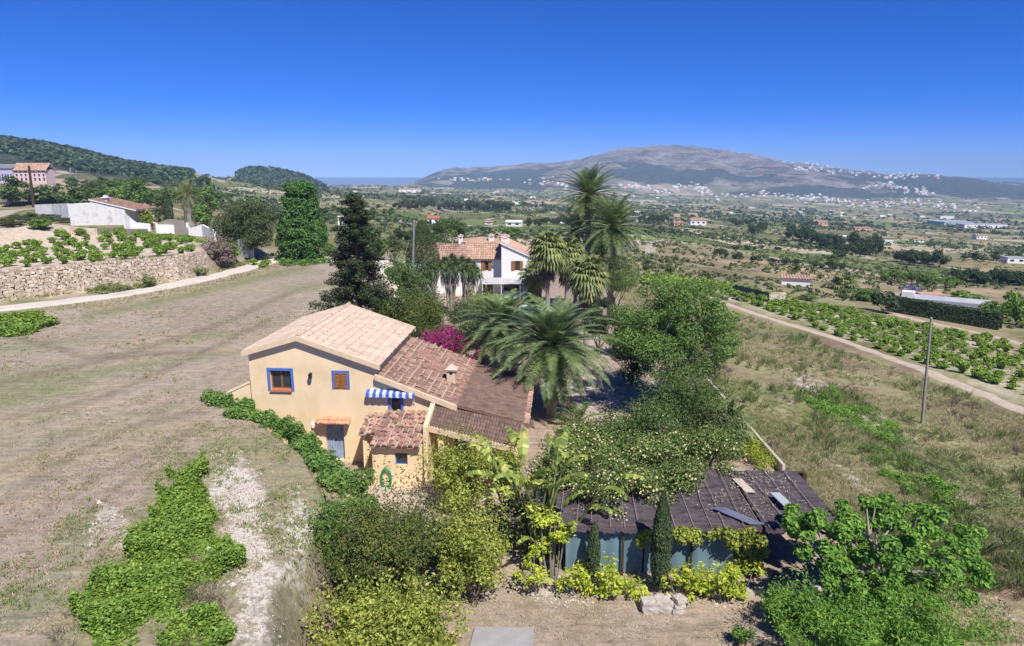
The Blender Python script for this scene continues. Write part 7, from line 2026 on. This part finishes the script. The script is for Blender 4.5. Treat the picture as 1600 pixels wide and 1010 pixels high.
rng = random.Random(9)
def grove(kind, u0, u1, v0, v1, n, w, h, label, group):
    for i in range(n):
        q = (i + rng.random() * .8) / n
        mt(kind, u0 + (u1 - u0) * q, v0 + (v1 - v0) * q + rng.uniform(-2.5, 2.5), w * rng.uniform(.7, 1.3), h * rng.uniform(.7, 1.25), label, group)
grove('dark', 1232, 1322, 372, 396, 15, 22, 22, 'dark pine of the long grove on the right middle slope', 'long pine grove')
grove('dark', 1330, 1372, 397, 402, 7, 24, 30, 'tall dark pine of the compact grove right of the long one', 'compact pine grove')
grove('dark', 1404, 1474, 412, 416, 9, 22, 24, 'dark round pine of the third grove on the right', 'third pine grove')
grove('dark', 1490, 1612, 440, 446, 16, 24, 22, 'dark tree of the wooded strip above the greenhouse', 'wooded strip trees')
grove('wide', 1380, 1500, 440, 452, 12, 24, 20, 'mixed green tree of the belt behind the greenhouse', 'green belt trees')
grove('dark', 612, 672, 376, 378, 10, 18, 18, 'dark pine of the small grove above the cypress', 'small grove behind the cypress')
grove('dark', 620, 800, 326, 330, 22, 17, 15, 'dark pine of the wood across the central valley', 'central valley wood')
grove('round', 480, 620, 330, 336, 16, 14, 10, 'bushy tree of the hillside behind the conifer', 'hillside trees behind the conifer')
grove('dark', 845, 895, 352, 352, 7, 16, 12, 'dark tree of the belt left of the tall palms', 'tree belt left of the palms')
grove('dark', 1002, 1042, 349, 348, 7, 14, 13, 'dark tree of the belt right of the tall palms', 'tree belt right of the palms')
grove('dark', 1140, 1180, 352, 352, 6, 14, 9, 'dark tree of the short row left of the middle vineyard', 'short tree row')
grove('dark', 1174, 1194, 366, 364, 4, 14, 18, 'dark pine of the little clump right of the walled farm', 'little pine clump')
grove('olive', 740, 900, 374, 372, 16, 13, 8, 'olive tree of the rows beyond the villa', 'olive rows beyond the villa')
grove('round', 90, 260, 296, 288, 14, 22, 15, 'scrubby tree on the slope below the pine hill', 'slope trees below the pine hill')
grove('round', 40, 260, 318, 322, 14, 34, 24, 'garden tree of the row behind the farm building', 'garden tree row')
grove('wide', 250, 345, 318, 318, 8, 26, 24, 'garden tree near the skirted palm', 'trees round the skirted palm')
grove('round', 1500, 1600, 405, 412, 9, 18, 14, 'tree of the far right farms', 'far right farm trees')
grove('dark', 1150, 1230, 388, 392, 6, 10, 8, 'low bush on the middle slope', 'middle slope bushes')
grove('dark', 1110, 1330, 400, 425, 12, 16, 10, 'dark scrub bush on the slope above the right vineyard', 'scrub above the right vineyard')
grove('olive', -5, 118, 352, 346, 9, 34, 12, 'brownish green scrub on the bank at the left end above the vineyard', 'scrub on the left bank')
grove('round', 8, 120, 345, 336, 7, 26, 12, 'green scrub bush on the top of the left bank', 'bushes on top of the left bank')
Bq('purple_shrub', 345, 418, None, 376, 24, 'purple brown shrub at the right end of the stone wall', 'purple', nsub=16, nleaf=3500, size=.3, seed=130)
Bq('golden_shrub', 232, 358, None, 334, 9, 'golden yellow shrub beside the farm building', 'goldleaf', nsub=10, nleaf=900, size=.4, seed=131)
Bq('wall_shrub', 230, 450, None, 431, 14, 'green shrub growing at the foot of the stone wall', 'grassgreen', nsub=10, nleaf=1600, size=.22, seed=132)
Bq('jacaranda', 1420, 466, None, 449, 20, 'flowering violet jacaranda behind the clipped hedge', 'petal_mauve', 'tree', nsub=14, nleaf=2000, size=.4, seed=133)
Bq('dwarf_palm_clump', 315, 432, None, 418, 14, 'grey spiky agave clump on the stone wall end', 'lf_grey', 'agave', nsub=10, nleaf=900, size=.35, aspect=.2, seed=134, tdir=np.array([0, 0, 1.]))
far_fan(1318, 447, 132, 2.6, 26, 135, 'fan crowned palm right of the white farm shed', 1.1)

rng = np.random.default_rng(90); m = MB()
oc = np.array([[1, 0, 0], [0, 1, 0], [-1, 0, 0], [0, -1, 0], [0, 0, .7], [0, 0, -.5]], float); of = [[0, 1, 4], [1, 2, 4], [2, 3, 4], [3, 0, 4], [1, 0, 5], [2, 1, 5], [3, 2, 5], [0, 3, 5]]
for poly, n in (([(365, 700), (392, 705), (430, 850), (440, 1040), (345, 1040), (300, 720)], 500), ([(1250, 590), (1300, 600), (1500, 760), (1620, 880), (1600, 930), (1400, 700)], 420), ([(150, 780), (240, 840), (150, 860), (120, 835)], 70), ([(770, 930), (860, 900), (1160, 925), (1180, 950), (850, 955)], 200)):
    X, Y = reg_poly(poly, .45, 12)(rng, n); Z = H(X, Y)
    for x, y, z in zip(X, Y, Z):
        s = rng.uniform(.02, .07) * (1 if rng.random() < .9 else 2.2); m.add(oc * s * rng.uniform(.6, 1.3, (6, 3)) + [x, y, z + s * .2], of)
tag(m.build('loose_stones', M['rock']), 'small pale stones scattered over the chalky ground', 'gravel', None, 'stuff')

# distant scrub and woods, too many to count
def clumps(name, n, seed, leafmat, label, cat, place, rad, leaves=14, kind='stuff'):
    rng = np.random.default_rng(seed); X, Y, S = place(rng, n); n = len(X); Z = H(X, Y)
    R_ = S * rng.uniform(.6, 1.3, n); cx = np.repeat(X, leaves); cy = np.repeat(Y, leaves); cz = np.repeat(Z, leaves); r = np.repeat(R_, leaves)
    d = rng.normal(size=(n * leaves, 3)); d[:, 2] = np.abs(d[:, 2]); d /= np.linalg.norm(d, axis=1, keepdims=True)
    p = np.stack([cx, cy, cz], 1) + d * r[:, None] * np.array([1, 1, .95]) * rng.uniform(.6, 1, (n * leaves, 1))
    V, F = leafq(rng, p, d + rng.normal(size=d.shape) * .25, 1.0, .9, .1, var=.3)
    c = np.repeat(p, 4, 0); V = c + (V - c) * np.repeat(r, 4)[:, None] * .8
    mb = MB(); mb.add(V, F); return tag(mb.build(name, M[leafmat]), label, cat, None, kind)
def place_valley(umin, umax, dmin, dmax, sz, th, seed, sc):
    def f(rng, n):
        d = np.exp(rng.uniform(math.log(dmin), math.log(dmax), n * 5)); u = rng.uniform(umin, umax, n * 5); x = (u - 800) / FPX * d; y = (d - 3) / CP
        k = fbm(x / sc, y / sc, seed, 4) > th; x, y, d = x[k][:n], y[k][:n], d[k][:n]
        return x, y, sz * np.clip(d / 500, .55, 2.2)
    return f
clumps('valley_scrub', 4300, 61, 'lf_dark', 'dark scrub and hedgerow trees dotted over the valley', 'scrub', place_valley(250, 1750, 170, 2600, 2.1, .56, 4, 90), 1, 10)
clumps('valley_olives', 3600, 62, 'lf_olive', 'greyish scrub and olive trees dotted over the valley', 'scrub', place_valley(250, 1750, 130, 2400, 1.7, .5, 14, 60), 1, 9)
clumps('near_valley_bushes', 1900, 65, 'lf_olive', 'small bushes over the middle slopes', 'scrub', place_valley(960, 1700, 95, 420, 1.1, .5, 44, 25), 1, 12)
def place_hill(rng, n):
    d = rng.uniform(450, 1000, n * 4); u = rng.uniform(-250, 300, n * 4); x = (u - 800) / FPX * d; y = (d - 3) / CP; k = (fbm(x / 60, y / 60, 3, 3) > .36 + .12 * (d < 560)) & (d > 450 + np.clip(u, 0, 300) * .5)
    return x[k][:n], y[k][:n], np.full(k.sum(), 5.0)[:n]
clumps('hillside_pines', 5200, 63, 'lf_dark', 'dense pine wood covering the left hill', 'wood', place_hill, 5, 12)
def place_knoll(rng, n):
    d = rng.uniform(1120, 1400, n * 2); u = rng.uniform(375, 505, n * 2); x = (u - 800) / FPX * d; y = (d - 3) / CP; return x[:n], y[:n], np.full(n, 7.0)
clumps('knoll_pines', 1300, 64, 'lf_dark', 'dense pine wood covering the small knoll before the sea', 'wood', place_knoll, 7, 10)

# ---------------------------------------------------------------- houses of the hillside towns
def townproto(w, d, h, rt, wall, roof_):
    m = MB(); m.b2(-w / 2, w / 2, 0, d, -6, h, 0)
    if rt: m.prism([(-.6, h), (d + .6, h), (d / 2, h + 2.2)], 'x', -w / 2 - .6, w / 2 + .6, 1)
    else: m.b2(-w * .25, w * .35, 2, d - 1, h, h + 2.6, 0)
    for k in range(3): m.b2(-w / 2 + w * (k + .25) / 3, -w / 2 + w * (k + .7) / 3, -.08, 0, h * .25, h * .7, 2)
    return m, [M[wall], M[roof_], M['glass']]
tp = [townproto(13, 10, 5, False, 'white', 'white'), townproto(12, 10, 4.5, True, 'white', 'tile_orange'), townproto(17, 10, 6.5, False, 'oldwhite', 'white'), townproto(10, 9, 6, True, 'orange', 'tile_orange')]
tobj = [None] * 4
clusters = [
 (48, [(1232, 252), (1300, 262), (1380, 270), (1466, 277)], 3.5, 'white house strung along the mountain ridge at right', 'ridge top houses'),
 (30, [(1240, 262), (1330, 272), (1440, 281)], 3, 'white house on the slope just below the mountain ridge', 'upper slope houses'),
 (22, [(1355, 292), (1385, 288), (1412, 297)], 3, 'white house of the bright cluster half way up the mountain', 'half way cluster houses'),
 (20, [(1408, 300), (1450, 298), (1440, 310)], 4, 'white house of the cluster right of the half way one', 'right slope cluster houses'),
 (22, [(962, 293), (1000, 292), (1038, 300)], 4, 'white house at the mountain foot right of the tall palms', 'foot of mountain houses'),
 (30, [(1052, 293), (1085, 293), (1112, 303)], 5, 'white house of the dense cluster at the middle mountain foot', 'middle foot houses'),
 (20, [(1115, 308), (1180, 305), (1240, 308)], 4, 'white house of the loose line along the mountain foot', 'loose foot houses'),
 (34, [(1245, 312), (1290, 310), (1345, 322)], 5, 'white house of the big block town at the mountain foot', 'block town houses'),
 (42, [(1350, 320), (1440, 318), (1540, 332)], 7, 'white villa of the wooded estate at the right mountain foot', 'wooded estate villas'),
 (16, [(822, 286), (860, 285), (892, 296)], 4, 'pale house left of the tall palms below the mountain', 'houses left of the palms'),
 (14, [(690, 279), (740, 282), (800, 281)], 2.5, 'white house of the far coastal town left of the mountain', 'coastal town houses'),
]
rng = np.random.default_rng(77)
def house_at(u, v, lab, grp):
    g = G(u, v)
    if g is None or g[1] < 1200: return 0
    k = int(rng.choice(4, p=[.4, .3, .2, .1])); s = rng.uniform(.85, 1.45) * np.clip(g[1] / 3300, .6, 1.25)
    if tobj[k] is None: o = tp[k][0].build('town_house', tp[k][1]); tobj[k] = o
    else: o = tobj[k].copy(); COL.objects.link(o)
    o.location = (g[0], g[1], g[2] - 1); o.scale = (s, s, s); o.rotation_euler = (0, 0, rng.uniform(-.5, .5)); tag(o, lab, 'house', grp); return 1
nh = 0
extra = []
for n, poly, sp, lab, grp in clusters:
    poly = np.array(poly, float)
    for i in range(n + int(n * .6)):
        q = rng.random() * (len(poly) - 1); k = min(int(q), len(poly) - 2); p = poly[k] + (poly[k + 1] - poly[k]) * (q - k) + rng.normal(size=2) * [5, sp * .55]
        if i < n: nh += house_at(p[0], p[1], lab, grp)
        else: extra.append(p)
m = MB()
for p in extra:
    g = G(*p)
    if g is None or g[1] < 1200: continue
    s = rng.uniform(.6, 1.1) * np.clip(g[1] / 3300, .6, 1.25); w, d, h = 12 * s, 10 * s, 5 * s
    m.box((g[0], g[1], g[2]), (w, d, h * 2), 0, rng.uniform(-.5, .5)); m.box((g[0] + 1, g[1] + 1, g[2] + h + .8 * s), (w * .5, d * .6, 1.6 * s), 1, .2)
for i in range(90):
    g = G(rng.uniform(520, 1600), rng.uniform(300, 352))
    if g is None or g[1] > 3000 or g[1] < 750: continue
    s = rng.uniform(.5, 1.0); m.box((g[0], g[1], g[2]), (13 * s, 9 * s, 8 * s), int(rng.random() < .3), rng.uniform(-.5, .5))
tag(m.build('distant_houses', [M['white'], M['tile_orange']]), 'countless tiny pale houses scattered over valley and mountain foot', 'houses', None, 'stuff')

# ---------------------------------------------------------------- air: even haze round camera and scene
m = MB(); m.b2(-9500, 9500, -60, 9300, -260, 225)
def hazemat():
    mt_, nt, N, L = newmat('haze_air'); out = N.new('ShaderNodeOutputMaterial'); v = N.new('ShaderNodeVolumePrincipled')
    v.inputs['Color'].default_value = (.48, .70, 1, 1); v.inputs['Density'].default_value = HAZE; v.inputs['Anisotropy'].default_value = -.25
    L.new(v.outputs[0], out.inputs['Volume']); return mt_
HAZE = 0.00014
hz_o = m.build('haze', hazemat()); tag(hz_o, kind='stuff', label='pale blue haze that softens the far hills', cat='haze')
